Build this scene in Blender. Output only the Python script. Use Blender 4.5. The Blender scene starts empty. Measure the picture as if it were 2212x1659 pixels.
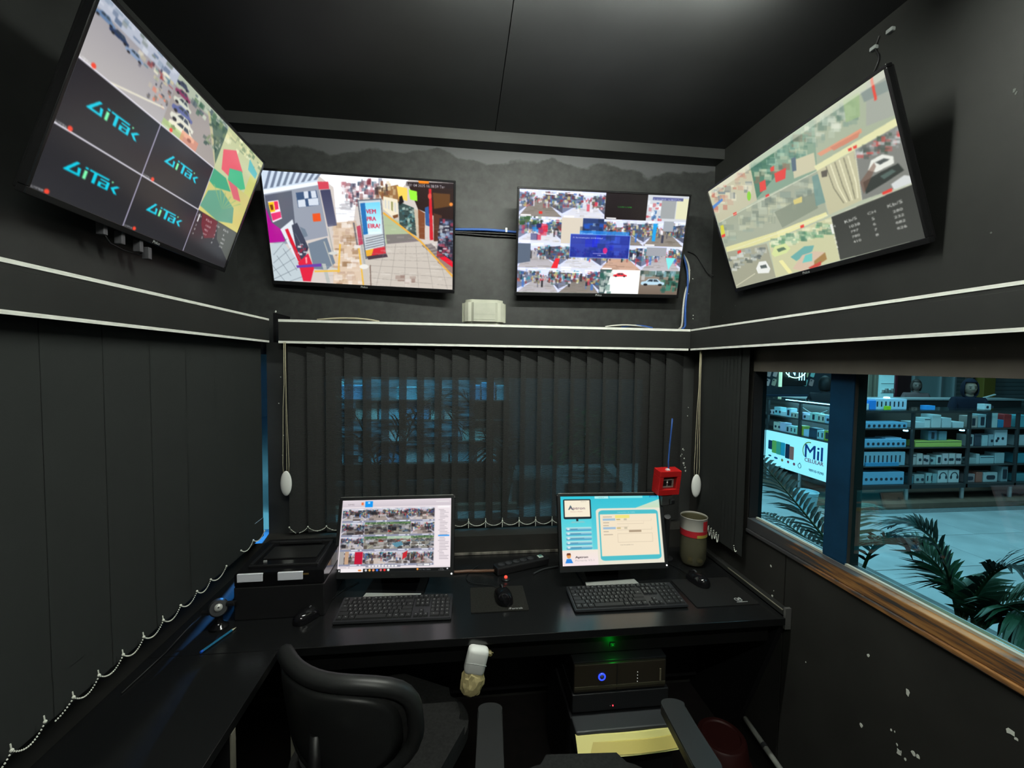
import bpy, bmesh, math, random
import numpy as np
from mathutils import Vector, Matrix, Euler

random.seed(7)
RNG = np.random.default_rng(7)
SC = bpy.context.scene
COL = SC.collection
PI = math.pi

# ------------------------------------------------------------------ camera, world, lights, exposure
cam = bpy.data.cameras.new('camera')
cam.sensor_width = 36.0
cam.lens = 912.0 / 2212.0 * 36.0
cam.clip_start = 0.02
camo = bpy.data.objects.new('camera', cam)
COL.objects.link(camo)
_yaw, _pit, _rol = math.radians(6.707), math.radians(-2.72), math.radians(0.788)
_f = Vector((math.sin(_yaw) * math.cos(_pit), math.cos(_yaw) * math.cos(_pit), math.sin(_pit)))
_r0 = Vector((math.cos(_yaw), -math.sin(_yaw), 0))
_u0 = _r0.cross(_f)
_r = _r0 * math.cos(_rol) + _u0 * math.sin(_rol)
_u = _r.cross(_f)
camo.matrix_world = Matrix(((_r.x, _u.x, -_f.x, 0), (_r.y, _u.y, -_f.y, 0), (_r.z, _u.z, -_f.z, 1.71), (0, 0, 0, 1)))
SC.camera = camo

world = bpy.data.worlds.new('world')
SC.world = world
world.use_nodes = True
world.node_tree.nodes['Background'].inputs['Color'].default_value = (0.35, 0.45, 0.5, 1)
world.node_tree.nodes['Background'].inputs['Strength'].default_value = 0.03

SC.view_settings.view_transform = 'Standard'
SC.view_settings.look = 'None'
SC.view_settings.exposure = 0.0
SC.view_settings.gamma = 1.0
SC.view_settings.use_curve_mapping = False


def area(name, loc, rot, sx, sy, power, col):
    l = bpy.data.lights.new(name, 'AREA')
    l.shape = 'RECTANGLE'
    l.size, l.size_y = sx, sy
    l.energy = power
    l.color = col
    o = bpy.data.objects.new(name, l)
    o.location = loc
    o.rotation_euler = rot
    COL.objects.link(o)
    return o


# lamps of the arcade outside the booth (all above its shops and floor)
area('arcade_lamp', (3.4, 3.4, 3.6), (0, 0, 0), 2.4, 2.4, 110, (0.86, 0.96, 1.0))
area('arcade_lamp', (6.2, 3.2, 3.6), (0, 0, 0), 2.0, 2.0, 105, (0.86, 0.96, 1.0))
area('arcade_lamp', (6.6, 7.2, 3.6), (0, 0, 0), 2.0, 2.0, 90, (0.9, 0.98, 1.0))
area('arcade_lamp', (3.2, 0.2, 3.6), (0, 0, 0), 2.0, 2.0, 60, (0.86, 0.96, 1.0))
area('arcade_lamp', (-0.9, 4.4, 2.9), (math.radians(35), 0, 0), 1.8, 0.4, 520, (0.55, 0.85, 1.0))
# a bluish shop light that falls through the slit beside the corner post onto the side desk
sp = bpy.data.lights.new('shop_spot', 'SPOT')
sp.energy = 2600
sp.color = (0.10, 0.38, 1.0)
sp.spot_size = math.radians(24)
sp.shadow_soft_size = 0.06
spo = bpy.data.objects.new('shop_spot', sp)
spo.location = (-1.25, 4.1, 2.02)
spo.rotation_euler = (Vector((-0.968, 2.2, 1.3)) - spo.location).to_track_quat('-Z', 'Y').to_euler()
COL.objects.link(spo)

# ------------------------------------------------------------------ helpers
MATS = {}


def s2l(c):
    return tuple(((v / 255) / 12.92 if v / 255 <= 0.04045 else ((v / 255 + 0.055) / 1.055) ** 2.4) for v in c)


def mat(name, col, rough=0.6, spec=0.5, metal=0.0, emit=None, es=1.0, noise=None, trans=0.0, coat=0.0):
    """col is linear RGB; noise = (scale, amount, stretch) modulates the colour and the bump."""
    if name in MATS:
        return MATS[name]
    m = bpy.data.materials.new(name)
    m.use_nodes = True
    nt = m.node_tree
    b = nt.nodes['Principled BSDF']
    b.inputs['Base Color'].default_value = (*col, 1)
    b.inputs['Roughness'].default_value = rough
    b.inputs['Specular IOR Level'].default_value = spec
    b.inputs['Metallic'].default_value = metal
    b.inputs['Coat Weight'].default_value = coat
    b.inputs['Coat Roughness'].default_value = 0.1
    if emit:
        b.inputs['Emission Color'].default_value = (*emit, 1)
        b.inputs['Emission Strength'].default_value = es
    if noise:
        tc = nt.nodes.new('ShaderNodeTexCoord')
        mp = nt.nodes.new('ShaderNodeMapping')
        st = noise[2] if len(noise) > 2 else (1, 1, 1)
        mp.inputs['Scale'].default_value = st
        nz = nt.nodes.new('ShaderNodeTexNoise')
        nz.inputs['Scale'].default_value = noise[0]
        nz.inputs['Detail'].default_value = 6
        rp = nt.nodes.new('ShaderNodeMapRange')
        rp.inputs['From Min'].default_value = 0.3
        rp.inputs['From Max'].default_value = 0.7
        rp.inputs['To Min'].default_value = 1 - noise[1]
        rp.inputs['To Max'].default_value = 1 + noise[1]
        mx = nt.nodes.new('ShaderNodeVectorMath')
        mx.operation = 'SCALE'
        mx.inputs[0].default_value = col
        nt.links.new(tc.outputs['Object'], mp.inputs['Vector'])
        nt.links.new(mp.outputs['Vector'], nz.inputs['Vector'])
        nt.links.new(nz.outputs['Fac'], rp.inputs['Value'])
        nt.links.new(rp.outputs['Result'], mx.inputs['Scale'])
        nt.links.new(mx.outputs['Vector'], b.inputs['Base Color'])
        bp = nt.nodes.new('ShaderNodeBump')
        bp.inputs['Strength'].default_value = 0.08
        bp.inputs['Distance'].default_value = 0.002
        nt.links.new(nz.outputs['Fac'], bp.inputs['Height'])
        nt.links.new(bp.outputs['Normal'], b.inputs['Normal'])
    MATS[name] = m
    return m


def glass(name, tint, gloss=0.06, rough=0.0):
    m = bpy.data.materials.new(name)
    m.use_nodes = True
    nt = m.node_tree
    nt.nodes.clear()
    out = nt.nodes.new('ShaderNodeOutputMaterial')
    mix = nt.nodes.new('ShaderNodeMixShader')
    t = nt.nodes.new('ShaderNodeBsdfTransparent')
    t.inputs['Color'].default_value = (*tint, 1)
    g = nt.nodes.new('ShaderNodeBsdfGlossy')
    g.inputs['Roughness'].default_value = rough
    # mirror share grows towards grazing angles, the same from both sides of the pane
    lw = nt.nodes.new('ShaderNodeLayerWeight')
    lw.inputs['Blend'].default_value = .5
    pw = nt.nodes.new('ShaderNodeMath')
    pw.operation = 'POWER'
    pw.inputs[1].default_value = 5
    ml = nt.nodes.new('ShaderNodeMath')
    ml.operation = 'MULTIPLY_ADD'
    ml.inputs[1].default_value = .8
    ml.inputs[2].default_value = gloss * .5
    ml.use_clamp = True
    nt.links.new(lw.outputs['Facing'], pw.inputs[0])
    nt.links.new(pw.outputs[0], ml.inputs[0])
    nt.links.new(ml.outputs[0], mix.inputs['Fac'])
    nt.links.new(t.outputs[0], mix.inputs[1])
    nt.links.new(g.outputs[0], mix.inputs[2])
    nt.links.new(mix.outputs[0], out.inputs['Surface'])
    MATS[name] = m
    return m


def wm(o):
    b = Matrix.LocRotScale(o.location, o.rotation_euler, o.scale)
    if o.parent:
        return wm(o.parent) @ o.matrix_parent_inverse @ b
    return b


def obj(name, bm, m, parent=None, world=False, smooth=False, kind=None, label=None):
    if world and parent:
        bm.transform(wm(parent).inverted())
    me = bpy.data.meshes.new(name)
    bmesh.ops.recalc_face_normals(bm, faces=bm.faces)
    if smooth:
        for f in bm.faces:
            f.smooth = True
    bm.to_mesh(me)
    bm.free()
    for mm in (m if isinstance(m, (list, tuple)) else [m]):
        me.materials.append(mm)
    if smooth:
        try:
            me.set_sharp_from_angle(angle=math.radians(40))
        except Exception:
            pass
    o = bpy.data.objects.new(name, me)
    o.parent = parent
    COL.objects.link(o)
    if kind:
        o['kind'] = kind
    if label:
        o['label'] = label
    return o


def thing(name, label, cat, loc=(0, 0, 0), rot=(0, 0, 0), group=None):
    o = bpy.data.objects.new(name, None)
    o.empty_display_size = 0.05
    o.location = loc
    o.rotation_euler = rot
    COL.objects.link(o)
    o['label'] = label
    o['category'] = cat
    if group:
        o['group'] = group
    return o


def tag(o, label, cat, group=None):
    o['label'] = label
    o['category'] = cat
    if group:
        o['group'] = group
    return o


def B():
    return bmesh.new()


def bx(bm, x0, x1, y0, y1, z0, z1, bev=0.0, seg=2, mi=0, M=None):
    n0 = len(bm.verts)
    t = bmesh.new() if True else None
    r = bmesh.ops.create_cube(t, size=1.0)
    bmesh.ops.scale(t, vec=(abs(x1 - x0), abs(y1 - y0), abs(z1 - z0)), verts=t.verts)
    bmesh.ops.translate(t, vec=((x0 + x1) / 2, (y0 + y1) / 2, (z0 + z1) / 2), verts=t.verts)
    if bev > 0:
        bmesh.ops.bevel(t, geom=list(t.edges), offset=bev, segments=seg, profile=0.5, affect='EDGES')
    _merge(bm, t, M, mi)
    return bm


def _merge(bm, t, M=None, mi=0):
    if M is not None:
        t.transform(M)
    mp = {}
    for v in t.verts:
        mp[v] = bm.verts.new(v.co)
    for f in t.faces:
        try:
            nf = bm.faces.new([mp[v] for v in f.verts])
            nf.material_index = mi
            nf.smooth = f.smooth
        except ValueError:
            pass
    t.free()


def cyl(bm, p0, p1, r0, r1=None, n=16, cap=True, mi=0):
    r1 = r0 if r1 is None else r1
    p0, p1 = Vector(p0), Vector(p1)
    d = p1 - p0
    t = bmesh.new()
    bmesh.ops.create_cone(t, cap_ends=cap, segments=n, radius1=r0, radius2=r1, depth=d.length)
    q = Vector((0, 0, 1)).rotation_difference(d.normalized()).to_matrix().to_4x4()
    _merge(bm, t, Matrix.Translation((p0 + p1) / 2) @ q, mi)
    return bm


def ball(bm, c, r, n=12, sc=(1, 1, 1), mi=0, M=None):
    t = bmesh.new()
    bmesh.ops.create_uvsphere(t, u_segments=n, v_segments=max(4, n * 2 // 3), radius=r)
    mm = Matrix.Translation(c) @ (M or Matrix.Identity(4)) @ Matrix.Diagonal((*sc, 1))
    _merge(bm, t, mm, mi)
    return bm


def tube(bm, pts, r, n=8, mi=0, closed=False):
    """round tube along a list of points; r is a number or a list"""
    P = [Vector(p) for p in pts]
    k = len(P)
    rs = r if isinstance(r, (list, tuple)) else [r] * k
    rings = []
    up = Vector((0.13, 0.31, 0.94))
    for i in range(k):
        if closed:
            d = P[(i + 1) % k] - P[i - 1]
        else:
            d = P[min(i + 1, k - 1)] - P[max(i - 1, 0)]
        d.normalize()
        a = d.cross(up)
        if a.length < 1e-4:
            a = d.cross(Vector((1, 0, 0)))
        a.normalize()
        b = d.cross(a)
        rings.append([bm.verts.new(P[i] + (a * math.cos(2 * PI * j / n) + b * math.sin(2 * PI * j / n)) * rs[i]) for j in range(n)])
    rg = range(k) if closed else range(k - 1)
    for i in rg:
        A, C = rings[i], rings[(i + 1) % k]
        for j in range(n):
            f = bm.faces.new((A[j], A[(j + 1) % n], C[(j + 1) % n], C[j]))
            f.material_index = mi
            f.smooth = True
    if not closed:
        for R in (rings[0], rings[-1]):
            f = bm.faces.new(R)
            f.material_index = mi
    return bm


def lathe(bm, prof, n=24, c=(0, 0, 0), mi=0, M=None):
    t = bmesh.new()
    rings = []
    for (r, z) in prof:
        if r < 1e-6:
            rings.append([t.verts.new((0, 0, z))])
        else:
            rings.append([t.verts.new((r * math.cos(2 * PI * j / n), r * math.sin(2 * PI * j / n), z)) for j in range(n)])
    for A, C in zip(rings, rings[1:]):
        for j in range(n):
            vs = []
            for q in ((A, j), (A, (j + 1) % n), (C, (j + 1) % n), (C, j)):
                v = q[0][q[1] % len(q[0])]
                if v not in vs:
                    vs.append(v)
            if len(vs) > 2:
                f = t.faces.new(vs)
                f.smooth = True
    _merge(bm, t, Matrix.Translation(c) @ (M or Matrix.Identity(4)), mi)
    return bm


def prism(bm, poly, z0, z1, M=None, mi=0):
    """extrude a 2-D polygon (x, y) from z0 to z1"""
    t = bmesh.new()
    lo = [t.verts.new((x, y, z0)) for x, y in poly]
    hi = [t.verts.new((x, y, z1)) for x, y in poly]
    t.faces.new(lo)
    t.faces.new(hi)
    k = len(poly)
    for i in range(k):
        t.faces.new((lo[i], lo[(i + 1) % k], hi[(i + 1) % k], hi[i]))
    _merge(bm, t, M, mi)
    return bm


def rrect(w, h, r, n=5):
    out = []
    for cx, cy, a0 in ((w / 2 - r, h / 2 - r, 0), (-w / 2 + r, h / 2 - r, 90), (-w / 2 + r, -h / 2 + r, 180), (w / 2 - r, -h / 2 + r, 270)):
        for i in range(n + 1):
            a = math.radians(a0 + 90 * i / n)
            out.append((cx + r * math.cos(a), cy + r * math.sin(a)))
    return out


def zxy(rz, rx, ry):
    return Matrix.Rotation(math.radians(rz), 4, 'Z') @ Matrix.Rotation(math.radians(rx), 4, 'X') @ Matrix.Rotation(math.radians(ry), 4, 'Y')


# text as flat meshes: every string is turned into triangles once, before anything heavy is in the scene
_TXT = {}


def text_tris(s):
    if s in _TXT:
        return _TXT[s]
    cu = bpy.data.curves.new('lettering', 'FONT')
    cu.body = s
    cu.resolution_u = 3
    o = bpy.data.objects.new('lettering', cu)
    COL.objects.link(o)
    dg = bpy.context.evaluated_depsgraph_get()
    me = o.evaluated_get(dg).to_mesh()
    me.calc_loop_triangles()
    V = np.array([v.co[:2] for v in me.vertices]).reshape(-1, 2)
    T = [tuple(t.vertices) for t in me.loop_triangles]
    o.evaluated_get(dg).to_mesh_clear()
    bpy.data.objects.remove(o)
    bpy.data.curves.remove(cu)
    if len(V):
        V = V - np.array([V[:, 0].min(), 0])
    _TXT[s] = (V, T)
    return _TXT[s]


def letters(bm, s, w, M, depth=0.0, h=None, mi=0, bold=0.0):
    """lettering scaled to the width w (or the cap height h), centred, facing +z of M"""
    V, T = text_tris(s)
    k = (w / max(V[:, 0].max(), 1e-6)) if h is None else h / 0.7
    W = V[:, 0].max() * k
    P = [(x * k - W / 2, y * k - (0.35 * k), 0) for x, y in V]
    t = bmesh.new()
    vs = [t.verts.new(p) for p in P]
    for tr in T:
        try:
            t.faces.new([vs[i] for i in tr])
        except ValueError:
            pass
    if depth:
        r = bmesh.ops.extrude_face_region(t, geom=list(t.faces))
        bmesh.ops.translate(t, vec=(0, 0, depth), verts=[v for v in r['geom'] if isinstance(v, bmesh.types.BMVert)])
    _merge(bm, t, M, mi)
    return bm


# matrix whose +z faces -y (towards the viewer of a wall at the back), x right, "up" = +z
FACE = Matrix(((1, 0, 0, 0), (0, 0, -1, 0), (0, 1, 0, 0), (0, 0, 0, 1)))

# ------------------------------------------------------------------ what the screens show (painted on a fine grid of colours)
class Cv:
    def __init__(s, w, h, quad=None, bg=(0, 0, 0), ss=2):
        s.w, s.h, s.ss = w, h, ss
        s.W, s.H = w * ss, h * ss
        s.a = np.zeros((s.H, s.W, 3), np.float32)
        s.a[:] = bg
        s.Hm = None
        if quad:   # drawing coordinates: a quad that maps to the panel
            A, b = [], []
            for (x, y), (u, v) in zip(quad, ((0, 0), (1, 0), (1, 1), (0, 1))):
                A.append([x, y, 1, 0, 0, 0, -u * x, -u * y]); b.append(u)
                A.append([0, 0, 0, x, y, 1, -v * x, -v * y]); b.append(v)
            q = np.linalg.solve(np.array(A, float), np.array(b, float))
            s.Hm = np.append(q, 1).reshape(3, 3)

    def map(s, P):
        P = np.asarray(P, float).reshape(-1, 2)
        if s.Hm is not None:
            Q = np.c_[P, np.ones(len(P))] @ s.Hm.T
            P = Q[:, :2] / Q[:, 2:]
        return P * np.array([s.W, s.H])

    def fill(s, Q, col, al=1.0, col2=None):
        """polygon in pixel coordinates; col2 gives a top-to-bottom blend"""
        x0, y0 = np.floor(Q.min(0)).astype(int); x1, y1 = np.ceil(Q.max(0)).astype(int) + 1
        x0, y0, x1, y1 = max(x0, 0), max(y0, 0), min(x1, s.W), min(y1, s.H)
        if x1 <= x0 or y1 <= y0:
            return
        X, Y = np.meshgrid(np.arange(x0, x1) + .5, np.arange(y0, y1) + .5)
        ins = np.zeros(X.shape, bool)
        k = len(Q)
        for i in range(k):
            ax, ay = Q[i]; bx_, by = Q[(i + 1) % k]
            if ay == by:
                continue
            c = ((ay > Y) != (by > Y)) & (X < (bx_ - ax) * (Y - ay) / (by - ay) + ax)
            ins ^= c
        sub = s.a[y0:y1, x0:x1]
        c = np.asarray(col, np.float32)
        if col2 is not None:
            t = ((Y - Q[:, 1].min()) / max(np.ptp(Q[:, 1]), 1e-6))[..., None]
            c = c * (1 - t) + np.asarray(col2, np.float32) * t
            sub[ins] = sub[ins] * (1 - al) + c[ins] * al
        else:
            sub[ins] = sub[ins] * (1 - al) + c * al

    def poly(s, P, col, al=1.0, col2=None):
        s.fill(s.map(P), col, al, col2)

    def rect(s, x0, y0, x1, y1, col, al=1.0, col2=None):
        s.poly([(x0, y0), (x1, y0), (x1, y1), (x0, y1)], col, al, col2)

    def ell(s, x, y, rx, ry, col, al=1.0, n=20):
        s.poly([(x + rx * math.cos(2 * PI * i / n), y + ry * math.sin(2 * PI * i / n)) for i in range(n)], col, al)

    def line(s, P, wpx, col, al=1.0):
        Q = s.map(P)
        for a, b in zip(Q, Q[1:]):
            d = b - a; L = np.hypot(*d)
            if L < 1e-6:
                continue
            nrm = np.array([-d[1], d[0]]) / L * wpx * s.ss / 2
            s.fill(np.array([a + nrm, b + nrm, b - nrm, a - nrm]), col, al)

    def text(s, t, x, y, w, col, al=1.0, tall=1.0, skew=(0, 0)):
        """text with its left end of baseline at (x, y) and width w in drawing units; skew: baseline slope, slant"""
        V, T = text_tris(t)
        if not len(V):
            return
        k = w / V[:, 0].max()
        X = x + V[:, 0] * k + V[:, 1] * k * skew[1]
        Yv = y - V[:, 1] * k * tall + V[:, 0] * k * skew[0]
        Q = s.map(np.c_[X, Yv])
        for tr in T:
            s.fill(Q[list(tr)], col, al)

    def blot(s, poly, n, size, cols, al=0.8, seed=0):
        """scattered little patches inside a quad (drawing units)"""
        g = np.random.default_rng(seed)
        P = np.array(poly, float)
        for i in range(n):
            u, v = g.random(2)
            c = (P[0] * (1 - u) + P[1] * u) * (1 - v) + (P[3] * (1 - u) + P[2] * u) * v
            w, h = size[0] * (.4 + g.random()), size[1] * (.4 + g.random())
            s.rect(c[0] - w, c[1] - h, c[0] + w, c[1] + h, cols[int(g.integers(len(cols)))], al * (.5 + .5 * g.random()))

    def out(s, gain=1.0):
        a = s.a.reshape(s.h, s.ss, s.w, s.ss, 3).mean((1, 3))
        # soft focus
        k = np.array([.25, .5, .25], np.float32)
        p = np.pad(a, ((1, 1), (1, 1), (0, 0)), mode='edge')
        p = p[:-2] * k[0] + p[1:-1] * k[1] + p[2:] * k[2]
        a = p[:, :-2] * k[0] + p[:, 1:-1] * k[1] + p[:, 2:] * k[2]
        c = np.clip(a, 0, 255) / 255
        return np.where(c <= 0.04045, c / 12.92, ((c + .055) / 1.055) ** 2.4).astype(np.float32) * gain


def lerpq(q, u, v):
    q = np.array(q, float)
    return tuple((q[0] * (1 - u) + q[1] * u) * (1 - v) + (q[3] * (1 - u) + q[2] * u) * v)


class Cell:
    """a camera picture inside one cell of a screen, drawn in 0..1 coordinates"""
    def __init__(s, cv, x0, y0, x1, y1):
        s.cv, s.b = cv, (x0, y0, x1, y1)

    def m(s, P):
        x0, y0, x1, y1 = s.b
        return [(x0 + (x1 - x0) * min(max(p[0], 0), 1), y0 + (y1 - y0) * min(max(p[1], 0), 1)) for p in P]

    def poly(s, P, c, al=1.0, c2=None):
        s.cv.poly(s.m(P), c, al, c2)

    def rect(s, x0, y0, x1, y1, c, al=1.0, c2=None):
        s.poly([(x0, y0), (x1, y0), (x1, y1), (x0, y1)], c, al, c2)

    def blot(s, x0, y0, x1, y1, n, w, h, cols, seed=0, al=.8):
        g = np.random.default_rng(seed)
        for i in range(n):
            cx, cy = x0 + (x1 - x0) * g.random(), y0 + (y1 - y0) * g.random()
            a, b = w * (.4 + g.random()), h * (.4 + g.random())
            s.rect(cx - a / 2, cy - b / 2, cx + a / 2, cy + b / 2, cols[int(g.integers(len(cols)))], al * (.5 + .5 * g.random()))

    def car(s, x, y, k, col, flip=1):
        e = lambda P: [(x + p[0] * k * flip, y + p[1] * k) for p in P]
        s.poly(e([(-.5, .1), (-.48, -.05), (-.3, -.1), (-.18, -.26), (.18, -.27), (.34, -.08), (.5, -.02), (.5, .14), (-.45, .17)]), col)
        s.poly(e([(-.24, -.08), (-.14, -.22), (0, -.22), (0, -.07)]), (50, 60, 70))
        s.poly(e([(.03, -.07), (.03, -.22), (.16, -.22), (.26, -.06)]), (60, 72, 82))
        for w in (-.3, .32):
            s.poly(e([(w - .08, .1), (w, .06), (w + .08, .1), (w + .08, .19), (w, .23), (w - .08, .19)]), (30, 30, 34))

    def parking(s, seed, tint=(1, 1, 1), ground=(150, 148, 140)):
        g = np.random.default_rng(seed)
        T = np.array(tint)
        s.rect(0, 0, 1, 1, np.array(ground) * T, 1, np.array(ground) * T * 1.12)
        s.rect(0, 0, 1, .16, np.array((90, 120, 80)) * T)
        s.blot(0, 0, 1, .2, 40, .08, .08, [(60, 100, 60), (120, 150, 100), (40, 70, 50), (200, 210, 190)], seed)
        cols = [(225, 228, 230), (60, 66, 74), (130, 136, 142), (180, 60, 50), (90, 110, 130), (240, 240, 235)]
        for r, y in enumerate((.26, .38, .54, .74)):
            k = .14 + .09 * r
            x = -.05 + .1 * g.random()
            while x < 1.05:
                if g.random() < (.85 if r < 2 else .5):
                    s.car(x, y, k, np.array(cols[int(g.integers(6))]) * T)
                x += k * 1.05
        s.poly([(.1, 1), (.14, 1), (.42, .6), (.4, .6)], np.array((225, 220, 170)) * T, .7)

    def corridor(s, seed, tint=(1, 1, 1), floor=(190, 170, 150)):
        g = np.random.default_rng(seed)
        T = np.array(tint)
        s.rect(0, 0, 1, 1, np.array((205, 205, 215)) * T)
        vx = .35 + .3 * g.random()
        s.poly([(vx - .08, .3), (vx + .08, .3), (1.0, 1), (0, 1)], np.array(floor) * T, 1, np.array(floor) * T * 1.1)
        sh = [(60, 70, 90), (150, 40, 50), (40, 80, 150), (230, 230, 235), (30, 34, 40), (90, 70, 60), (60, 140, 150), (200, 190, 120)]
        s.poly([(0, .1), (vx - .1, .25), (vx - .12, .42), (0, .85)], np.array((110, 115, 130)) * T)
        s.blot(0, .12, vx - .1, .6, 70, .06, .11, sh, seed)
        s.poly([(1, .1), (vx + .1, .25), (vx + .12, .42), (1, .85)], np.array((80, 82, 95)) * T)
        s.blot(vx + .12, .12, 1, .62, 70, .06, .11, sh, seed + 1)
        s.blot(0, 0, 1, .16, 12, .2, .04, [(250, 250, 255), (220, 230, 240)], seed + 2, 1)
        s.blot(vx - .1, .25, vx + .1, .5, 14, .03, .09, [(40, 40, 60), (190, 50, 60), (240, 240, 240)], seed + 3)
        s.blot(0, .5, 1, 1, 40, .20, .03, [np.array(floor) * .72, np.array(floor) * 1.15, np.array(floor) * .9], seed + 4, .45)
        s.blot(.1, .3, .9, .75, 7, .05, .24, [(40, 44, 70), (210, 60, 80), (60, 110, 190), (230, 230, 236), (30, 30, 34)], seed + 5, .9)

    def feed(s, kind, seed, **k):
        (s.parking if kind == 'p' else s.corridor)(seed, **k)


def logo_tek(c, x, y, w, col=(0, 200, 225), dot=(120, 240, 170)):
    """the angular AiTEK lettering, w wide, in cell coordinates of a canvas"""
    h = w * .36
    P = lambda L: [(x + px * w, y + py * h) for px, py in L]
    st = .045
    c.poly(P([(0, .92), (.17, .0), (.235, .0), (.09, .80), (.235, .80), (.215, .36), (.275, .36), (.29, .98), (0, .98)]), col)
    c.poly(P([(.335, .30), (.395, .30), (.395, .98), (.335, .98)]), dot)
    c.poly(P([(.335, .02), (.395, .02), (.395, .18), (.335, .18)]), col)
    c.poly(P([(.42, .02), (.83, .02), (.81, .18), (.58, .18), (.58, .98), (.51, .98), (.51, .18), (.42, .18)]), col)
    for q in ([(.66, .30), (.85, .30), (.85, .43), (.64, .43)], [(.785, .30), (.85, .30), (.85, .98), (.785, .98)], [(.63, .55), (.80, .55), (.80, .67), (.63, .67)], [(.63, .55), (.69, .55), (.69, .98), (.63, .98)], [(.63, .85), (.85, .85), (.85, .98), (.63, .98)]):
        c.poly(P(q), col)
    c.poly(P([(.875, .06), (.92, .06), (.90, .22), (.875, .22)]), dot)
    c.poly(P([(.885, .62), (1.0, .26), (1.075, .26), (.965, .62), (1.06, .98), (.985, .98)]), col)


def stats(c, x, y, w, h, rows, col=(225, 225, 225)):
    """a little table of channel numbers and rates"""
    for k in range(2):
        xx = x + w * .5 * k
        c.text('CH', xx, y, w * .09, col)
        c.text('Kb/S', xx + w * .22, y, w * .15, col)
        for r, (n, v) in enumerate(rows[k]):
            yy = y + h * (.2 + .17 * r)
            c.text(n, xx + w * .03, yy, w * .03, col)
            c.text(v, xx + w * .26, yy, w * .032 * len(v), col)


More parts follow.
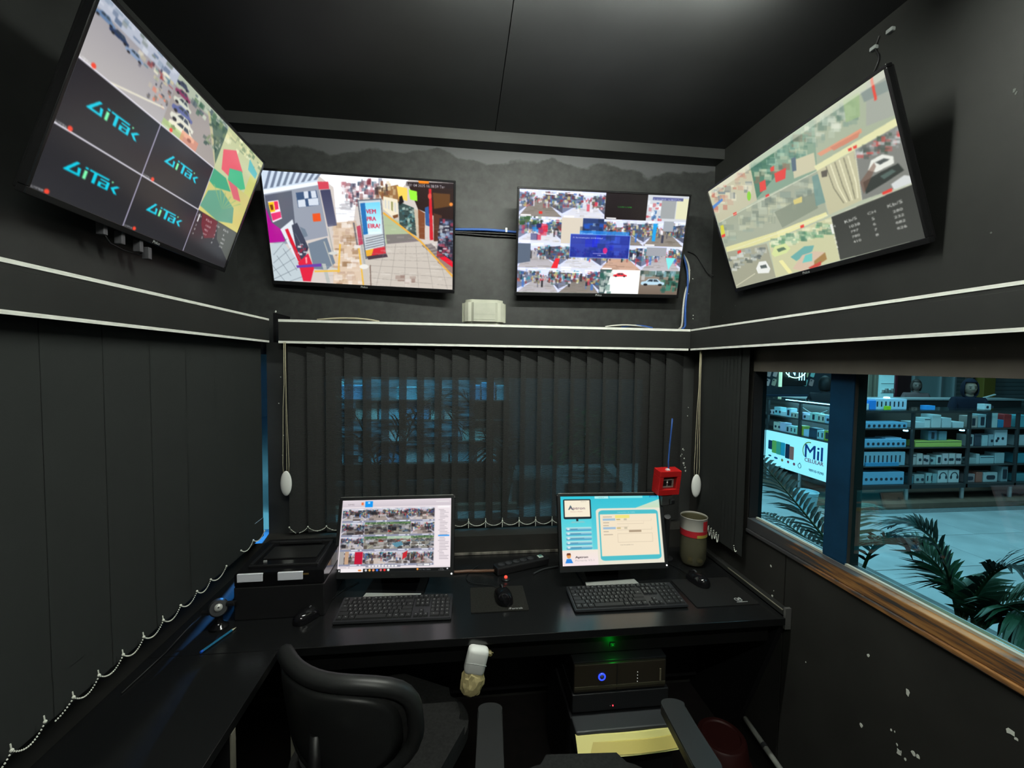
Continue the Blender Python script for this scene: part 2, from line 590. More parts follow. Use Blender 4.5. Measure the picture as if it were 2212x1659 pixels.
def screen_left():
    c = Cv(448, 252, None, (34, 33, 36))
    W3, H3 = 1 / 3, 1 / 3
    # parking lot seen from above, top row
    p = Cell(c, 0, 0, W3, H3)
    p.rect(0, 0, 1, 1, (150, 146, 152), 1, (176, 172, 172))
    p.rect(0, 0, 1, .22, (176, 182, 196))
    p.blot(0, 0, 1, .2, 26, .07, .07, [(120, 140, 160), (200, 205, 215), (70, 90, 120), (110, 120, 110)], 3)
    for i, x in enumerate((.1, .27, .46)):
        p.car(x, .27 + .05 * i, .22, [(96, 124, 160), (36, 52, 84), (130, 150, 180)][i])
    p.blot(.5, .2, .98, .44, 30, .05, .05, [(60, 60, 80), (200, 190, 150), (150, 60, 60), (70, 110, 130), (230, 225, 200)], 4)
    p.blot(.72, .4, 1, .8, 26, .04, .06, [(50, 54, 66), (120, 110, 100), (190, 180, 160), (230, 120, 90)], 5)
    p.poly([(.3, 1), (.36, 1), (.98, .72), (.96, .7)], (225, 220, 200))
    p = Cell(c, W3, 0, 2 * W3, H3)
    p.rect(0, 0, 1, 1, (148, 142, 140), 1, (160, 152, 146))
    p.poly([(0, 0), (1, 0), (1, .16), (0, .22)], (170, 180, 160))
    p.blot(.3, 0, 1, .3, 50, .06, .08, [(50, 90, 70), (90, 120, 90), (200, 210, 190), (60, 80, 90)], 6)
    for i in range(6):
        p.car(.1 + .04 * i, .12 + .14 * i, .2 + .05 * i, [(60, 66, 90), (130, 50, 90), (200, 205, 190), (90, 100, 150), (215, 215, 200), (230, 225, 200)][i])
    p.poly([(.55, .1), (.6, .1), (1, .8), (1, .95)], (190, 185, 140), .8)
    p.poly([(.66, .15), (1, .1), (1, .9)], (70, 100, 80), .9)
    p.blot(.66, .1, 1, .7, 40, .06, .08, [(40, 70, 60), (110, 130, 90), (160, 170, 150)], 7)
    p.rect(0, .86, .35, 1, (170, 200, 120), .7)
    p.rect(.3, .8, .6, 1, (225, 130, 100), .6)
    p = Cell(c, 2 * W3, 0, 1, H3)
    p.rect(0, 0, 1, 1, (190, 196, 150))
    p.blot(0, 0, 1, .3, 26, .1, .07, [(230, 225, 170), (90, 120, 90), (240, 240, 200), (140, 150, 120)], 8)
    p.poly([(.05, .5), (.3, .3), (.6, .6), (.55, .95), (.15, .9)], (222, 88, 100))
    p.poly([(.3, .75), (.58, .6), (.8, .9), (.7, 1), (.35, 1)], (70, 180, 130))
    p.poly([(.65, .2), (.95, .35), (.95, .5), (.7, .45)], (90, 180, 180))
    p.rect(.8, .5, 1, 1, (200, 200, 90), .6)
    p = Cell(c, 2 * W3, H3, 1, 2 * H3)
    p.rect(0, 0, 1, 1, (196, 190, 120), 1, (206, 196, 110))
    p.poly([(0, .0), (.3, 0), (.5, .2), (.15, .35), (0, .3)], (60, 160, 120))
    p.poly([(.35, 0), (.6, 0), (.8, .25), (.62, .3)], (210, 100, 110))
    p.poly([(.05, .5), (.3, .3), (.7, .5), (.8, .85), (.45, 1), (.0, .9)], (96, 156, 130))
    for i in range(6):
        p.poly([(.45, .7), (.1 + .14 * i, .3), (.14 + .14 * i, .3)], (150, 180, 110), .6)
    # the four dark cells
    for i, j in ((0, 1), (1, 1), (0, 2), (1, 2)):
        c.rect(i * W3, j * H3, (i + 1) * W3, (j + 1) * H3, (30, 30, 35), 1, (42, 42, 46))
        logo_tek(c, i * W3 + .070, j * H3 + .115, .186)
    c.rect(2 * W3, 2 * H3, 1, 1, (44, 43, 46))
    c.poly([(.70, .67), (.82, .67), (.84, .80), (.77, .84), (.72, .76)], (110, 32, 40), .85)
    c.poly([(.82, .67), (1, .67), (1, .93), (.86, .80)], (96, 100, 90), .7)
    stats(c, .675, .71, .29, .2, [[('1', '1028'), ('2', '982'), ('3', '977'), ('4', '5')], [('5', '6'), ('6', '982'), ('7', '980'), ('8', '970')]])
    for y in (H3, 2 * H3):
        c.line([(0, y), (2 * W3, y)], 1.7, (225, 222, 232))
    for x in (W3, 2 * W3):
        c.line([(x, H3), (x, 1)], 1.7, (215, 208, 240))
    for i, j in ((0, 1), (1, 1), (0, 2), (1, 2), (0, 3), (1, 3)):
        c.text('CAM%02d' % (i + 3 * j), i * W3 + .004, j * H3 - .006, .036, (235, 235, 235), 1, 1.3)
        c.ell(i * W3 + .050, j * H3 - .014, .008, .013, (235, 70, 50))
    return c.out(1.1), 448, 252


def screen_arcade():
    c = Cv(448, 252, [(150, 512), (1587, 605), (1583, 1402), (250, 1330)], (205, 196, 190))
    c.poly([(900, 800), (1100, 760), (1600, 1300), (1600, 1420), (900, 1380)], (196, 188, 178))
    c.poly([(1060, 840), (1200, 900), (1290, 1030), (1080, 1060)], (170, 185, 150))
    c.poly([(1080, 990), (1260, 985), (1330, 1040), (1090, 1060)], (110, 100, 105), .8)
    # glare and crowd
    c.poly([(560, 540), (1250, 580), (1200, 650), (860, 720), (840, 900), (715, 900), (690, 640)], (246, 248, 252))
    c.blot([(740, 590), (1040, 600), (1010, 720), (760, 720)], 60, (13, 22), [(120, 50, 60), (70, 70, 90), (150, 110, 110), (230, 225, 230), (190, 120, 130), (60, 90, 110)], .8, 3)
    c.blot([(720, 740), (850, 740), (840, 870), (725, 880)], 16, (34, 5), [(190, 185, 190), (160, 160, 165)], .7, 4)
    c.blot([(800, 700), (880, 690), (880, 790), (820, 780)], 10, (10, 16), [(60, 60, 80), (120, 60, 70)], .8, 5)
    # ribbed roof
    c.poly([(140, 505), (580, 540), (570, 600), (170, 668)], (200, 214, 230))
    for i in range(9):
        x = 170 + i * 46
        c.poly([(x + 40, 515 + 3 * i), (x + 60, 516 + 3 * i), (x + 26, 648 - 8 * i), (x + 2, 652 - 8 * i)], (92, 104, 126), .85)
    # path of brown slabs
    c.poly([(690, 900), (850, 890), (905, 1380), (690, 1380)], (212, 190, 168))
    c.blot([(700, 900), (850, 900), (900, 1370), (700, 1370)], 70, (24, 16), [(150, 116, 84), (236, 230, 224), (196, 170, 140), (180, 150, 130)], .7, 6)
    # kiosk at the side
    c.poly([(170, 690), (575, 615), (650, 1000), (460, 1040), (330, 1060), (215, 1050)], (146, 152, 166))
    c.poly([(180, 700), (380, 665), (410, 960), (330, 1040), (215, 1048)], (90, 94, 110))
    c.poly([(165, 660), (575, 596), (580, 622), (170, 692)], (234, 240, 246))
    c.poly([(410, 680), (562, 662), (585, 770), (428, 790)], (58, 80, 116))
    for q in ([(468, 672), (500, 668), (506, 720), (474, 724)], [(520, 668), (556, 664), (566, 716), (528, 720)], [(424, 735), (478, 728), (486, 782), (430, 788)], [(500, 726), (574, 718), (582, 770), (508, 776)]):
        c.poly(q, (206, 214, 226))
    c.poly([(533, 836), (590, 830), (598, 890), (540, 894)], (226, 84, 34))
    c.poly([(570, 598), (650, 598), (658, 652), (582, 656)], (205, 66, 84))
    c.poly([(590, 660), (665, 655), (716, 922), (648, 932)], (62, 64, 92), 1, (90, 92, 116))
    c.poly([(186, 790), (232, 900), (300, 950), (332, 1040), (215, 1050)], (172, 18, 142))
    c.poly([(203, 745), (280, 735), (308, 870), (240, 900)], (240, 226, 236))
    c.poly([(206, 752), (246, 746), (258, 818), (222, 826)], (240, 196, 30))
    c.poly([(248, 745), (276, 742), (284, 800), (258, 808)], (226, 40, 90))
    c.poly([(226, 834), (296, 818), (304, 862), (240, 888)], (222, 50, 110))
    c.poly([(216, 770), (240, 766), (246, 806), (228, 810)], (120, 60, 20))
    # cash machine
    c.poly([(296, 950), (386, 876), (460, 1180), (420, 1190)], (216, 222, 230))
    c.poly([(380, 920), (420, 902), (505, 1085), (470, 1185), (430, 1172)], (62, 66, 84))
    c.poly([(330, 952), (352, 944), (452, 1176), (430, 1192)], (206, 30, 50))
    c.poly([(440, 930), (480, 950), (500, 1000), (470, 1010)], (110, 124, 140))
    c.blot([(420, 1060), (500, 1050), (505, 1120), (440, 1140)], 20, (10, 8), [(230, 230, 235), (150, 40, 60), (40, 40, 60)], .9, 7)
    c.poly([(220, 1058), (320, 1048), (440, 1200), (470, 1335), (250, 1332)], (186, 198, 204))
    for i in range(5):
        c.line([(225 + 45 * i, 1200 - 55 * i), (330 + 45 * i, 1335 - 40 * i)], 1.0, (110, 120, 130))
        c.line([(245, 1140 + 60 * i), (345 + 30 * i, 1020 + 70 * i)], 1.0, (110, 120, 130))
    c.poly([(500, 1056), (642, 1012), (704, 1200), (640, 1252), (545, 1244)], (112, 126, 142))
    c.poly([(428, 1196), (502, 1128), (546, 1240), (522, 1338), (466, 1334)], (216, 36, 64))
    c.poly([(480, 1160), (494, 1155), (496, 1200), (486, 1205)], (240, 150, 160))
    c.poly([(414, 1218), (600, 1204), (600, 1226), (420, 1236)], (104, 62, 160))
    c.poly([(604, 1205), (632, 1205), (668, 1348), (642, 1348)], (176, 180, 176))
    for P in ([(650, 940), (690, 1130)], [(620, 1040), (690, 1240)]):
        c.line(P, 3.0, (170, 172, 168))
    c.ell(688, 1128, 34, 12, (206, 206, 200)); c.ell(690, 1248, 38, 12, (206, 206, 200))
    for P in ([(740, 1060), (728, 1270)], [(550, 1262), (740, 1258)], [(880, 1090), (915, 1370)]):
        c.line(P, 4.0, (228, 180, 70))
    # totem
    c.poly([(866, 734), (1046, 722), (1084, 1140), (930, 1172)], (96, 104, 116))
    c.poly([(876, 742), (1040, 732), (1074, 1120), (936, 1150)], (196, 204, 210))
    c.poly([(888, 758), (1036, 748), (1050, 982), (914, 992)], (112, 206, 240), 1, (226, 248, 250))
    c.poly([(888, 758), (924, 754), (948, 986), (914, 992)], (40, 110, 176))
    for i, (t, w) in enumerate((('VEM', 72), ('PRA', 66), ('EIRA!', 88))):
        c.text(t, 932 + 8 * i, 834 + 54 * i, w, (206, 34, 60), 1, 1.15, (0, -.06))
        c.text(t, 934 + 8 * i, 834 + 54 * i, w, (206, 34, 60), 1, 1.15, (0, -.06))
    for i in range(5):
        c.line([(930, 1020 + 18 * i), (1064, 990 + 18 * i)], 2.0, (110, 116, 126))
    c.poly([(930, 1108), (1075, 1076), (1082, 1134), (937, 1152)], (206, 44, 56))
    c.poly([(930, 1108), (990, 1094), (975, 1145), (937, 1152)], (228, 170, 50))
    c.poly([(940, 1152), (1086, 1130), (1096, 1156), (950, 1176)], (70, 56, 66))
    c.line([(890, 1000), (925, 1225)], 5, (170, 170, 166)); c.ell(918, 1228, 34, 18, (226, 224, 218))
    c.line([(840, 900), (870, 1080)], 4, (110, 106, 110)); c.ell(868, 1080, 26, 12, (222, 216, 210))
    c.poly([(862, 930), (890, 920), (912, 1060), (880, 1070)], (180, 40, 70), .8)
    c.line([(965, 1215), (970, 1370)], 2.5, (110, 90, 80))
    # shops
    c.poly([(1240, 600), (1600, 612), (1590, 880), (1480, 868), (1320, 800)], (44, 28, 24))
    c.poly([(1430, 680), (1560, 690), (1560, 780), (1440, 800)], (96, 62, 30))
    c.poly([(1010, 650), (1170, 620), (1200, 760), (1060, 740)], (150, 110, 70))
    c.blot([(1000, 600), (1150, 600), (1150, 720), (1010, 700)], 24, (12, 20), [(60, 50, 50), (210, 190, 150), (120, 70, 50), (250, 240, 220)], .9, 8)
    c.poly([(1160, 630), (1240, 645), (1240, 740), (1176, 724)], (246, 206, 90))
    c.poly([(1250, 655), (1312, 670), (1316, 742), (1262, 730)], (150, 236, 60))
    c.poly([(1060, 706), (1168, 730), (1172, 848), (1132, 862), (1060, 800)], (232, 222, 196))
    for i in range(4):
        c.poly([(1070 + 24 * i, 730 + 7 * i), (1084 + 24 * i, 733 + 7 * i), (1086 + 24 * i, 800 + 9 * i), (1072 + 24 * i, 790 + 9 * i)], (150, 150, 96) if i == 2 else (206, 206, 200))
    c.poly([(1130, 850), (1172, 838), (1172, 860), (1140, 872)], (120, 76, 46))
    c.poly([(1172, 744), (1290, 792), (1330, 1012), (1184, 930)], (58, 76, 74))
    c.blot([(1180, 760), (1290, 800), (1325, 990), (1188, 920)], 60, (9, 8), [(120, 170, 160), (30, 40, 40), (170, 190, 180), (60, 110, 120)], .9, 9)
    c.poly([(1290, 800), (1370, 832), (1370, 1028), (1312, 1012)], (196, 182, 160))
    c.poly([(1320, 800), (1372, 832), (1372, 1026), (1330, 1020)], (126, 72, 44))
    c.poly([(1180, 710), (1200, 700), (1215, 750), (1180, 770)], (30, 24, 24))
    c.poly([(1372, 790), (1400, 780), (1408, 930), (1378, 920)], (50, 90, 150))
    c.poly([(1400, 650), (1420, 650), (1436, 1030), (1410, 1032)], (206, 34, 46))
    c.ell(1408, 705, 14, 22, (220, 80, 70))
    c.poly([(1436, 830), (1500, 850), (1470, 1040), (1440, 1040)], (84, 50, 36))
    c.ell(1568, 766, 14, 14, (230, 140, 60))
    c.poly([(1482, 868), (1590, 880), (1590, 1200), (1465, 1120)], (44, 40, 56))
    c.blot([(1490, 880), (1585, 890), (1585, 1180), (1475, 1110)], 80, (13, 11), [(150, 170, 190), (200, 205, 210), (60, 70, 90), (160, 60, 80), (110, 130, 170), (30, 30, 40)], .9, 10)
    c.poly([(1465, 1110), (1590, 1196), (1590, 1240), (1463, 1150)], (226, 26, 48))
    c.poly([(1463, 1150), (1590, 1240), (1590, 1290), (1470, 1200)], (150, 120, 110))
    for i in range(5):
        c.poly([(1350 + 24 * i, 1070 + 20 * i), (1420 + 24 * i, 1056 + 20 * i), (1440 + 20 * i, 1075 + 20 * i), (1366 + 24 * i, 1088 + 20 * i)], (70, 60, 64), .6)
    c.line([(1060, 828), (1340, 1040), (1600, 1320)], 4.5, (226, 168, 66))
    # tile joints
    for i in range(7):
        c.line([(1080 + 75 * i, 1060), (1000 + 110 * i, 1420)], .8, (130, 122, 116), .7)
        c.line([(960, 1085 + 45 * i), (1600, 1075 + 60 * i)], .8, (140, 132, 126), .7)
    c.blot([(1180, 1300), (1300, 1300), (1300, 1380), (1180, 1360)], 8, (26, 14), [(130, 100, 90), (216, 206, 200)], .6, 11)
    c.poly([(1230, 596), (1590, 604), (1586, 648), (1232, 630)], (30, 24, 30), .5)
    c.poly([(1322, 590), (1400, 594), (1402, 614), (1326, 610)], (236, 130, 20))
    c.text('01 04 2025 16:38:59 Ter', 1252, 632, 268, (232, 230, 236), 1, 1.1, (.06, 0))
    c.blot([(640, 900), (1560, 900), (1560, 1380), (640, 1380)], 150, (30, 5), [(240, 236, 230), (150, 140, 130)], .18, 12)
    return c.out(1.18), 448, 252


def screen_sixteen():
    c = Cv(448, 252, None, (30, 30, 34))
    g = np.random.default_rng(5)
    for j in range(4):
        for i in range(4):
            k = Cell(c, i / 4, j / 4, (i + 1) / 4, (j + 1) / 4)
            if (i, j) == (2, 0):
                k.rect(0, 0, 1, 1, (22, 12, 14))
                c.text('USERNAME', .575, .135, .085, (30, 200, 50))
                continue
            if (i, j) == (2, 3):
                k.rect(0, 0, 1, 1, (236, 238, 236))
                k.poly([(0, 0), (.3, 0), (.14, 1), (0, 1)], (70, 90, 90)); k.blot(0, 0, .3, 1, 20, .1, .2, [(40, 90, 80), (150, 170, 160), (220, 225, 220)], 3)
                k.car(.5, .22, .34, (226, 50, 60)); continue
            if (i, j) == (3, 3):
                k.rect(0, 0, 1, 1, (150, 140, 128), 1, (110, 96, 84))
                k.blot(0, 0, 1, .3, 26, .14, .18, [(220, 230, 240), (60, 90, 80), (120, 160, 170), (40, 60, 60)], 4)
                k.blot(.6, .2, 1, .9, 20, .12, .2, [(30, 90, 80), (60, 130, 110), (30, 50, 40)], 5)
                k.car(.34, .5, .6, (176, 206, 222)); continue
            fl = [(176, 140, 114), (160, 152, 144), (120, 110, 96), (190, 186, 180)][int(g.integers(4))]
            k.corridor(int(20 + i + 7 * j), (1.02, 1.05, 1.14), fl)
            if (i, j) == (1, 1):
                k.rect(0, 0, .5, 1, (206, 196, 180)); k.rect(.5, 0, 1, .6, (40, 60, 110)); k.blot(.5, .05, 1, .6, 14, .1, .15, [(30, 80, 180), (150, 180, 210), (20, 30, 50)], 6)
            if (i, j) == (0, 1):
                k.blot(0, 0, .6, .3, 26, .1, .12, [(40, 80, 40), (70, 110, 60), (30, 50, 40)], 7)
                k.blot(.35, .3, .75, .8, 14, .14, .18, [(20, 130, 220), (206, 30, 60), (30, 30, 90)], 8, 1)
            if (i, j) == (0, 2):
                k.poly([(0, .05), (.3, .05), (.3, .75), (0, .85)], (86, 98, 116)); k.poly([(.8, 1), (.9, .6), (1, .6), (.95, 1)], (226, 40, 50))
            if (i, j) == (3, 1):
                k.poly([(.2, .1), (.3, .1), (.28, .8), (.2, .8)], (20, 150, 220)); k.rect(.45, .0, .7, .4, (150, 156, 164))
            if (i, j) == (3, 2):
                k.rect(.1, .05, .6, .4, (150, 152, 160)); k.poly([(.6, .45), (.85, .45), (.7, .95)], (120, 220, 220))
            if (i, j) == (3, 0):
                k.rect(0, 0, 1, 1, (196, 200, 206)); k.blot(0, .3, .35, 1, 24, .07, .12, [(40, 90, 150), (230, 235, 240), (190, 60, 70)], 9); k.rect(.35, .2, .7, .9, (150, 154, 156)); k.rect(.72, .1, 1, .9, (216, 214, 170), .8)
    for i, j in ((0, 1), (1, 1), (2, 1), (0, 2), (2, 3), (1, 3), (3, 2)):
        c.rect(i / 4 + .01, j / 4 - .015, i / 4 + .07, j / 4 - .003, (250, 250, 252))
    c.rect(.115, .20, .135, .225, (220, 40, 30))
    c.rect(.03 + .75, .022, .965, .05, (50, 56, 120), .8)
    c.text('01/04/2025 16:38:27 Ter', .785, .046, .17, (226, 232, 250))
    # the blue message box
    c.rect(.36, .37, .66, .41, (30, 130, 226), .75); c.text('Mensagem', .37, .40, .07, (200, 220, 250))
    c.rect(.307, .405, .667, .635, (26, 46, 160), .86, (20, 34, 140))
    c.blot([(.4, .42), (.6, .42), (.6, .6), (.4, .6)], 14, (.02, .03), [(20, 30, 220), (60, 90, 200), (30, 50, 110)], .6, 4)
    c.line([(.307, .405), (.667, .405), (.667, .635), (.307, .635), (.307, .405)], 1.2, (150, 190, 250))
    c.text('A formatação terminou!', .32, .445, .18, (236, 240, 252))
    c.text('OK', .475, .615, .024, (240, 240, 255)); c.line([(.445, .592), (.53, .592)], 1.0, (220, 200, 250))
    c.ell(.52, .56, .014, .03, (200, 40, 120))
    return c.out(1.25), 448, 252


def screen_right():
    c = Cv(448, 252, [(165, 845), (1050, 235), (1262, 1082), (303, 1343)], (170, 180, 160))
    # top row: three pictures
    c.poly([(165, 845), (380, 700), (412, 890), (215, 1005)], (186, 182, 156))
    c.blot([(180, 850), (370, 730), (380, 850), (200, 960)], 46, (15, 12), [(206, 196, 160), (90, 100, 110), (60, 90, 120), (190, 150, 130), (230, 225, 200), (180, 60, 50)], .7, 2)
    c.ell(372, 868, 10, 24, (120, 200, 40)); c.poly([(185, 920), (235, 880), (240, 890), (190, 935)], (50, 110, 200))
    c.poly([(380, 700), (700, 480), (716, 742), (412, 890)], (120, 150, 130))
    c.poly([(380, 720), (500, 650), (505, 770), (412, 880)], (60, 110, 90))
    c.blot([(390, 720), (690, 520), (690, 640), (410, 840)], 70, (18, 14), [(40, 90, 80), (150, 190, 170), (120, 90, 70), (190, 200, 170), (80, 130, 120)], .6, 3)
    for q in ([(425, 800), (455, 785), (460, 835), (428, 850)], [(500, 755), (560, 725), (556, 780), (508, 800)], [(480, 725), (500, 715), (500, 740), (482, 745)]):
        c.poly(q, (222, 50, 44))
    c.poly([(590, 690), (700, 650), (712, 735), (600, 780)], (196, 190, 160)); c.poly([(585, 680), (608, 670), (612, 740), (592, 745)], (70, 90, 110))
    c.poly([(700, 480), (1050, 235), (1122, 480), (1125, 512), (716, 742)], (156, 168, 146))
    c.blot([(660, 520), (900, 380), (920, 480), (690, 620)], 60, (18, 16), [(110, 140, 130), (190, 205, 190), (80, 110, 100), (220, 225, 210), (130, 150, 140)], .6, 4)
    c.poly([(845, 390), (925, 350), (930, 470), (860, 500)], (140, 170, 120), .8)
    c.poly([(960, 300), (1050, 240), (1115, 460), (960, 520)], (150, 156, 150)); c.poly([(930, 350), (1060, 290), (1080, 340), (950, 400)], (120, 134, 134))
    c.line([(985, 280), (1008, 390)], 4.0, (226, 50, 40))
    c.poly([(715, 655), (935, 530), (940, 550), (735, 668)], (216, 140, 110)); c.poly([(780, 625), (930, 545), (920, 575), (800, 640)], (200, 120, 96))
    c.poly([(700, 720), (1122, 470), (1125, 512), (716, 742)], (222, 220, 170))
    # middle row
    c.poly([(215, 1005), (716, 742), (770, 965), (255, 1155)], (150, 158, 140))
    c.blot([(225, 1005), (710, 760), (740, 880), (250, 1110)], 80, (20, 15), [(190, 200, 180), (110, 126, 116), (206, 206, 170), (80, 96, 90), (130, 150, 140)], .5, 5)
    c.poly([(500, 950), (700, 850), (720, 930), (540, 1030)], (110, 122, 108), .8); c.poly([(490, 870), (510, 1050)], (200, 200, 180)) if False else None
    c.poly([(690, 770), (735, 750), (760, 900), (710, 920)], (86, 130, 130), .8); c.poly([(595, 890), (640, 870), (640, 900), (600, 912)], (206, 190, 110))
    c.poly([(250, 1130), (510, 1050), (520, 1080), (260, 1165)], (216, 212, 150)); c.poly([(510, 1050), (760, 950), (770, 970), (520, 1080)], (226, 222, 160))
    c.poly([(225, 1020), (240, 1015), (250, 1070), (230, 1080)], (206, 200, 40))
    c.poly([(716, 742), (905, 640), (940, 890), (775, 965)], (186, 182, 150))
    for i in range(6):
        c.line([(760 + 22 * i, 720 - 11 * i), (800 + 22 * i, 830 - 6 * i), (850 + 14 * i, 905 - 5 * i)], 1.8, (236, 232, 200) if i % 2 else (110, 108, 90))
    c.poly([(735, 745), (768, 735), (766, 770), (740, 775)], (70, 66, 60))
    c.poly([(905, 640), (1125, 512), (1198, 800), (940, 890)], (110, 112, 112))
    c.blot([(910, 640), (1130, 530), (1160, 620), (920, 680)], 60, (14, 11), [(60, 70, 70), (200, 205, 210), (40, 60, 50), (140, 145, 150), (200, 60, 60)], .8, 6)
    c.poly([(970, 740), (985, 690), (1040, 660), (1095, 670), (1100, 705), (1010, 750)], (226, 228, 224)); c.poly([(1005, 700), (1050, 680), (1080, 685), (1030, 712)], (60, 66, 70))
    c.poly([(945, 800), (1030, 750), (1120, 705), (1150, 740), (1060, 800), (960, 860)], (26, 32, 34)); c.poly([(1030, 770), (1090, 735), (1110, 745), (1050, 785)], (60, 80, 80))
    c.poly([(1085, 810), (1150, 765), (1195, 770), (1198, 800), (1100, 838)], (206, 210, 216)); c.poly([(930, 800), (1000, 700), (1010, 720), (950, 860)], (96, 60, 50), .6)
    # bottom row
    c.poly([(255, 1155), (460, 1110), (505, 1285), (303, 1343)], (150, 150, 132))
    c.blot([(260, 1170), (440, 1130), (470, 1160), (270, 1260)], 46, (13, 9), [(206, 210, 206), (80, 90, 96), (150, 160, 160), (60, 70, 70)], .8, 7)
    c.poly([(405, 1240), (420, 1205), (455, 1200), (478, 1240), (470, 1262), (415, 1265)], (232, 234, 234)); c.poly([(425, 1225), (455, 1218), (462, 1235), (430, 1240)], (70, 80, 84))
    c.line([(303, 1330), (400, 1265)], 1.5, (220, 216, 190))
    c.poly([(470, 1105), (785, 975), (830, 1195), (505, 1285)], (196, 196, 156))
    c.blot([(480, 1100), (780, 990), (800, 1060), (500, 1130)], 90, (15, 9), [(90, 150, 110), (216, 226, 190), (60, 110, 90), (130, 170, 140), (236, 236, 200)], .8, 8)
    c.poly([(485, 1165), (500, 1125), (555, 1110), (580, 1135), (560, 1160), (500, 1180)], (206, 220, 150)); c.poly([(510, 1140), (545, 1128), (560, 1140), (520, 1155)], (70, 100, 80))
    c.poly([(580, 1180), (650, 1125), (700, 1120), (690, 1150), (610, 1200)], (90, 160, 160)); c.poly([(590, 1240), (640, 1170), (700, 1150), (755, 1155), (745, 1195), (650, 1255)], (206, 180, 160))
    c.poly([(655, 1170), (690, 1160), (690, 1200), (640, 1210)], (96, 190, 186)); c.poly([(700, 1200), (755, 1155), (765, 1190), (700, 1235)], (150, 110, 60)); c.poly([(670, 1235), (735, 1200), (735, 1220), (690, 1245)], (190, 50, 44))
    c.poly([(520, 1200), (540, 1195), (590, 1260), (570, 1265)], (236, 230, 160))
    c.poly([(785, 975), (1198, 806), (1262, 1082), (830, 1195)], (32, 34, 36), 1, (40, 42, 44))
    hm, c.Hm = c.Hm, None
    stats(c, .66, .755, .34, .21, [[('1', '1038'), ('2', '797'), ('3', '780'), ('4', '410')], [('5', '280'), ('6', '232'), ('7', '682'), ('8', '626')]], (232, 234, 232))
    c.Hm = hm
    for x, y in ((290, 960), (455, 868), (870, 636), (895, 624), (630, 1024), (310, 1155), (230, 1072)):
        c.poly([(x, y - 4), (x + 18, y - 12), (x + 20, y + 2), (x + 2, y + 10)], (222, 40, 36))
    c.poly([(1040, 852), (1090, 828), (1092, 846), (1044, 864)], (222, 40, 36))
    for P in ([(215, 1005), (716, 742)], [(255, 1155), (770, 965)], [(785, 975), (1198, 806)], [(940, 890), (905, 640)], [(785, 975), (830, 1195)]):
        c.line(P, 1.2, (226, 228, 206), .8)
    c.poly([(165, 845), (1050, 235), (1062, 270), (172, 870)], (236, 238, 220), .45)
    c.a = c.a * .84 + np.array((226, 228, 190), np.float32) * .16  # milky reflection veil painted over the whole picture
    return c.out(1.08), 448, 252


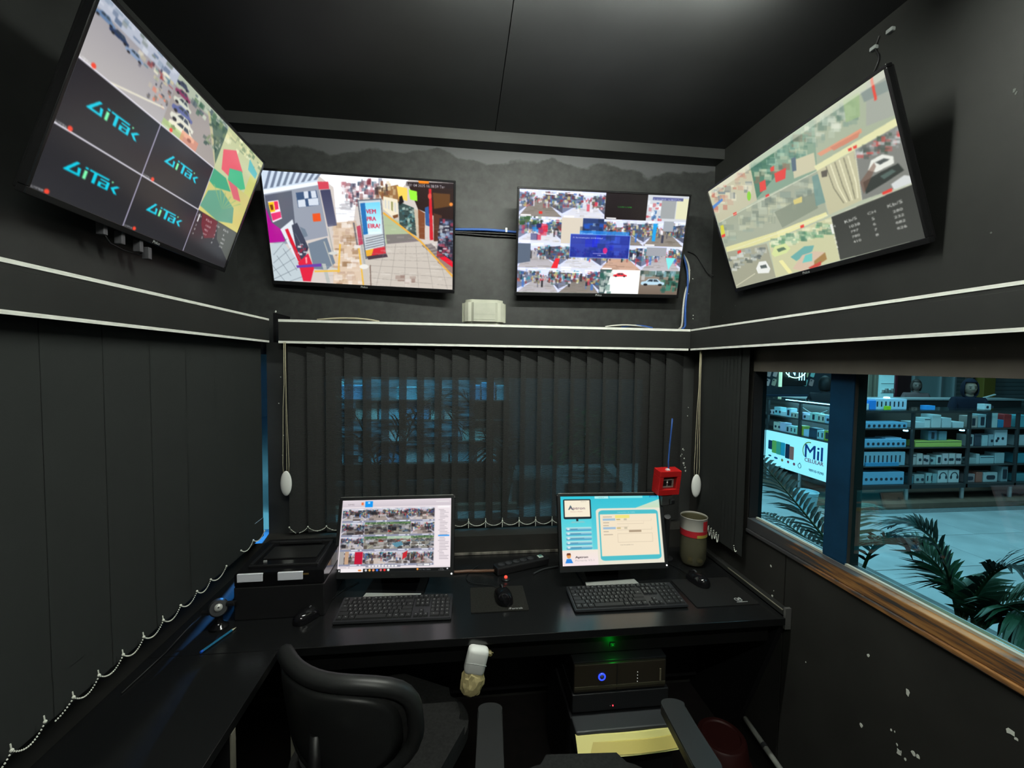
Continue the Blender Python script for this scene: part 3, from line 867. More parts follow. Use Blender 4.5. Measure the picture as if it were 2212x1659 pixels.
def screen_desk_left():
    c = Cv(420, 256, None, (232, 222, 226))
    c.rect(0, 0, 1, .1, (226, 216, 222), 1, (206, 196, 204))
    c.text('VMS', .05, .075, .06, (150, 140, 146)); c.rect(.175, .035, .195, .075, (232, 120, 70)); c.rect(.21, .02, .28, .105, (20, 150, 240))
    c.rect(.235, .03, .255, .055, (180, 220, 250)); c.rect(.86, .04, .98, .05, (236, 230, 232))
    fl = [(180, 176, 170), (160, 150, 140), (120, 116, 112), (200, 190, 176)]
    kinds = 'cccc' 'cppc' 'cppp' 'cccc'
    for j in range(4):
        for i in range(4):
            x0, y0 = .01 + i * .21, .12 + j * .2
            k = Cell(c, x0, y0, x0 + .208, y0 + .172)
            if kinds[j * 4 + i] == 'p':
                k.parking(60 + i + 5 * j, (1, 1, 1), (130, 128, 120))
            else:
                k.corridor(40 + i + 5 * j, (.95, .93, .95), fl[(i + 2 * j) % 4])
            k.blot(0, .3, 1, 1, 12, .26, .22, [(24, 24, 30), (70, 60, 60), (206, 200, 206), (60, 46, 40)], 80 + i + 4 * j, .7)
            if (i, j) == (0, 3):
                k.rect(.66, .05, 1, 1, (190, 24, 56)); k.rect(0, 0, .2, 1, (170, 166, 164)); k.rect(.24, 0, .4, 1, (196, 160, 130))
            if (i, j) == (2, 3):
                k.poly([(.7, .2), (.9, .0), (.86, .5), (.68, .7)], (200, 40, 50))
            if (i, j) == (2, 2):
                k.poly([(.2, .6), (.6, .4), (.7, .7), (.4, .9)], (90, 140, 160)); k.rect(0, 0, 1, .2, (206, 226, 206), .7)
            c.rect(x0, y0 + .172, x0 + .21, y0 + .2, (140, 144, 166)); c.rect(x0 + .1, y0 + .178, x0 + .16, y0 + .19, (236, 236, 246))
            c.rect(x0 + .18, y0 + .178, x0 + .195, y0 + .192, (240, 240, 250))
    c.rect(.86, .1, 1, .93, (238, 228, 232)); c.rect(.875, .11, .985, .135, (250, 246, 248))
    g = np.random.default_rng(2)
    for i in range(34):
        y = .16 + .0205 * i
        x = .885 + .012 * (i % 7 > 0)
        c.rect(x, y, x + .035 + .055 * g.random(), y + .007, (176, 166, 174))
    c.rect(.885, .515, .985, .535, (70, 160, 240))
    c.rect(.25, .905, .56, .94, (150, 150, 164))
    for i in range(9):
        c.rect(.275 + .029 * i, .911, .296 + .029 * i, .934, (240, 238, 240))
    c.rect(.70, .895, .82, .93, (140, 140, 150)); c.rect(.765, .902, .812, .924, (244, 244, 244)); c.rect(.71, .902, .755, .924, (190, 190, 196))
    for i in range(3):
        c.rect(.02, .912 + .013 * i, .08, .917 + .013 * i, (190, 180, 186)); c.rect(.095, .912 + .013 * i, .11, .917 + .013 * i, (170, 160, 166))
    c.rect(0, .955, 1, 1, (20, 22, 22)); c.rect(.03, .955, .23, 1, (242, 236, 238)); c.ell(.2, .976, .016, .012, (226, 130, 60))
    c.rect(.012, .968, .024, .99, (240, 240, 240))
    for i, k in enumerate(((210, 210, 214), (240, 180, 90), (240, 150, 110), (60, 120, 226), (206, 110, 120), (236, 50, 50), (220, 240, 236))):
        c.ell(.255 + .033 * i, .976, .011, .016, k)
    c.ell(.71, .972, .009, .014, (236, 150, 60)); c.text('30°C  Parc. nublado', .725, .982, .1, (220, 222, 224)); c.text('16:38', .905, .975, .03, (220, 220, 220)); c.text('01/04/2025', .895, .992, .05, (220, 220, 220))
    c.rect(.965, .962, .978, .98, (236, 236, 240))
    return c.out(1.02), 420, 256


def screen_desk_right():
    c = Cv(420, 256, None, (246, 236, 214))
    c.rect(0, 0, 1, .82, (56, 196, 216), 1, (110, 216, 226))
    c.rect(0, 0, .3, .8, (50, 206, 226), .6, (150, 236, 232))
    c.rect(0, .78, 1, 1, (248, 236, 222), 1, (250, 232, 236))
    c.rect(.34, 0, .48, .04, (176, 240, 240)); c.text('LAYOUT', .375, .03, .06, (80, 130, 130)); c.rect(.49, 0, .83, .035, (130, 232, 236)); c.rect(.9, 0, .985, .028, (30, 150, 196)); c.text('APTRON', .91, .024, .06, (226, 246, 250))
    c.poly([(.72, .2), (1, .055), (1, .21)], (196, 230, 216), 1, (206, 226, 190)); c.poly([(.35, .19), (1, .19), (1, 1), (.37, 1)], (0, 0, 0), 0)
    # white-edged form panel
    def rr(x0, y0, x1, y1, r, col, col2=None):
        P = [(x0 + (x1 - x0) * (.5 + px), y0 + (y1 - y0) * (.5 + py)) for px, py in [(a / (x1 - x0) if True else 0, b / (y1 - y0)) for a, b in rrect(x1 - x0, y1 - y0, r, 6)]]
        c.poly(P, col, 1, col2)
    rr(.345, .185, 1.03, 1.04, .05, (236, 232, 214)); rr(.37, .215, .975, .945, .045, (80, 194, 206)); c.rect(.383, .275, .957, .88, (250, 236, 208)); c.rect(.383, .275, .957, .88, (246, 228, 200), .5)
    c.text('CADASTRO DE VISITA', .56, .255, .18, (206, 240, 240))
    for y, w, hl in ((.315, .09, 0), (.355, .125, 1), (.4, .06, 0), (.442, .055, 0), (.483, .125, 1), (.53, .05, 0), (.575, .09, 0)):
        if hl:
            c.rect(.41, y - .018, .41 + w, y + .014, (166, 196, 220)); c.rect(.545, y - .008, .585, y + .008, (196, 176, 110)); c.rect(.62, y - .014, .65, y + .014, (206, 196, 170))
        else:
            c.rect(.412, y - .006, .412 + w, y + .006, (190, 176, 156))
    c.rect(.535, .29, .68, .335, (246, 232, 130))
    for y, x1 in ((.36, .9), (.4, .82), (.445, .66), (.49, .9)):
        c.line([(.55, y + .02), (x1, y + .02), (x1, y - .015)], .7, (206, 190, 166))
    c.rect(.665, .515, .79, .545, (176, 156, 130)); c.line([(.55, .565), (.9, .565), (.9, .69), (.55, .69), (.55, .565)], 1.0, (206, 188, 164)); c.text('ENCERRAMENTO', .57, .735, .13, (160, 150, 136))
    # the drawn monitor with the word on it
    rr(.03, .045, .3, .335, .015, (30, 40, 46)); c.rect(.042, .06, .288, .305, (250, 240, 216))
    c.poly([(.075, .2), (.1, .13), (.125, .2), (.112, .2), (.1, .16), (.088, .2)], (70, 100, 110)); c.text('Aptron', .085, .195, .155, (110, 76, 96)); c.text('Acesso e Ponto', .095, .235, .12, (190, 130, 130)); c.text('Aptron', .2, .085, .06, (180, 170, 160))
    c.rect(.15, .335, .17, .37, (30, 40, 46)); c.poly([(.11, .37), (.22, .365), (.24, .39), (.09, .395)], (130, 206, 210))
    for i in range(5):
        y = .455 + .066 * i
        rr(.045, y, .295, y + .052, .014, (206, 240, 236), (60, 150, 196)); c.ell(.07, y + .026, .012, .014, (226, 236, 240)); c.rect(.09, y + .024, .16 + .03 * (i % 3), y + .031, (60, 120, 150))
    c.ell(.065, .86, .02, .035, (232, 160, 90)); c.poly([(.043, .85), (.05, .82), (.08, .82), (.086, .85)], (110, 60, 40)); c.poly([(.03, .96), (.045, .9), (.085, .9), (.103, .96)], (50, 140, 230))
    c.text('Aptron', .125, .895, .12, (60, 50, 54)); c.text('Aptron', .127, .895, .12, (60, 50, 54)); c.text('Portaria V2.1', .125, .94, .18, (190, 180, 180))
    return c.out(0.97), 420, 256


for ch in 'QWERTYUIOPASDFGHJKLZXCVBNM1234567890+-*/.,;[]=':
    text_tris(ch)
SCREENS = dict(left=screen_left(), arcade=screen_arcade(), sixteen=screen_sixteen(), right=screen_right(),
               desk_left=screen_desk_left(), desk_right=screen_desk_right())


def screen_mat():
    if 'screen' in MATS:
        return MATS['screen']
    m = bpy.data.materials.new('lit_screen')
    m.use_nodes = True
    nt = m.node_tree
    b = nt.nodes['Principled BSDF']
    b.inputs['Base Color'].default_value = (.004, .004, .005, 1)
    b.inputs['Roughness'].default_value = .22
    b.inputs['Specular IOR Level'].default_value = .45
    at = nt.nodes.new('ShaderNodeAttribute')
    at.attribute_name = 'picture'
    nt.links.new(at.outputs['Color'], b.inputs['Emission Color'])
    b.inputs['Emission Strength'].default_value = 1.0
    MATS['screen'] = m
    return m


def screen_mesh(parent, key, w, h, y=0.0):
    """the lit panel: a fine grid in the local xz plane, facing -y, coloured point by point"""
    img, nx, ny = SCREENS[key]
    xs = np.linspace(-w / 2, w / 2, nx)
    zs = np.linspace(h / 2, -h / 2, ny)
    X, Z = np.meshgrid(xs, zs)
    co = np.zeros((nx * ny, 3), np.float32)
    co[:, 0], co[:, 1], co[:, 2] = X.ravel(), y, Z.ravel()
    idx = np.arange(nx * ny).reshape(ny, nx)
    q = np.stack([idx[:-1, :-1], idx[1:, :-1], idx[1:, 1:], idx[:-1, 1:]], -1).reshape(-1, 4)
    me = bpy.data.meshes.new('screen')
    me.vertices.add(len(co))
    me.vertices.foreach_set('co', co.ravel())
    me.loops.add(q.size)
    me.loops.foreach_set('vertex_index', q.ravel().astype(np.int32))
    me.polygons.add(len(q))
    me.polygons.foreach_set('loop_start', np.arange(0, q.size, 4, dtype=np.int32))
    me.update(calc_edges=True)
    a = me.color_attributes.new('picture', 'FLOAT_COLOR', 'POINT')
    rgba = np.ones((nx * ny, 4), np.float32)
    rgba[:, :3] = img.reshape(-1, 3)
    a.data.foreach_set('color', rgba.ravel())
    me.materials.append(screen_mat())
    o = bpy.data.objects.new('screen', me)
    o.parent = parent
    COL.objects.link(o)
    return o

# ------------------------------------------------------------------ materials of the booth
m_wall = mat('black_wall_paint', (.029, .031, .030), .55, .4, noise=(5, .22))
m_ceil = mat('black_ceiling_paint', (.038, .040, .041), .55, .4, noise=(3, .12))
m_low = mat('dark_low_wall_paint', (.022, .0215, .0195), .7, .25, noise=(4, .25))
m_floor = mat('dark_floor', (.012, .010, .010), .6, .3, noise=(20, .3))
m_board = mat('black_board', (.017, .018, .017), .6, .3, noise=(8, .1))
m_band = mat('bare_board_edge', (.78, .80, .74), .6, .3, noise=(30, .15, (1, 1, 8)))
m_lam = mat('black_laminate', (.008, .0085, .009), .22, .75, noise=(60, .15, (1, 6, 1)))
m_blk = mat('black_plastic', (.010, .010, .011), .42, .4)
m_gloss = mat('gloss_black_plastic', (.006, .006, .007), .12, .5)
m_dk = mat('dark_grey_plastic', (.035, .037, .040), .45, .4)
m_bez = mat('screen_frame_black', (.009, .009, .010), .25, .45)
m_silver = mat('silver_edge', (.42, .42, .40), .35, .5, .6)
m_white = mat('white_plastic', (.84, .86, .83), .45, .4)
m_cream = mat('cream_plastic', (.46, .47, .39), .6, .3, noise=(12, .10))
m_cord = mat('cream_cord', (.42, .39, .27), .8, .2)
m_bead = mat('pale_bead', (.85, .87, .78), .5, .4)
m_blue = mat('blue_cable', (.03, .10, .36), .5, .4)
m_wcab = mat('white_cable', (.55, .55, .50), .5, .4)
m_chip = mat('bare_plaster', (.72, .74, .68), .8, .2)
m_fab = mat('black_chair_cloth', (.014, .014, .014), .85, .2, noise=(120, .3))
m_pu = mat('black_chair_rubber', (.017, .018, .018), .42, .4)
m_pale = mat('pale_panel_edge', (.20, .19, .15), .7, .2, noise=(14, .2))
m_pipe = mat('grey_pipe', (.22, .23, .21), .5, .4, noise=(10, .2))
m_red = mat('red_plastic', (.52, .012, .012), .35, .5)
m_mark = mat('white_print', (.55, .57, .56), .6, .3)
m_metal = mat('dull_metal', (.35, .35, .34), .35, .5, .8)


def slat_mat():
    m = bpy.data.materials.new('blind_cloth')
    m.use_nodes = True
    nt = m.node_tree
    b = nt.nodes['Principled BSDF']
    b.inputs['Base Color'].default_value = (.034, .036, .035, 1)
    b.inputs['Roughness'].default_value = .85
    b.inputs['Specular IOR Level'].default_value = .2
    t = nt.nodes.new('ShaderNodeBsdfTransparent')
    mx = nt.nodes.new('ShaderNodeMixShader')
    # an open weave: a fine thread pattern lets part of the light through
    tc = nt.nodes.new('ShaderNodeTexCoord')
    w = nt.nodes.new('ShaderNodeTexWave')
    w.bands_direction = 'Z'
    w.inputs['Scale'].default_value = 60
    w.inputs['Distortion'].default_value = 3.0
    w.inputs['Detail'].default_value = 2
    rg = nt.nodes.new('ShaderNodeMapRange')
    rg.inputs['To Min'].default_value = .10
    rg.inputs['To Max'].default_value = .135
    nt.links.new(tc.outputs['Object'], w.inputs['Vector'])
    nt.links.new(w.outputs['Fac'], rg.inputs['Value'])
    nt.links.new(rg.outputs['Result'], mx.inputs['Fac'])
    nt.links.new(b.outputs[0], mx.inputs[1])
    nt.links.new(t.outputs[0], mx.inputs[2])
    nt.links.new(mx.outputs[0], nt.nodes['Material Output'].inputs['Surface'])
    return m


m_slat = slat_mat()
m_slat_solid = mat('blind_cloth_lined', (.026, .029, .028), .85, .2)
m_glass = glass('teal_window_glass', (.52, .80, .86), .05)
m_clear = glass('clear_glass', (.90, .97, .97), .03)


def scuffed_wall():
    """black paint with a rough band of older grey paint under the ceiling trim"""
    m = mat('scuffed_black_paint', (.027, .029, .028), .55, .35, noise=(26, .30))
    nt = m.node_tree
    b = nt.nodes['Principled BSDF']
    src = b.inputs['Base Color'].links[0].from_socket
    tc = nt.nodes.new('ShaderNodeTexCoord')
    sx = nt.nodes.new('ShaderNodeSeparateXYZ')
    nt.links.new(tc.outputs['Object'], sx.inputs[0])
    nz = nt.nodes.new('ShaderNodeTexNoise')
    nz.inputs['Scale'].default_value = 3.2
    nz.inputs['Detail'].default_value = 8
    nt.links.new(tc.outputs['Object'], nz.inputs['Vector'])
    ma = nt.nodes.new('ShaderNodeMath'); ma.operation = 'MULTIPLY_ADD'
    ma.inputs[1].default_value = .26; ma.inputs[2].default_value = -2.985
    nt.links.new(nz.outputs['Fac'], ma.inputs[0])
    ad = nt.nodes.new('ShaderNodeMath'); ad.operation = 'ADD'
    nt.links.new(ma.outputs[0], ad.inputs[0]); nt.links.new(sx.outputs['Z'], ad.inputs[1])
    rg = nt.nodes.new('ShaderNodeMapRange'); rg.inputs['From Min'].default_value = 0; rg.inputs['From Max'].default_value = .012
    nt.links.new(ad.outputs[0], rg.inputs['Value'])
    mx = nt.nodes.new('ShaderNodeMix'); mx.data_type = 'RGBA'
    nt.links.new(rg.outputs['Result'], mx.inputs['Factor'])
    nt.links.new(src, mx.inputs[6])
    mx.inputs[7].default_value = (.072, .075, .078, 1)
    nt.links.new(mx.outputs[2], b.inputs['Base Color'])
    return m


def worn_sill():
    m = bpy.data.materials.new('worn_sill_wood')
    m.use_nodes = True
    nt = m.node_tree
    b = nt.nodes['Principled BSDF']
    b.inputs['Roughness'].default_value = .6
    tc = nt.nodes.new('ShaderNodeTexCoord')
    mp = nt.nodes.new('ShaderNodeMapping'); mp.inputs['Scale'].default_value = (1, 2.2, 42)
    nz = nt.nodes.new('ShaderNodeTexNoise'); nz.inputs['Scale'].default_value = 1.6; nz.inputs['Detail'].default_value = 7; nz.inputs['Roughness'].default_value = .7
    nt.links.new(tc.outputs['Object'], mp.inputs['Vector']); nt.links.new(mp.outputs['Vector'], nz.inputs['Vector'])
    # the paint has worn off more and more towards the open end of the window
    sx = nt.nodes.new('ShaderNodeSeparateXYZ'); nt.links.new(tc.outputs['Object'], sx.inputs[0])
    mr = nt.nodes.new('ShaderNodeMapRange'); mr.inputs['From Min'].default_value = 1.72; mr.inputs['From Max'].default_value = 1.2
    mr.inputs['To Min'].default_value = -.22; mr.inputs['To Max'].default_value = .06
    nt.links.new(sx.outputs['Y'], mr.inputs['Value'])
    ad = nt.nodes.new('ShaderNodeMath'); ad.operation = 'ADD'; nt.links.new(nz.outputs['Fac'], ad.inputs[0]); nt.links.new(mr.outputs['Result'], ad.inputs[1])
    cr = nt.nodes.new('ShaderNodeValToRGB')
    e = cr.color_ramp.elements
    e[0].position, e[0].color = .30, (.035, .036, .040, 1)
    e[1].position, e[1].color = .66, (.36, .17, .05, 1)
    q = e.new(.47); q.color = (.045, .042, .042, 1)
    q = e.new(.52); q.color = (.16, .07, .025, 1)
    nt.links.new(ad.outputs[0], cr.inputs['Fac']); nt.links.new(cr.outputs['Color'], b.inputs['Base Color'])
    return m


m_wallr = mat('right_black_paint', (.016, .017, .0155), .6, .3, noise=(5, .22))
m_scuff = scuffed_wall()
m_sill = worn_sill()

# ------------------------------------------------------------------ room shell
YB, XL, XR, ZC = 2.44, -1.20, 1.50, 2.97


def struct(name, boxes, m, parent=None, bev=0.0):
    bm = B()
    for b in boxes:
        bx(bm, *b, bev=bev)
    return obj(name, bm, m, parent, kind='structure')


fl = struct('floor', [(-1.3, 1.6, -1.4, 2.6, -.08, 0)], m_floor)
ce = struct('ceiling', [(-1.3, 1.6, -1.4, 2.6, ZC + .012, ZC + .09)], m_blk)
for x0, x1 in ((-1.3, .164), (.168, 1.6)):
    bm = B(); bx(bm, x0, x1, -1.4, 2.5, ZC, ZC + .0125); obj('ceiling_panel', bm, m_ceil, ce)
wb = struct('wall_back', [(-1.26, 1.56, YB, YB + .06, 1.80, ZC + .05)], m_scuff)
wl = struct('wall_left', [(XL - .06, XL, -1.4, YB, 1.80, ZC + .05)], m_wall)
wr = struct('wall_right', [(XR, XR + .06, -1.4, YB, 1.80, ZC + .05)], m_wallr)
wf = struct('wall_front', [(-1.3, 1.6, -1.46, -1.4, 0, ZC + .05)], m_wall)
struct('trim_1', [(XL, XR, 2.35, YB, 2.912, ZC)], m_wall)
# lower back wall: parapet, piers and header round the back window
bm = B(); bx(bm, -1.0, 1.27, 2.085, 2.26, 0, .845); obj('wall_parapet', bm, m_low, wb)
bm = B(); bx(bm, -.955, -.725, 2.20, 2.26, .845, 1.80); obj('wall_pier', bm, m_wall, wb)
bm = B(); bx(bm, 1.02, 1.33, 2.20, 2.26, .845, 1.80); obj('wall_pier', bm, m_wall, wb)
bm = B(); bx(bm, -.725, 1.02, 2.20, 2.26, 1.665, 1.80); obj('wall_header', bm, m_wall, wb)
# lower side walls
bm = B(); bx(bm, -1.06, -1.0, -1.4, 2.14, 0, 1.80); obj('wall_panel', bm, m_low, wl)
bm = B(); bx(bm, 1.27, 1.33, 1.493, 2.2, 0, .98); obj('wall_panel', bm, m_low, wr)
bm = B(); bx(bm, 1.27, 1.33, -1.4, 1.487, 0, .98); obj('wall_panel', bm, m_low, wr)
bm = B(); bx(bm, 1.27, 1.33, 1.72, 2.2, .98, 1.80); obj('wall_pier', bm, m_low, wr)
bm = B(); bx(bm, 1.27, 1.33, -1.4, 1.72, 1.692, 1.80); obj('wall_header', bm, mat('brown_black_header', (.11, .10, .085), .7, .25, noise=(5, .2)), wr)
bm = B(); bx(bm, 1.27, 1.33, -1.4, -.95, .98, 1.692); obj('wall_pier', bm, m_low, wr)
# paint chips on the walls
def chip(bm, c, n, s, g):
    """an irregular flake standing a hair off the wall; c point, n normal axis ('x' or 'y')"""
    k = 7
    pts = []
    for i in range(k):
        a = 2 * PI * i / k
        r = s * (.5 + .7 * g.random())
        du, dv = r * math.cos(a) * .8, r * math.sin(a)
        pts.append(Vector((c[0], c[1] + du, c[2] + dv)) if n == 'x' else Vector((c[0] + du, c[1], c[2] + dv)))
    d = Vector((-.0008, 0, 0)) if n == 'x' else Vector((0, -.0008, 0))
    lo = [bm.verts.new(p) for p in pts]; hi = [bm.verts.new(p + d) for p in pts]
    bm.faces.new(hi)
    for i in range(k):
        bm.faces.new((lo[i], lo[(i + 1) % k], hi[(i + 1) % k], hi[i]))


g = random.Random(3)
bm = B()
for y, z, s in ((1.567, .892, .007), (1.552, .775, .006), (1.141, .814, .006), (1.021, .789, .010), (1.151, .576, .007), (1.041, .615, .004), (1.017, .594, .005),
                (.998, .63, .007), (.985, .632, .006), (.799, .874, .010), (.788, .866, .005), (1.036, .598, .009), (1.030, .604, .005), (1.373, .624, .003), (1.06, .643, .004), (1.05, .647, .003), (1.545, .80, .003)):
    chip(bm, (1.2698, y, z), 'x', s, g)
obj('paint_flecks', bm, m_chip, wr, kind='stuff')
bm = B()
for y, z, s in ((1.03, 2.48, .006), (1.026, 2.47, .005), (1.061, 2.104, .004), (2.2, 2.05, .003), (2.31, 2.0, .003)):
    chip(bm, (1.4998, y, z), 'x', s, g)
obj('paint_flecks', bm, mat('grey_fleck', (.12, .13, .12), .8, .2), wr, kind='stuff')
bm = B()
for x, z, s in ((1.243, 1.483, .003), (1.24, 1.437, .004), (1.207, 1.212, .008), (1.219, 1.251, .006), (1.227, 1.173, .007), (1.236, 1.147, .005), (1.229, 1.199, .006), (1.240, 1.128, .005),
                (1.20, 1.225, .004), (1.185, 1.232, .004), (1.215, 1.222, .004), (1.225, 1.245, .004), (1.23, 1.16, .004), (-.90, 1.50, .004), (-.89, 1.63, .004), (-.885, 1.24, .005), (-.88, 1.34, .003)):
    chip(bm, (x, 2.1998, z), 'y', s, g)
for x, z, s in ((-1.008, 1.976, .007), (-1.105, 1.944, .005), (1.30, 2.36, .005), (1.36, 2.29, .004), (1.38, 2.24, .006), (1.355, 2.15, .004), (1.39, 2.02, .004), (1.39, 2.0, .004)):
    chip(bm, (x, 2.4398, z), 'y', s, g)
obj('paint_flecks', bm, m_chip, wb, kind='stuff')
bm = B()
prism(bm, [(1.20, .0), (1.268, .0), (1.268, .001), (1.20, .001)], 0, .001)
bm.free()

# back window and side window
w1 = struct('window_1', [(-.725, -.69, 2.215, 2.25, .845, 1.665), (.985, 1.02, 2.215, 2.25, .845, 1.665), (-.69, .985, 2.215, 2.25, .845, .875), (-.69, .985, 2.215, 2.25, 1.635, 1.665), (.13, .165, 2.215, 2.25, .875, 1.635)], m_blk)
bm = B(); bx(bm, -.69, .13, 2.23, 2.236, .875, 1.635); obj('pane', bm, m_glass, w1)
bm = B(); bx(bm, .165, .985, 2.23, 2.236, .875, 1.635); obj('pane', bm, m_glass, w1)
w2 = struct('window_2', [(1.272, 1.33, 1.712, 1.72, 1.04, 1.692), (1.30, 1.33, -.95, -.92, 1.04, 1.692)], m_blk)
bm = B(); bx(bm, 1.268, 1.345, -.95, 1.72, .992, 1.040, bev=.003); obj('sill_board', bm, m_sill, w2)
bm = B(); bx(bm, 1.262, 1.30, -.95, 1.72, .976, .992, bev=.003); obj('sill_lip', bm, m_sill, w2)
bm = B(); bx(bm, 1.296, 1.306, -.92, 1.70, 1.040, 1.048); obj('glazing_bead', bm, mat('pale_bead_strip', (.40, .40, .33), .6, .3), w2)
bm = B(); bx(bm, 1.296, 1.301, 1.262, 1.353, 1.040, 1.692, bev=.001); obj('post_cover', bm, mat('dark_blue_post', (.003, .032, .075), .6, .15, noise=(6, .3)), w2)
bm = B(); bx(bm, 1.301, 1.346, 1.262, 1.353, 1.03, 1.692); obj('window_post', bm, mat('brown_post_back', (.030, .028, .024), .6, .3), w2)
bm = B(); bx(bm, 1.312, 1.318, 1.355, 1.711, 1.046, 1.692); obj('pane', bm, m_glass, w2)
bm = B(); bx(bm, 1.312, 1.318, -.92, 1.260, 1.046, 1.692); obj('pane', bm, m_glass, w2)
bm = B(); bx(bm, 1.346, 1.42, -.95, 1.72, .990, 1.004, bev=.002); obj('outer_ledge', bm, mat('pale_outer_ledge', (.45, .48, .48), .4, .4), w2)
# narrow glass in the corner slit
w3 = struct('window_3', [(-1.0, -.955, 2.22, 2.25, 1.74, 1.80)], m_blk)
bm = B(); bx(bm, -1.0, -.955, 2.23, 2.235, .845, 1.74); obj('pane', bm, m_glass, w3)

bm = B(); bx(bm, -.948, -.935, 2.262, 3.42, .80, 1.95); obj('light_baffle', bm, mat('black_baffle', (.006, .006, .007), .8, .1), wb)  # unseen baffle added to keep the blue spot off the back window

# ------------------------------------------------------------------ ceiling lamp
t = thing('tube_lamp', 'white tube lamp on the ceiling running across toward the car park screen', 'lamp', (.40, 1.22, ZC))
bm = B(); bx(bm, -.60, .60, -.022, .022, -.038, 0, bev=.004); obj('lamp_housing', bm, m_white, t)
for s in (-1, 1):
    bm = B(); bx(bm, s * .585 - .012, s * .585 + .012, -.014, .014, -.078, -.036, bev=.003); obj('lamp_holder', bm, m_white, t)
bm = B(); cyl(bm, (-.573, 0, -.062), (.573, 0, -.062), .013, n=20); obj('tube', bm, mat('lit_tube', (.9, .9, .88), .4, emit=(.97, 1.0, .90), es=290), t)

t = thing('tube_lamp', 'added fill tube lamp on the ceiling at the entrance end of the booth', 'lamp', (.25, -.75, ZC))  # fill lamp added to brighten the lower walls and ceiling
bm = B(); bx(bm, -.60, .60, -.022, .022, -.038, 0, bev=.004); obj('lamp_housing', bm, m_white, t)
for s in (-1, 1):
    bm = B(); bx(bm, s * .585 - .012, s * .585 + .012, -.014, .014, -.078, -.036, bev=.003); obj('lamp_holder', bm, m_white, t)
bm = B(); cyl(bm, (-.573, 0, -.062), (.573, 0, -.062), .013, n=20); obj('tube', bm, mat('fill_tube', (.9, .9, .88), .4, emit=(.97, 1.0, .90), es=235), t)

# ------------------------------------------------------------------ pelmet boxes with bare edges
def pelmet(label, front, top, bands):
    p = thing('pelmet', label, 'pelmet', (0, 0, 0), group='pelmets over the blinds')
    bm = B(); bx(bm, *front, bev=.001); obj('front_board', bm, m_board, p)
    bm = B(); bx(bm, *top); obj('top_board', bm, m_board, p)
    for b in bands:
        bm = B(); bx(bm, *b); obj('edge_band', bm, m_band, p, label='bare pale board edge')
    return p


pelmet('black pelmet board over the back window, pale router standing on it', (-.868, 1.20, 2.125, 2.143, 1.796, 1.886), (-.868, 1.50, 2.125, 2.44, 1.886, 1.905),
       [(-.868, 1.198, 2.1235, 2.126, 1.8945, 1.9065), (-.868, 1.19, 2.1235, 2.126, 1.7935, 1.8045)])
pelmet('long black pelmet board on the side wall without a window view', (-.918, -.90, -1.38, 2.105, 1.796, 1.886), (-1.20, -.90, -1.38, 2.105, 1.886, 1.905),
       [(-.9005, -.8985, -1.38, 2.10, 1.8965, 1.9055), (-.9005, -.8985, -1.38, 2.10, 1.7945, 1.8035)])
pelmet('long black pelmet board above the window to the shops', (1.20, 1.218, -1.38, 2.125, 1.796, 1.886), (1.20, 1.50, -1.38, 2.124, 1.886, 1.905),
       [(1.1985, 1.2005, -1.38, 2.12, 1.8965, 1.9055), (1.1985, 1.2005, -1.38, 2.12, 1.7945, 1.804)])

# ------------------------------------------------------------------ vertical blinds
def chain_pts(a, b, sag, step=.0075):
    n = max(3, int(((Vector(b) - Vector(a)).length * 1.1 + 1.7 * sag) / step))
    out = []
    for i in range(n + 1):
        u = i / n
        p = Vector(a).lerp(Vector(b), u)
        p.z -= sag * 4 * u * (1 - u)
        out.append(p)
    return out


def beads(bm, pts, r=.0026):
    for p in pts:
        v = [bm.verts.new(p + Vector(d) * r) for d in ((1, 0, 0), (-1, 0, 0), (0, 1, 0), (0, -1, 0), (0, 0, 1.2), (0, 0, -1.2))]
        for a, b, c in ((0, 2, 4), (2, 1, 4), (1, 3, 4), (3, 0, 4), (2, 0, 5), (1, 2, 5), (3, 1, 5), (0, 3, 5)):
            bm.faces.new((v[a], v[b], v[c]))


SLATS = {}


def slat(parent, c, ang, top, bot, w, m):
    key = (round(top, 3), round(bot, 3), w, m.name)
    if key not in SLATS:
        bm = B()
        # a cloth strip with a pocket for the weight at the hem; slightly bowed
        n = 4
        for (z0, z1, th) in ((bot + .09, top, .0010), (bot, bot + .09, .0022)):
            for i in range(n):
                u0, u1 = i / n - .5, (i + 1) / n - .5
                bow = 0 if m is m_slat_solid else .006
                y0, y1 = bow * (4 * u0 * u0), bow * (4 * u1 * u1)
                vs = [bm.verts.new(p) for p in ((u0 * w, y0 - th, z0), (u1 * w, y1 - th, z0), (u1 * w, y1 - th, z1), (u0 * w, y0 - th, z1))]
                bm.faces.new(vs)
        bmesh.ops.remove_doubles(bm, verts=bm.verts, dist=1e-5)
        me = bpy.data.meshes.new('slat')
        bm.to_mesh(me); bm.free()
        me.materials.append(m)
        SLATS[key] = me
    o = bpy.data.objects.new('slat', SLATS[key])
    o.location = (c[0], c[1], 0)
    o.rotation_euler = (0, 0, ang)
    o.parent = parent
    COL.objects.link(o)
    return o


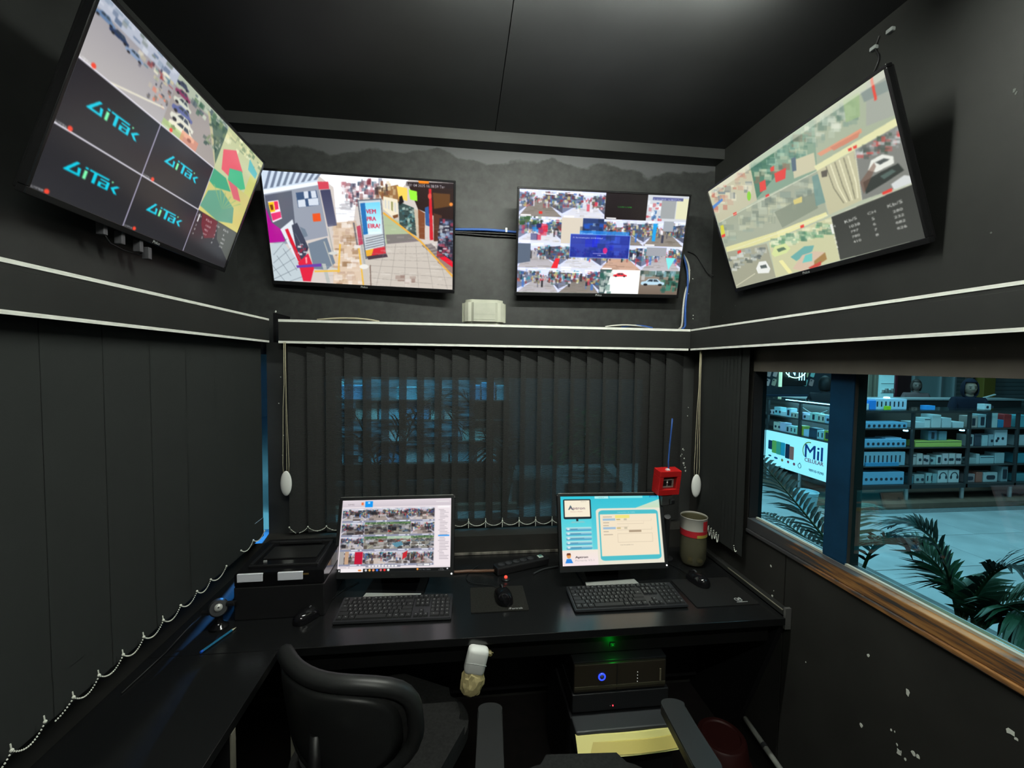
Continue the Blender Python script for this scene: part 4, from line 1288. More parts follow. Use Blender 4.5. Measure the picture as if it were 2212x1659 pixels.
def cord(parent, x, y, top, w0, w1, spread):
    bm = B()
    for dx, dy in ((-spread, 0), (spread * .15, .004), (spread, 0)):
        pts = [(x + dx * .25, y + dy, top), (x + dx * .3, y + dy, top - .2), (x + dx * (.4 if dx > 0 else .7), y + dy, (top + w1) / 2), (x + dx, y + dy, w1 + .03), (x + dx * .8, y + dy, w1 - .02)]
        tube(bm, pts, .0017, 6)
    c = obj('pull_cord', bm, m_cord, parent, label='cream pull cords')
    bm = B(); ball(bm, (x, y, (w0 + w1) / 2), 1, 20, (.026, .011, (w1 - w0) / 2))
    obj('cord_weight', bm, m_white, c, smooth=True, label='white oval weight')


# back blind
t = thing('vertical_blind', 'dark vertical blind over the back window with light showing through its slats', 'blind', (0, 0, 0))
bm = B(); bx(bm, -.86, 1.19, 2.150, 2.195, 1.845, 1.88); obj('head_rail', bm, m_blk, t)
NB = 23
PB = .0875
for i in range(NB):
    slat(t, (-.778 + PB * i, 2.172), math.radians(19), 1.845, .862, .127, m_slat)
bm = B()
for i in range(NB):
    x = -.838 + PB * i
    if i < NB - 1 and i != 0:
        pts = chain_pts((x, 2.146, .893), (x + PB, 2.146, .893), .020)
        beads(bm, pts)
beads(bm, chain_pts((-.838, 2.146, .893), (-.808, 2.146, .866), .002)); beads(bm, chain_pts((-.79, 2.146, .866), (-.7505, 2.146, .893), .004))
obj('bead_chain', bm, m_bead, t, kind='stuff')
bm = B()
for i in range(NB):
    x = -.838 + PB * i
    ball(bm, (x, 2.146, .895), .0042, 8)
    if i > 8:
        cyl(bm, (x, 2.147, .912), (x, 2.147, .862), .0016, n=6)
obj('chain_clip', bm, m_bead, t, kind='stuff')
cord(t, -.836, 2.112, 1.80, 1.062, 1.183, .014)

# side blind without a view (closed flat)
t = thing('vertical_blind', 'closed black vertical blind along the side desk with a scalloped bead chain', 'blind', (0, 0, 0))
bm = B(); bx(bm, -.968, -.925, -1.2, 2.10, 1.845, 1.88); obj('head_rail', bm, m_blk, t)
for i in range(34):
    slat(t, (-.946 + .0012 * (i % 2), 2.055 - .084 * i), math.radians(90), 1.845, .868, .127, m_slat_solid)
bm = B()
ny = [2.085, 1.978, 1.873, 1.76, 1.655, 1.573, 1.486, 1.404, 1.322, 1.246, 1.168, 1.096, 1.026, .955, .885]
for i, (a, b) in enumerate(zip(ny, ny[1:])):
    if i in (2, 11):
        continue
    beads(bm, chain_pts((-.925, a, .905 if i < 3 else .892), (-.925, b, .905 if i < 2 else .892), .022), .0024)
beads(bm, chain_pts((-.925, 1.096, .892), (-.925, 1.05, .874), .004), .0024)
obj('bead_chain', bm, m_bead, t, kind='stuff')
bm = B()
for i, y in enumerate(ny):
    z = .905 if i < 3 else .893
    ball(bm, (-.925, y, z), .0038, 8)
    if i > 6:
        cyl(bm, (-.9255, y, z), (-.927, y, z + .014), .0014, n=6)
obj('chain_clip', bm, m_bead, t, kind='stuff')

# shop-side blind drawn into the corner
t = thing('vertical_blind', 'black vertical blind bunched up in the corner beside the shop window', 'blind', (0, 0, 0))
bm = B(); bx(bm, 1.226, 1.262, -1.2, 2.08, 1.845, 1.88); obj('head_rail', bm, m_blk, t)
ys = [2.03 - .026 * i for i in range(9)] + [1.775, 1.766]
for y in ys:
    slat(t, (1.244, y), math.radians(-90 - 5), 1.845, .868, .127, m_slat_solid)
bm = B()
for i in range(11):
    y = 2.085 - .0215 * i
    beads(bm, chain_pts((1.222, y, .932 - .002 * i), (1.222, y - .017, .926 - .002 * i), .034 + .006 * (i % 3), .005), .0026)
beads(bm, chain_pts((1.222, 1.738, .905), (1.222, 1.72, .888), .012, .006), .0024)
obj('bead_chain', bm, m_bead, t, kind='stuff')
cord(t, 1.214, 2.045, 1.80, 1.028, 1.150, .014)

# ------------------------------------------------------------------ the four wall screens
def brand(parent, s, w, loc, m):
    bm = B(); letters(bm, s, w, Matrix.Translation(loc) @ FACE)
    return obj('logo', bm, m, parent)


def tv(label, key, c, rot, wall):
    """a 43-inch set; local x right, z up, viewer at -y; wall: distance from its back to the wall along its arm"""
    t = thing('television', label, 'television', c, rot, 'wall televisions')
    w, h = .941, .529
    screen_mesh(t, key, w, h)
    bm = B()
    b, bb, d = .011, .020, .018
    bx(bm, -w / 2 - b, w / 2 + b, -.004, d, h / 2, h / 2 + b, bev=.002); bx(bm, -w / 2 - b, w / 2 + b, -.005, d, -h / 2 - bb, -h / 2, bev=.002)
    bx(bm, -w / 2 - b, -w / 2, -.004, d, -h / 2, h / 2, bev=.002); bx(bm, w / 2, w / 2 + b, -.004, d, -h / 2, h / 2, bev=.002)
    obj('frame', bm, m_bez, t)
    bm = B(); bx(bm, -w / 2 - .008, w / 2 + .008, .002, .030, -h / 2 - .015, h / 2 + .008, bev=.006)
    bx(bm, -w * .36, w * .36, .030, .062, -h * .42, h * .18, bev=.012); obj('back_cover', bm, m_blk, t)
    brand(t, 'Philco', .036, (0, -.0055, -h / 2 - bb * .5), m_mark)
    # bracket: two upright rails, a wall plate
    tilt = rot[0]
    for x in (-.12, .12):
        br = B(); bx(br, x - .014, x + .014, .060, .072, -.20, .15); obj('bracket_rail', br, m_metal, t)
    for z in (-.12, .08):
        br = B(); bx(br, -.2, .2, .072, .078, z - .02, z + .02); obj('bracket_bar', br, m_metal, t)
    Mi = wm(t).inverted()
    for x in (-.12, .12):
        for z in (-.16, .12):
            q = Vector((x, .074, z))
            e = wm(t) @ q
            if wall[0] == 'y':
                e.y = wall[1]
            else:
                e.x = wall[1]
            br = B(); tube(br, [q, Mi @ e], .007, 6); obj('bracket_arm', br, m_metal, t)
    return t


def rot_of(rz, rx, ry):
    return zxy(rz, rx, ry).to_euler()


tv('wall screen with four dark camera tiles that show a cyan logo', 'left', (-1.019, 1.697, 2.392), rot_of(91.99, 19.8, -.27), ('x', XL))
tv('wall screen with one picture of an arcade walkway and a red-lettered sign', 'arcade', (-.525, 2.298, 2.377), rot_of(-3.83, 16.07, 1.64), ('y', YB))
tv('wall screen with sixteen small pictures and a blue message box', 'sixteen', (.764, 2.302, 2.378), rot_of(.05, 13.04, -.84), ('y', YB))
tv('wall screen with washed-out car park pictures and a black table of numbers', 'right', (1.364, 1.664, 2.378), rot_of(-90.56, 19.97, .41), ('x', XR))

# connector stubs under the set on the side wall
t = thing('cable_plug', 'grey plugs hanging under the screen with the cyan logos', 'plug', (-1.13, 1.62, 2.11))
for i, (dy, dz) in enumerate(((-.13, .01), (-.06, .0), (.02, -.005), (.06, -.02))):
    bm = B(); bx(bm, -.012, .012, dy - .008, dy + .008, dz - .022, dz + .02, bev=.002); obj('plug_body', bm, mat('grey_plug', (.09, .09, .10), .5, .3), t)
bm = B(); tube(bm, [(0, -.13, .0), (0, -.10, -.03), (-.01, -.03, -.035), (-.02, .05, -.03), (-.03, .12, .0)], .003, 6); obj('plug_lead', bm, m_blk, t)

# ------------------------------------------------------------------ cables on the wall
def cable(name, label, pts, r, m, cat='cable', group=None, sm=3):
    P = [Vector(p) for p in pts]
    for _ in range(sm):
        Q = [P[0]]
        for a, b in zip(P, P[1:]):
            Q += [a.lerp(b, .25), a.lerp(b, .75)]
        P = Q + [P[-1]]
        if len(P) > 60:
            break
    bm = B(); tube(bm, P, r, 8)
    return tag(obj(name, bm, m), label, cat, group)


c = cable('network_cable', 'blue cable running between the two back wall screens', [(-.20, 2.428, 2.452), (-.03, 2.43, 2.460), (.13, 2.43, 2.468), (.29, 2.43, 2.462), (.42, 2.43, 2.455)], .0075, m_blue)
bm = B(); bx(bm, .235, .246, 2.418, 2.44, 2.456, 2.480); obj('cable_clip', bm, m_white, c)
cable('power_cable', 'upper black cable under the blue one between the two back screens', [(-.20, 2.43, 2.44), (-.03, 2.431, 2.447), (.13, 2.431, 2.449), (.29, 2.431, 2.449), (.42, 2.43, 2.44)], .0055, m_blk)
cable('power_cable', 'lower black cable slung between the two back screens', [(-.20, 2.43, 2.435), (-.03, 2.431, 2.440), (.13, 2.431, 2.433), (.29, 2.431, 2.434), (.42, 2.43, 2.43)], .005, m_blk)
c = cable('network_cable', 'blue cable hanging from the sixteen-picture screen to the pelmet', [(1.28, 2.40, 2.40), (1.325, 2.41, 2.30), (1.335, 2.41, 2.20), (1.318, 2.40, 2.10), (1.30, 2.37, 2.0), (1.24, 2.25, 1.93), (1.19, 2.20, 1.912)], .006, m_blue)
cable('antenna_cable', 'white cable looped beside the sixteen-picture screen down to the pelmet', [(1.29, 2.41, 2.385), (1.34, 2.415, 2.32), (1.345, 2.415, 2.22), (1.315, 2.41, 2.15), (1.302, 2.40, 2.05), (1.285, 2.37, 1.98), (1.20, 2.22, 1.925), (1.165, 2.18, 1.912)], .0055, m_wcab)
cable('network_cable', 'short blue cable end lying on the pelmet beside the white loop', [(.83, 2.155, 1.911), (.88, 2.15, 1.922), (.95, 2.15, 1.920), (1.0, 2.155, 1.911)], .005, m_blue)
cable('antenna_cable', 'white cable coil lying on the pelmet below the sixteen-picture screen', [(.74, 2.15, 1.911), (.80, 2.145, 1.920), (.87, 2.148, 1.923), (.95, 2.15, 1.918), (.99, 2.155, 1.911)], .0045, m_wcab)
cable('antenna_cable', 'cream cable bow lying on the pelmet below the walkway screen', [(-.70, 2.15, 1.910), (-.63, 2.145, 1.918), (-.54, 2.143, 1.922), (-.46, 2.148, 1.918), (-.41, 2.16, 1.910)], .0045, m_cord)
c = cable('wire', 'thin black wire held by pale clips above the car park screen', [(1.492, 1.44, 2.80), (1.493, 1.42, 2.84), (1.494, 1.445, 2.885), (1.495, 1.43, 2.92)], .003, m_blk)
for y, z in ((1.445, 2.887), (1.385, 2.905)):
    bm = B(); bx(bm, 1.484, 1.5, y - .012, y + .012, z - .007, z + .007, bev=.003); obj('wire_clip', bm, mat('pale_clip', (.30, .33, .32), .5, .3), c)
cable('wire', 'thin dark wire crossing the back wall beside the car park screen', [(1.34, 2.434, 2.40), (1.39, 2.434, 2.385), (1.43, 2.434, 2.33), (1.47, 2.43, 2.27), (1.49, 2.40, 2.255)], .003, m_blk)

# ------------------------------------------------------------------ pale box on the pelmet
t = thing('router_box', 'cream plastic box standing on the pelmet between the two back screens', 'box', (.108, 2.185, 1.906))
bm = B()
prism(bm, [(-.112, -.004), (-.112, .020), (-.104, .045), (.104, .045), (.112, .020), (.112, -.004), (.070, -.040), (-.070, -.040)], 0, .128)
bmesh.ops.bevel(bm, geom=list(bm.edges), offset=.016, segments=4, affect='EDGES'); obj('housing', bm, m_cream, t, smooth=True)
bm = B(); bx(bm, -.056, .056, -.0415, -.038, .025, .108, bev=.002); obj('front_plate', bm, m_cream, t)
bm = B(); bx(bm, -.054, .054, -.0422, -.041, .052, .0535); obj('seam', bm, mat('cream_seam', (.38, .39, .33), .6, .3), t)

# ------------------------------------------------------------------ desk
ZD = .75
t = thing('desk', 'black laminate corner desk along the back wall and the side wall', 'desk', (0, 0, 0))
bm = B(); bx(bm, -1.0, 1.238, 1.44, 2.085, ZD - .028, ZD, bev=.0015); obj('main_top', bm, m_lam, t)
bm = B(); bx(bm, -1.0, -.60, -.9, 1.4385, ZD - .028, ZD, bev=.0015); obj('side_top', bm, m_lam, t)
bm = B(); bx(bm, -.545, 1.21, 1.495, 1.510, .628, ZD - .028); obj('apron', bm, mat('deep_black_board', (.005, .005, .005), .5, .3), t)
bm = B(); bx(bm, -.54, 1.21, 1.98, 1.995, .12, ZD - .028); obj('modesty_panel', bm, m_blk, t)
bm = B(); bx(bm, -.565, -.547, 1.444, 1.98, 0, ZD - .028); o = obj('side_panel', bm, m_blk, t)
bm = B(); bx(bm, -.5655, -.5465, 1.441, 1.4445, 0, ZD - .03); obj('panel_edge', bm, m_pale, o, label='bare pale panel edge')
bm = B(); bx(bm, -.99, -.603, 1.150, 1.170, 0, ZD - .028); o = obj('side_panel', bm, m_blk, t)
bm = B(); bx(bm, -.6035, -.6, 1.149, 1.171, 0, ZD - .03); obj('panel_edge', bm, m_pale, o, label='bare pale panel edge')
bm = B(); prism(bm, [(1.462, ZD - .03), (2.08, ZD - .03), (2.08, .0), (1.735, .0)], 1.238, 1.262, Matrix(((0, 0, 1, 0), (1, 0, 0, 0), (0, 1, 0, 0), (0, 0, 0, 1)))); obj('end_panel', bm, m_blk, t)
bm = B(); bx(bm, 1.240, 1.268, 1.46, 2.08, .752, .772, bev=.001); obj('wall_batten', bm, m_board, t)
bm = B(); bx(bm, 1.2395, 1.2425, 1.46, 1.80, .770, .7735); obj('batten_edge', bm, m_pale, t)
bm = B(); bx(bm, 1.244, 1.268, 1.448, 1.459, .700, .782); obj('end_bracket', bm, m_metal, t)
bm = B(); bx(bm, -.05, .88, 2.078, 2.0846, .752, .763); obj('rear_edging', bm, mat('chipped_edging', (.16, .15, .13), .6, .3, noise=(9, .7, (4, 1, 1))), t)

# ------------------------------------------------------------------ desk monitors
def monitor(label, key, c, rot, base):
    t = thing('monitor', label, 'monitor', c, rot, 'desk monitors')
    w, h = .477, .290
    screen_mesh(t, key, w, h)
    bm = B()
    prism(bm, rrect(w + .028, h + .038, .012, 5), -.016, -.002, Matrix.Translation((0, 0, -.006)) @ FACE)
    M0 = obj('back_shell', bm, m_bez, t)
    bm = B()
    bx(bm, -w / 2 - .0135, w / 2 + .0135, -.006, -.0003 + .004, h / 2, h / 2 + .0125, bev=.001); bx(bm, -w / 2 - .0135, w / 2 + .0135, -.006, .004, -h / 2 - .0245, -h / 2, bev=.001)
    bx(bm, -w / 2 - .0135, -w / 2, -.006, .004, -h / 2, h / 2); bx(bm, w / 2, w / 2 + .0135, -.006, .004, -h / 2, h / 2)
    obj('frame', bm, mat('monitor_frame', (.016, .017, .018), .35, .45), t)
    bm = B()
    P = [Vector((x, -.004, y - .006)) for x, y in rrect(w + .029, h + .039, .012, 5)]
    P = [p for p in P if p.z > -h / 2 - .012]
    P.sort(key=lambda p: math.atan2(p.x, p.z) if True else 0)
    tube(bm, P, .0016, 6)
    obj('edge_rim', bm, m_silver, t, label='silver rim')
    bm = B(); ball(bm, (w / 2 + .006, -.0065, -h / 2 - .012), .0035, 10); obj('power_light', bm, mat('white_led', (1, 1, 1), .5, emit=(1, 1, 1), es=1.6), t)
    brand(t, 'AOC', .018, (0, -.0065, -h / 2 - .013), mat('grey_print', (.06, .06, .06), .5))
    bm = B(); bx(bm, -.06, .06, .004, .038, -.10, .05, bev=.012); obj('rear_hub', bm, m_blk, t)
    # stand built upright in the room's frame
    bx0, by0, ang = base
    R = Matrix.Translation((bx0, by0, ZD)) @ Matrix.Rotation(ang, 4, 'Z')
    Mi = wm(t).inverted()
    bm = B()
    top = R.inverted() @ (wm(t) @ Vector((0, .03, -.06)))
    prism(bm, [(-.085, -.004), (.085, -.004), (.085, .010), (-.085, .010)], 0, 1)
    for v in bm.verts:
        u = v.co.z
        v.co.z = .008 + u * (top.z - .008)
        v.co.y += .055 * (1 - u) + top.y * u
        v.co.x = v.co.x * (1.0 - .45 * u) + top.x * u
    bm.transform(Mi @ R)
    obj('stand_neck', bm, m_gloss, t)
    bm = B()
    prism(bm, rrect(.24, .20, .018, 4), .001, .009)
    bm.transform(Mi @ R)
    o = obj('stand_base', bm, m_gloss, t)
    bm = B()
    prism(bm, [(-.118, -.102), (.118, -.102), (.113, -.060), (-.113, -.060)], .009, .0105)
    bm.transform(Mi @ R)
    obj('base_reflection', bm, mat('base_reflection_grey', (.52, .53, .50), .38, .4, .3), o, label='pale grey strip painted as a reflection')  # reflected room light painted as a pale strip on the base
    return t


monitor('black desk monitor showing a grid of camera pictures', 'desk_left', (-.279, 1.813, .976), rot_of(-9.11, -18.59, -2.86), (-.268, 1.80, math.radians(-6)))
monitor('black desk monitor showing a turquoise registration form', 'desk_right', (.674, 1.796, .974), rot_of(3.67, -16.94, 1.79), (.652, 1.818, math.radians(2)))

# ------------------------------------------------------------------ keyboards
ROWS = [
    [('', 1, 0), ('', 1, .7), ('', 1, 0), ('', 1, 0), ('', 1, 0), ('', 1, .4), ('', 1, 0), ('', 1, 0), ('', 1, 0), ('', 1, .4), ('', 1, 0), ('', 1, 0), ('', 1, 0), ('', 1, .35), ('', 1, 0), ('', 1, 0), ('', 1, .35), ('', 1, 0), ('', 1, 0), ('', 1, 0)],
    [(c, 1, 0) for c in "'1234567890-="] + [('', 2, 0), ('', 1, .35), ('', 1, 0), ('', 1, 0), ('', 1, .35), ('/', 1, 0), ('*', 1, 0), ('-', 1, 0)],
    [('', 1.5, 0)] + [(c, 1, 0) for c in 'QWERTYUIOP[]'] + [('', 1.5, 0), ('', 1, .35), ('', 1, 0), ('', 1, 0), ('7', 1, .35), ('8', 1, 0), ('9', 1, 0), ('+', 1, 0)],
    [('', 1.75, 0)] + [(c, 1, 0) for c in 'ASDFGHJKL;.'] + [('', 2.25, 0), ('4', 1, 3.7), ('5', 1, 0), ('6', 1, 0), ('+', 1, 0)],
    [('', 2.25, 0)] + [(c, 1, 0) for c in 'ZXCVBNM,./'] + [('', 2.75, 0), ('', 1, 1.35), ('1', 1, 1.35), ('2', 1, 0), ('3', 1, 0), ('', 1, 0)],
    [('', 1.25, 0), ('', 1.25, 0), ('', 1.25, 0), ('', 6.25, 0), ('', 1.25, 0), ('', 1.25, 0), ('', 1.25, 0), ('', 1.25, 0), ('', 1, .35), ('', 1, 0), ('', 1, 0), ('0', 2, .35), (',', 1, 0), ('', 1, 0)],
]
m_key = mat('black_key', (.016, .017, .018), .5, .4)
KEYS = {}


def keyboard(label, c, ang, w, d):
    t = thing('keyboard', label, 'keyboard', (c[0], c[1], ZD), (math.radians(0), 0, math.radians(ang)), 'desk keyboards')
    bm = B()
    # wedge case, higher at the back
    prism(bm, [(-d / 2, .002), (d / 2, .002), (d / 2, .022), (-d / 2, .011)], -w / 2, w / 2, Matrix(((0, 0, 1, 0), (1, 0, 0, 0), (0, 1, 0, 0), (0, 0, 0, 1))))
    bmesh.ops.bevel(bm, geom=list(bm.edges), offset=.003, segments=2, affect='EDGES')
    obj('case', bm, mat('keyboard_case', (.018, .019, .022), .4, .45), t)
    u = (w - .016) / 22.7
    rh = (d - .022) / 6.15
    for r, row in enumerate(ROWS):
        x = -w / 2 + .008
        y = d / 2 - .010 - rh * (r + .5) - (.15 * rh if r else 0)
        z = .011 + (.022 - .011) * (y + d / 2) / d
        for (s, kw, gap) in row:
            x += gap * u
            kk = (s, round(kw, 2), round(w, 3))
            if kk not in KEYS:
                k = B()
                a, b, e = kw * u / 2 - .0006, rh / 2 - .0006, .0022
                lo = [k.verts.new(p) for p in ((-a, -b, 0), (a, -b, 0), (a, b, 0), (-a, b, 0))]
                hi = [k.verts.new(p) for p in ((-a + e, -b + e, .0055), (a - e, -b + e, .0055), (a - e, b - e * .5, .0062), (-a + e, b - e * .5, .0062))]
                k.faces.new(hi)
                for i in range(4):
                    k.faces.new((lo[i], lo[(i + 1) % 4], hi[(i + 1) % 4], hi[i]))
                if s:
                    letters(k, s, 0, Matrix.Translation((-a * .25, b * .15, .0063)), h=.0052, mi=1)
                elif kw < 1.6:
                    vs = [k.verts.new(p) for p in ((-.0025, .0005, .0063), (.0025, .0005, .0063), (.0025, .0022, .0063), (-.0025, .0022, .0063))]
                    f = k.faces.new(vs); f.material_index = 1
                bmesh.ops.recalc_face_normals(k, faces=[f for f in k.faces if f.material_index == 0])
                me = bpy.data.meshes.new('key')
                k.to_mesh(me); k.free()
                me.materials.append(m_key); me.materials.append(m_mark)
                KEYS[kk] = me
            o = bpy.data.objects.new('key', KEYS[kk])
            o.location = (x + kw * u / 2, y, z)
            o.rotation_euler = (math.atan2(.011, d), 0, 0)
            o.parent = t
            COL.objects.link(o)
            x += kw * u
    return t


keyboard('black keyboard in front of the monitor with the camera grid', (-.248, 1.626), -1.2, .43, .152)
keyboard('black keyboard in front of the monitor with the turquoise form', (.672, 1.624), -.6, .462, .162)

# ------------------------------------------------------------------ mice and mats
def mouse(label, c, ang, z=ZD, L=.108, W=.062, H=.036, cordpts=None):
    t = thing('mouse', label, 'mouse', (c[0], c[1], z), (0, 0, math.radians(ang)), 'computer mice')
    bm = B()
    n, k = 14, 10
    rings = []
    for i in range(n + 1):
        v = i / n
        y = -L / 2 + L * v
        ww = W / 2 * (1 - abs(2 * v - 1) ** 3.2) ** .5 * (1 - .10 * v)
        hh = H * (1 - abs(1.6 * (v - .42)) ** 2.4 if abs(1.6 * (v - .42)) < 1 else .02)
        hh = max(hh, .012) if 0 < i < n else .008
        ww = max(ww, .004)
        rings.append([bm.verts.new((ww * math.cos(PI * j / k), y, .002 + hh * math.sin(PI * j / k) ** .7)) for j in range(k + 1)])
    for A, C in zip(rings, rings[1:]):
        for j in range(k):
            bm.faces.new((A[j], A[j + 1], C[j + 1], C[j]))
        bm.faces.new((A[0], C[0], C[-1], A[-1]))
    bm.faces.new(rings[0]); bm.faces.new(rings[-1])
    obj('mouse_body', bm, m_gloss, t, smooth=True)
    bm = B(); tube(bm, [(0, L * .16 + .011 * math.cos(a), H * .86 + .008 * math.sin(a)) for a in [2 * PI * q / 12 for q in range(12)]], .004, 6, closed=True); obj('scroll_wheel', bm, m_dk, t)
    bm = B(); bx(bm, -.0006, .0006, L * .05, L * .44, .006, H * .83); obj('button_seam', bm, m_blk, t)
    if cordpts:
        Mi = wm(t).inverted()
        P = [Vector((0, L / 2, .008))] + [Mi @ Vector(p) for p in cordpts]
        for _ in range(3):
            Q = [P[0]]
            for a, b in zip(P, P[1:]):
                Q += [a.lerp(b, .25), a.lerp(b, .75)]
            P = Q + [P[-1]]
        bm = B(); tube(bm, P, .0017, 6); obj('mouse_lead', bm, m_blk, t)
    return t


bm = B(); prism(bm, rrect(.226, .182, .006, 3), 0, .003, Matrix.Translation((.153, 1.674, ZD + .0005)))
o = obj('mouse_mat', bm, mat('charcoal_mat', (.018, .018, .016), .9, .1, noise=(150, .25)))
tag(o, 'small charcoal mouse mat between the two keyboards', 'mouse mat')
bm = B(); letters(bm, '/Fortrek', .056, Matrix.Translation((.215, 1.598, ZD + .0037))); obj('logo', bm, m_mark, o)
bm = B(); prism(bm, rrect(.27, .215, .006, 3), 0, .003, Matrix.Translation((1.070, 1.645, ZD + .0005)))
o = obj('mouse_mat', bm, mat('black_mat', (.006, .006, .006), .7, .3))
tag(o, 'larger black mouse mat with a white ring emblem at the end of the desk', 'mouse mat')
bm = B()
for dx, dy, r in ((-.008, .004, .008), (.004, -.001, .008), (.008, .009, .005)):
    tube(bm, [(1.137 + dx + r * math.cos(a), 1.572 + dy + r * math.sin(a), ZD + .004) for a in [2 * PI * q / 16 for q in range(16)]], .0010, 5, closed=True)
bx(bm, 1.118, 1.165, 1.5555, 1.558, ZD + .0036, ZD + .0042)
obj('emblem', bm, m_mark, o)
mouse('black mouse lying askew on bare desk beside the first keyboard', (-.567, 1.612), -34, ZD, .112, .064, .038, [(-.52, 1.70, .754), (-.50, 1.78, .754), (-.44, 1.86, .754)])
mouse('glossy black mouse on the small charcoal mat', (.172, 1.668), 10, ZD + .0035, .126, .072, .044, [(.13, 1.78, .756), (.03, 1.80, .754), (.02, 1.88, .754), (.08, 1.96, .754)])
mouse('glossy black mouse on the black mat with the ring emblem', (1.045, 1.722), 14, ZD + .0035, .120, .068, .041, [(1.03, 1.83, .756), (1.0, 1.90, .754), (.95, 1.97, .754)])

# ------------------------------------------------------------------ small desk things
t = thing('pen', 'blue ballpoint pen lying on the side desk', 'pen', (-.819, 1.509, ZD + .005), (0, 0, math.atan2(.13, .046)))
m_pen = mat('clear_blue_pen', (.02, .16, .30), .2, .5)
bm = B(); cyl(bm, (-.062, 0, 0), (.048, 0, 0), .0040, n=6); obj('pen_barrel', bm, m_pen, t)
bm = B(); cyl(bm, (.048, 0, 0), (.066, 0, 0), .0036, .0008, n=10); obj('pen_tip', bm, mat('pen_tip_cream', (.6, .58, .45), .4), t, label='cream tip')
bm = B(); cyl(bm, (-.070, 0, 0), (-.062, 0, 0), .0042, n=10); obj('pen_plug', bm, mat('bright_blue', (.01, .12, .7), .4), t)

t = thing('printer', 'black printer with two pale labels on its front edge at the desk corner', 'printer', (-.672, 1.775, ZD), (0, 0, math.radians(1)))
bm = B(); bx(bm, -.158, .158, -.155, .155, .0, .125, bev=.004); obj('body', bm, m_blk, t)
bm = B(); prism(bm, [(-.155, .125), (.15, .125), (.15, .178), (.10, .182), (-.155, .176)], -.157, .157, Matrix(((0, 0, 1, 0), (1, 0, 0, 0), (0, 1, 0, 0), (0, 0, 0, 1))))
bmesh.ops.bevel(bm, geom=list(bm.edges), offset=.004, segments=2, affect='EDGES'); obj('upper_case', bm, m_gloss, t)
bm = B()
for b in ((-.125, .125, -.115, -.105, .176, .186), (-.125, .125, .085, .10, .178, .192), (-.125, -.112, -.105, .085, .176, .188), (.112, .125, -.105, .085, .176, .188)):
    bx(bm, *b, bev=.002)
obj('tray_rim', bm, m_blk, t)
bm = B(); bx(bm, -.10, .10, -.05, .06, .178, .184, bev=.002); obj('paper_tray', bm, mat('satin_black', (.014, .014, .014), .3, .5), t)
bm = B(); prism(bm, rrect(.17, .012, .005, 3), .188, .196, Matrix.Translation((.0, .075, 0))); obj('tray_flap', bm, m_blk, t)
bm = B(); bx(bm, -.090, -.078, -.072, -.066, .178, .1845); obj('button', bm, mat('pale_button', (.35, .36, .36), .4), t)
for x0 in (-.145, -.005):
    bm = B(); bx(bm, x0, x0 + .088, -.1585, -.150, .146, .176, bev=.0015); obj('pale_label', bm, mat('pale_lilac_plate', (.80, .82, .90), .35, .4), t, label='pale lilac plate')
bm = B(); bx(bm, .084, .104, -.157, -.153, .163, .168); obj('brass_pin', bm, mat('brass', (.45, .30, .10), .35, .5, .7), t)

t = thing('webcam', 'round black webcam with a silver dial on a stub stand beside the printer', 'webcam', (-.862, 1.585, ZD))
M = Matrix.Translation((0, 0, .073)) @ Matrix.Rotation(math.radians(28), 4, 'Z') @ Matrix.Rotation(math.radians(72), 4, 'X')
bm = B(); lathe(bm, [(0, -.016), (.026, -.016), (.031, -.008), (.031, .008), (.026, .016), (0, .017)], 24, M=M); obj('camera_head', bm, m_dk, t, smooth=True)
bm = B(); lathe(bm, [(0, .0205), (.0125, .0205), (.0125, .016), (0, .016)], 20, M=M @ Matrix.Translation((0, .003, 0))); o = obj('dial', bm, mat('silver_dial', (.62, .63, .60), .4, .5, .3), t, label='silver dial')
bm = B(); lathe(bm, [(0, .0212), (.003, .0212), (.003, .02), (0, .02)], 10, M=M @ Matrix.Translation((0, .003, 0))); obj('dial_centre', bm, m_dk, o)
bm = B(); bx(bm, .026, .056, -.006, .010, .078, .092, bev=.003); bx(bm, .054, .060, -.003, .003, .088, .094); obj('side_arm', bm, m_blk, t)
bm = B(); bx(bm, -.056, -.026, -.010, .006, .050, .064, bev=.003); obj('side_arm', bm, m_blk, t)
bm = B(); lathe(bm, [(0, 0), (.030, 0), (.031, .006), (.022, .014), (.014, .022), (.012, .045), (0, .046)], 24); obj('stand_foot', bm, m_gloss, t, smooth=True)
bm = B(); tube(bm, [(-.05, -.005, .055), (-.075, -.06, .03), (-.09, -.14, .006), (-.10, -.3, .003)], .0022, 6); obj('lead', bm, m_blk, t)

t = thing('power_strip', 'black power strip with a white rocker switch behind the small mouse mat', 'power strip', (.283, 1.925, ZD), (0, 0, math.radians(19)))
bm = B(); bx(bm, -.135, .135, -.028, .028, .001, .036, bev=.006); obj('strip_body', bm, m_blk, t)
for i in range(5):
    bm = B(); lathe(bm, [(.016, .0355), (.016, .0405), (.013, .0405), (.0125, .037), (0, .037)], 18, c=(-.105 + .038 * i, 0, 0)); obj('socket', bm, m_dk, t, smooth=True)
bm = B(); bx(bm, .088, .112, -.012, .012, .036, .041, bev=.001); o = obj('rocker_frame', bm, mat('pale_mint', (.55, .66, .60), .4), t, label='pale mint rocker switch')
bm = B(); bx(bm, .094, .108, -.006, .008, .041, .043); obj('rocker', bm, mat('rocker_green', (.10, .25, .22), .4), o)
cable('power_cable', 'brown cable lying along the desk behind the camera-grid monitor', [(-.06, 1.90, .757), (.02, 1.905, .757), (.09, 1.90, .757), (.152, 1.885, .764)], .007, mat('brown_cable', (.12, .055, .03), .4))
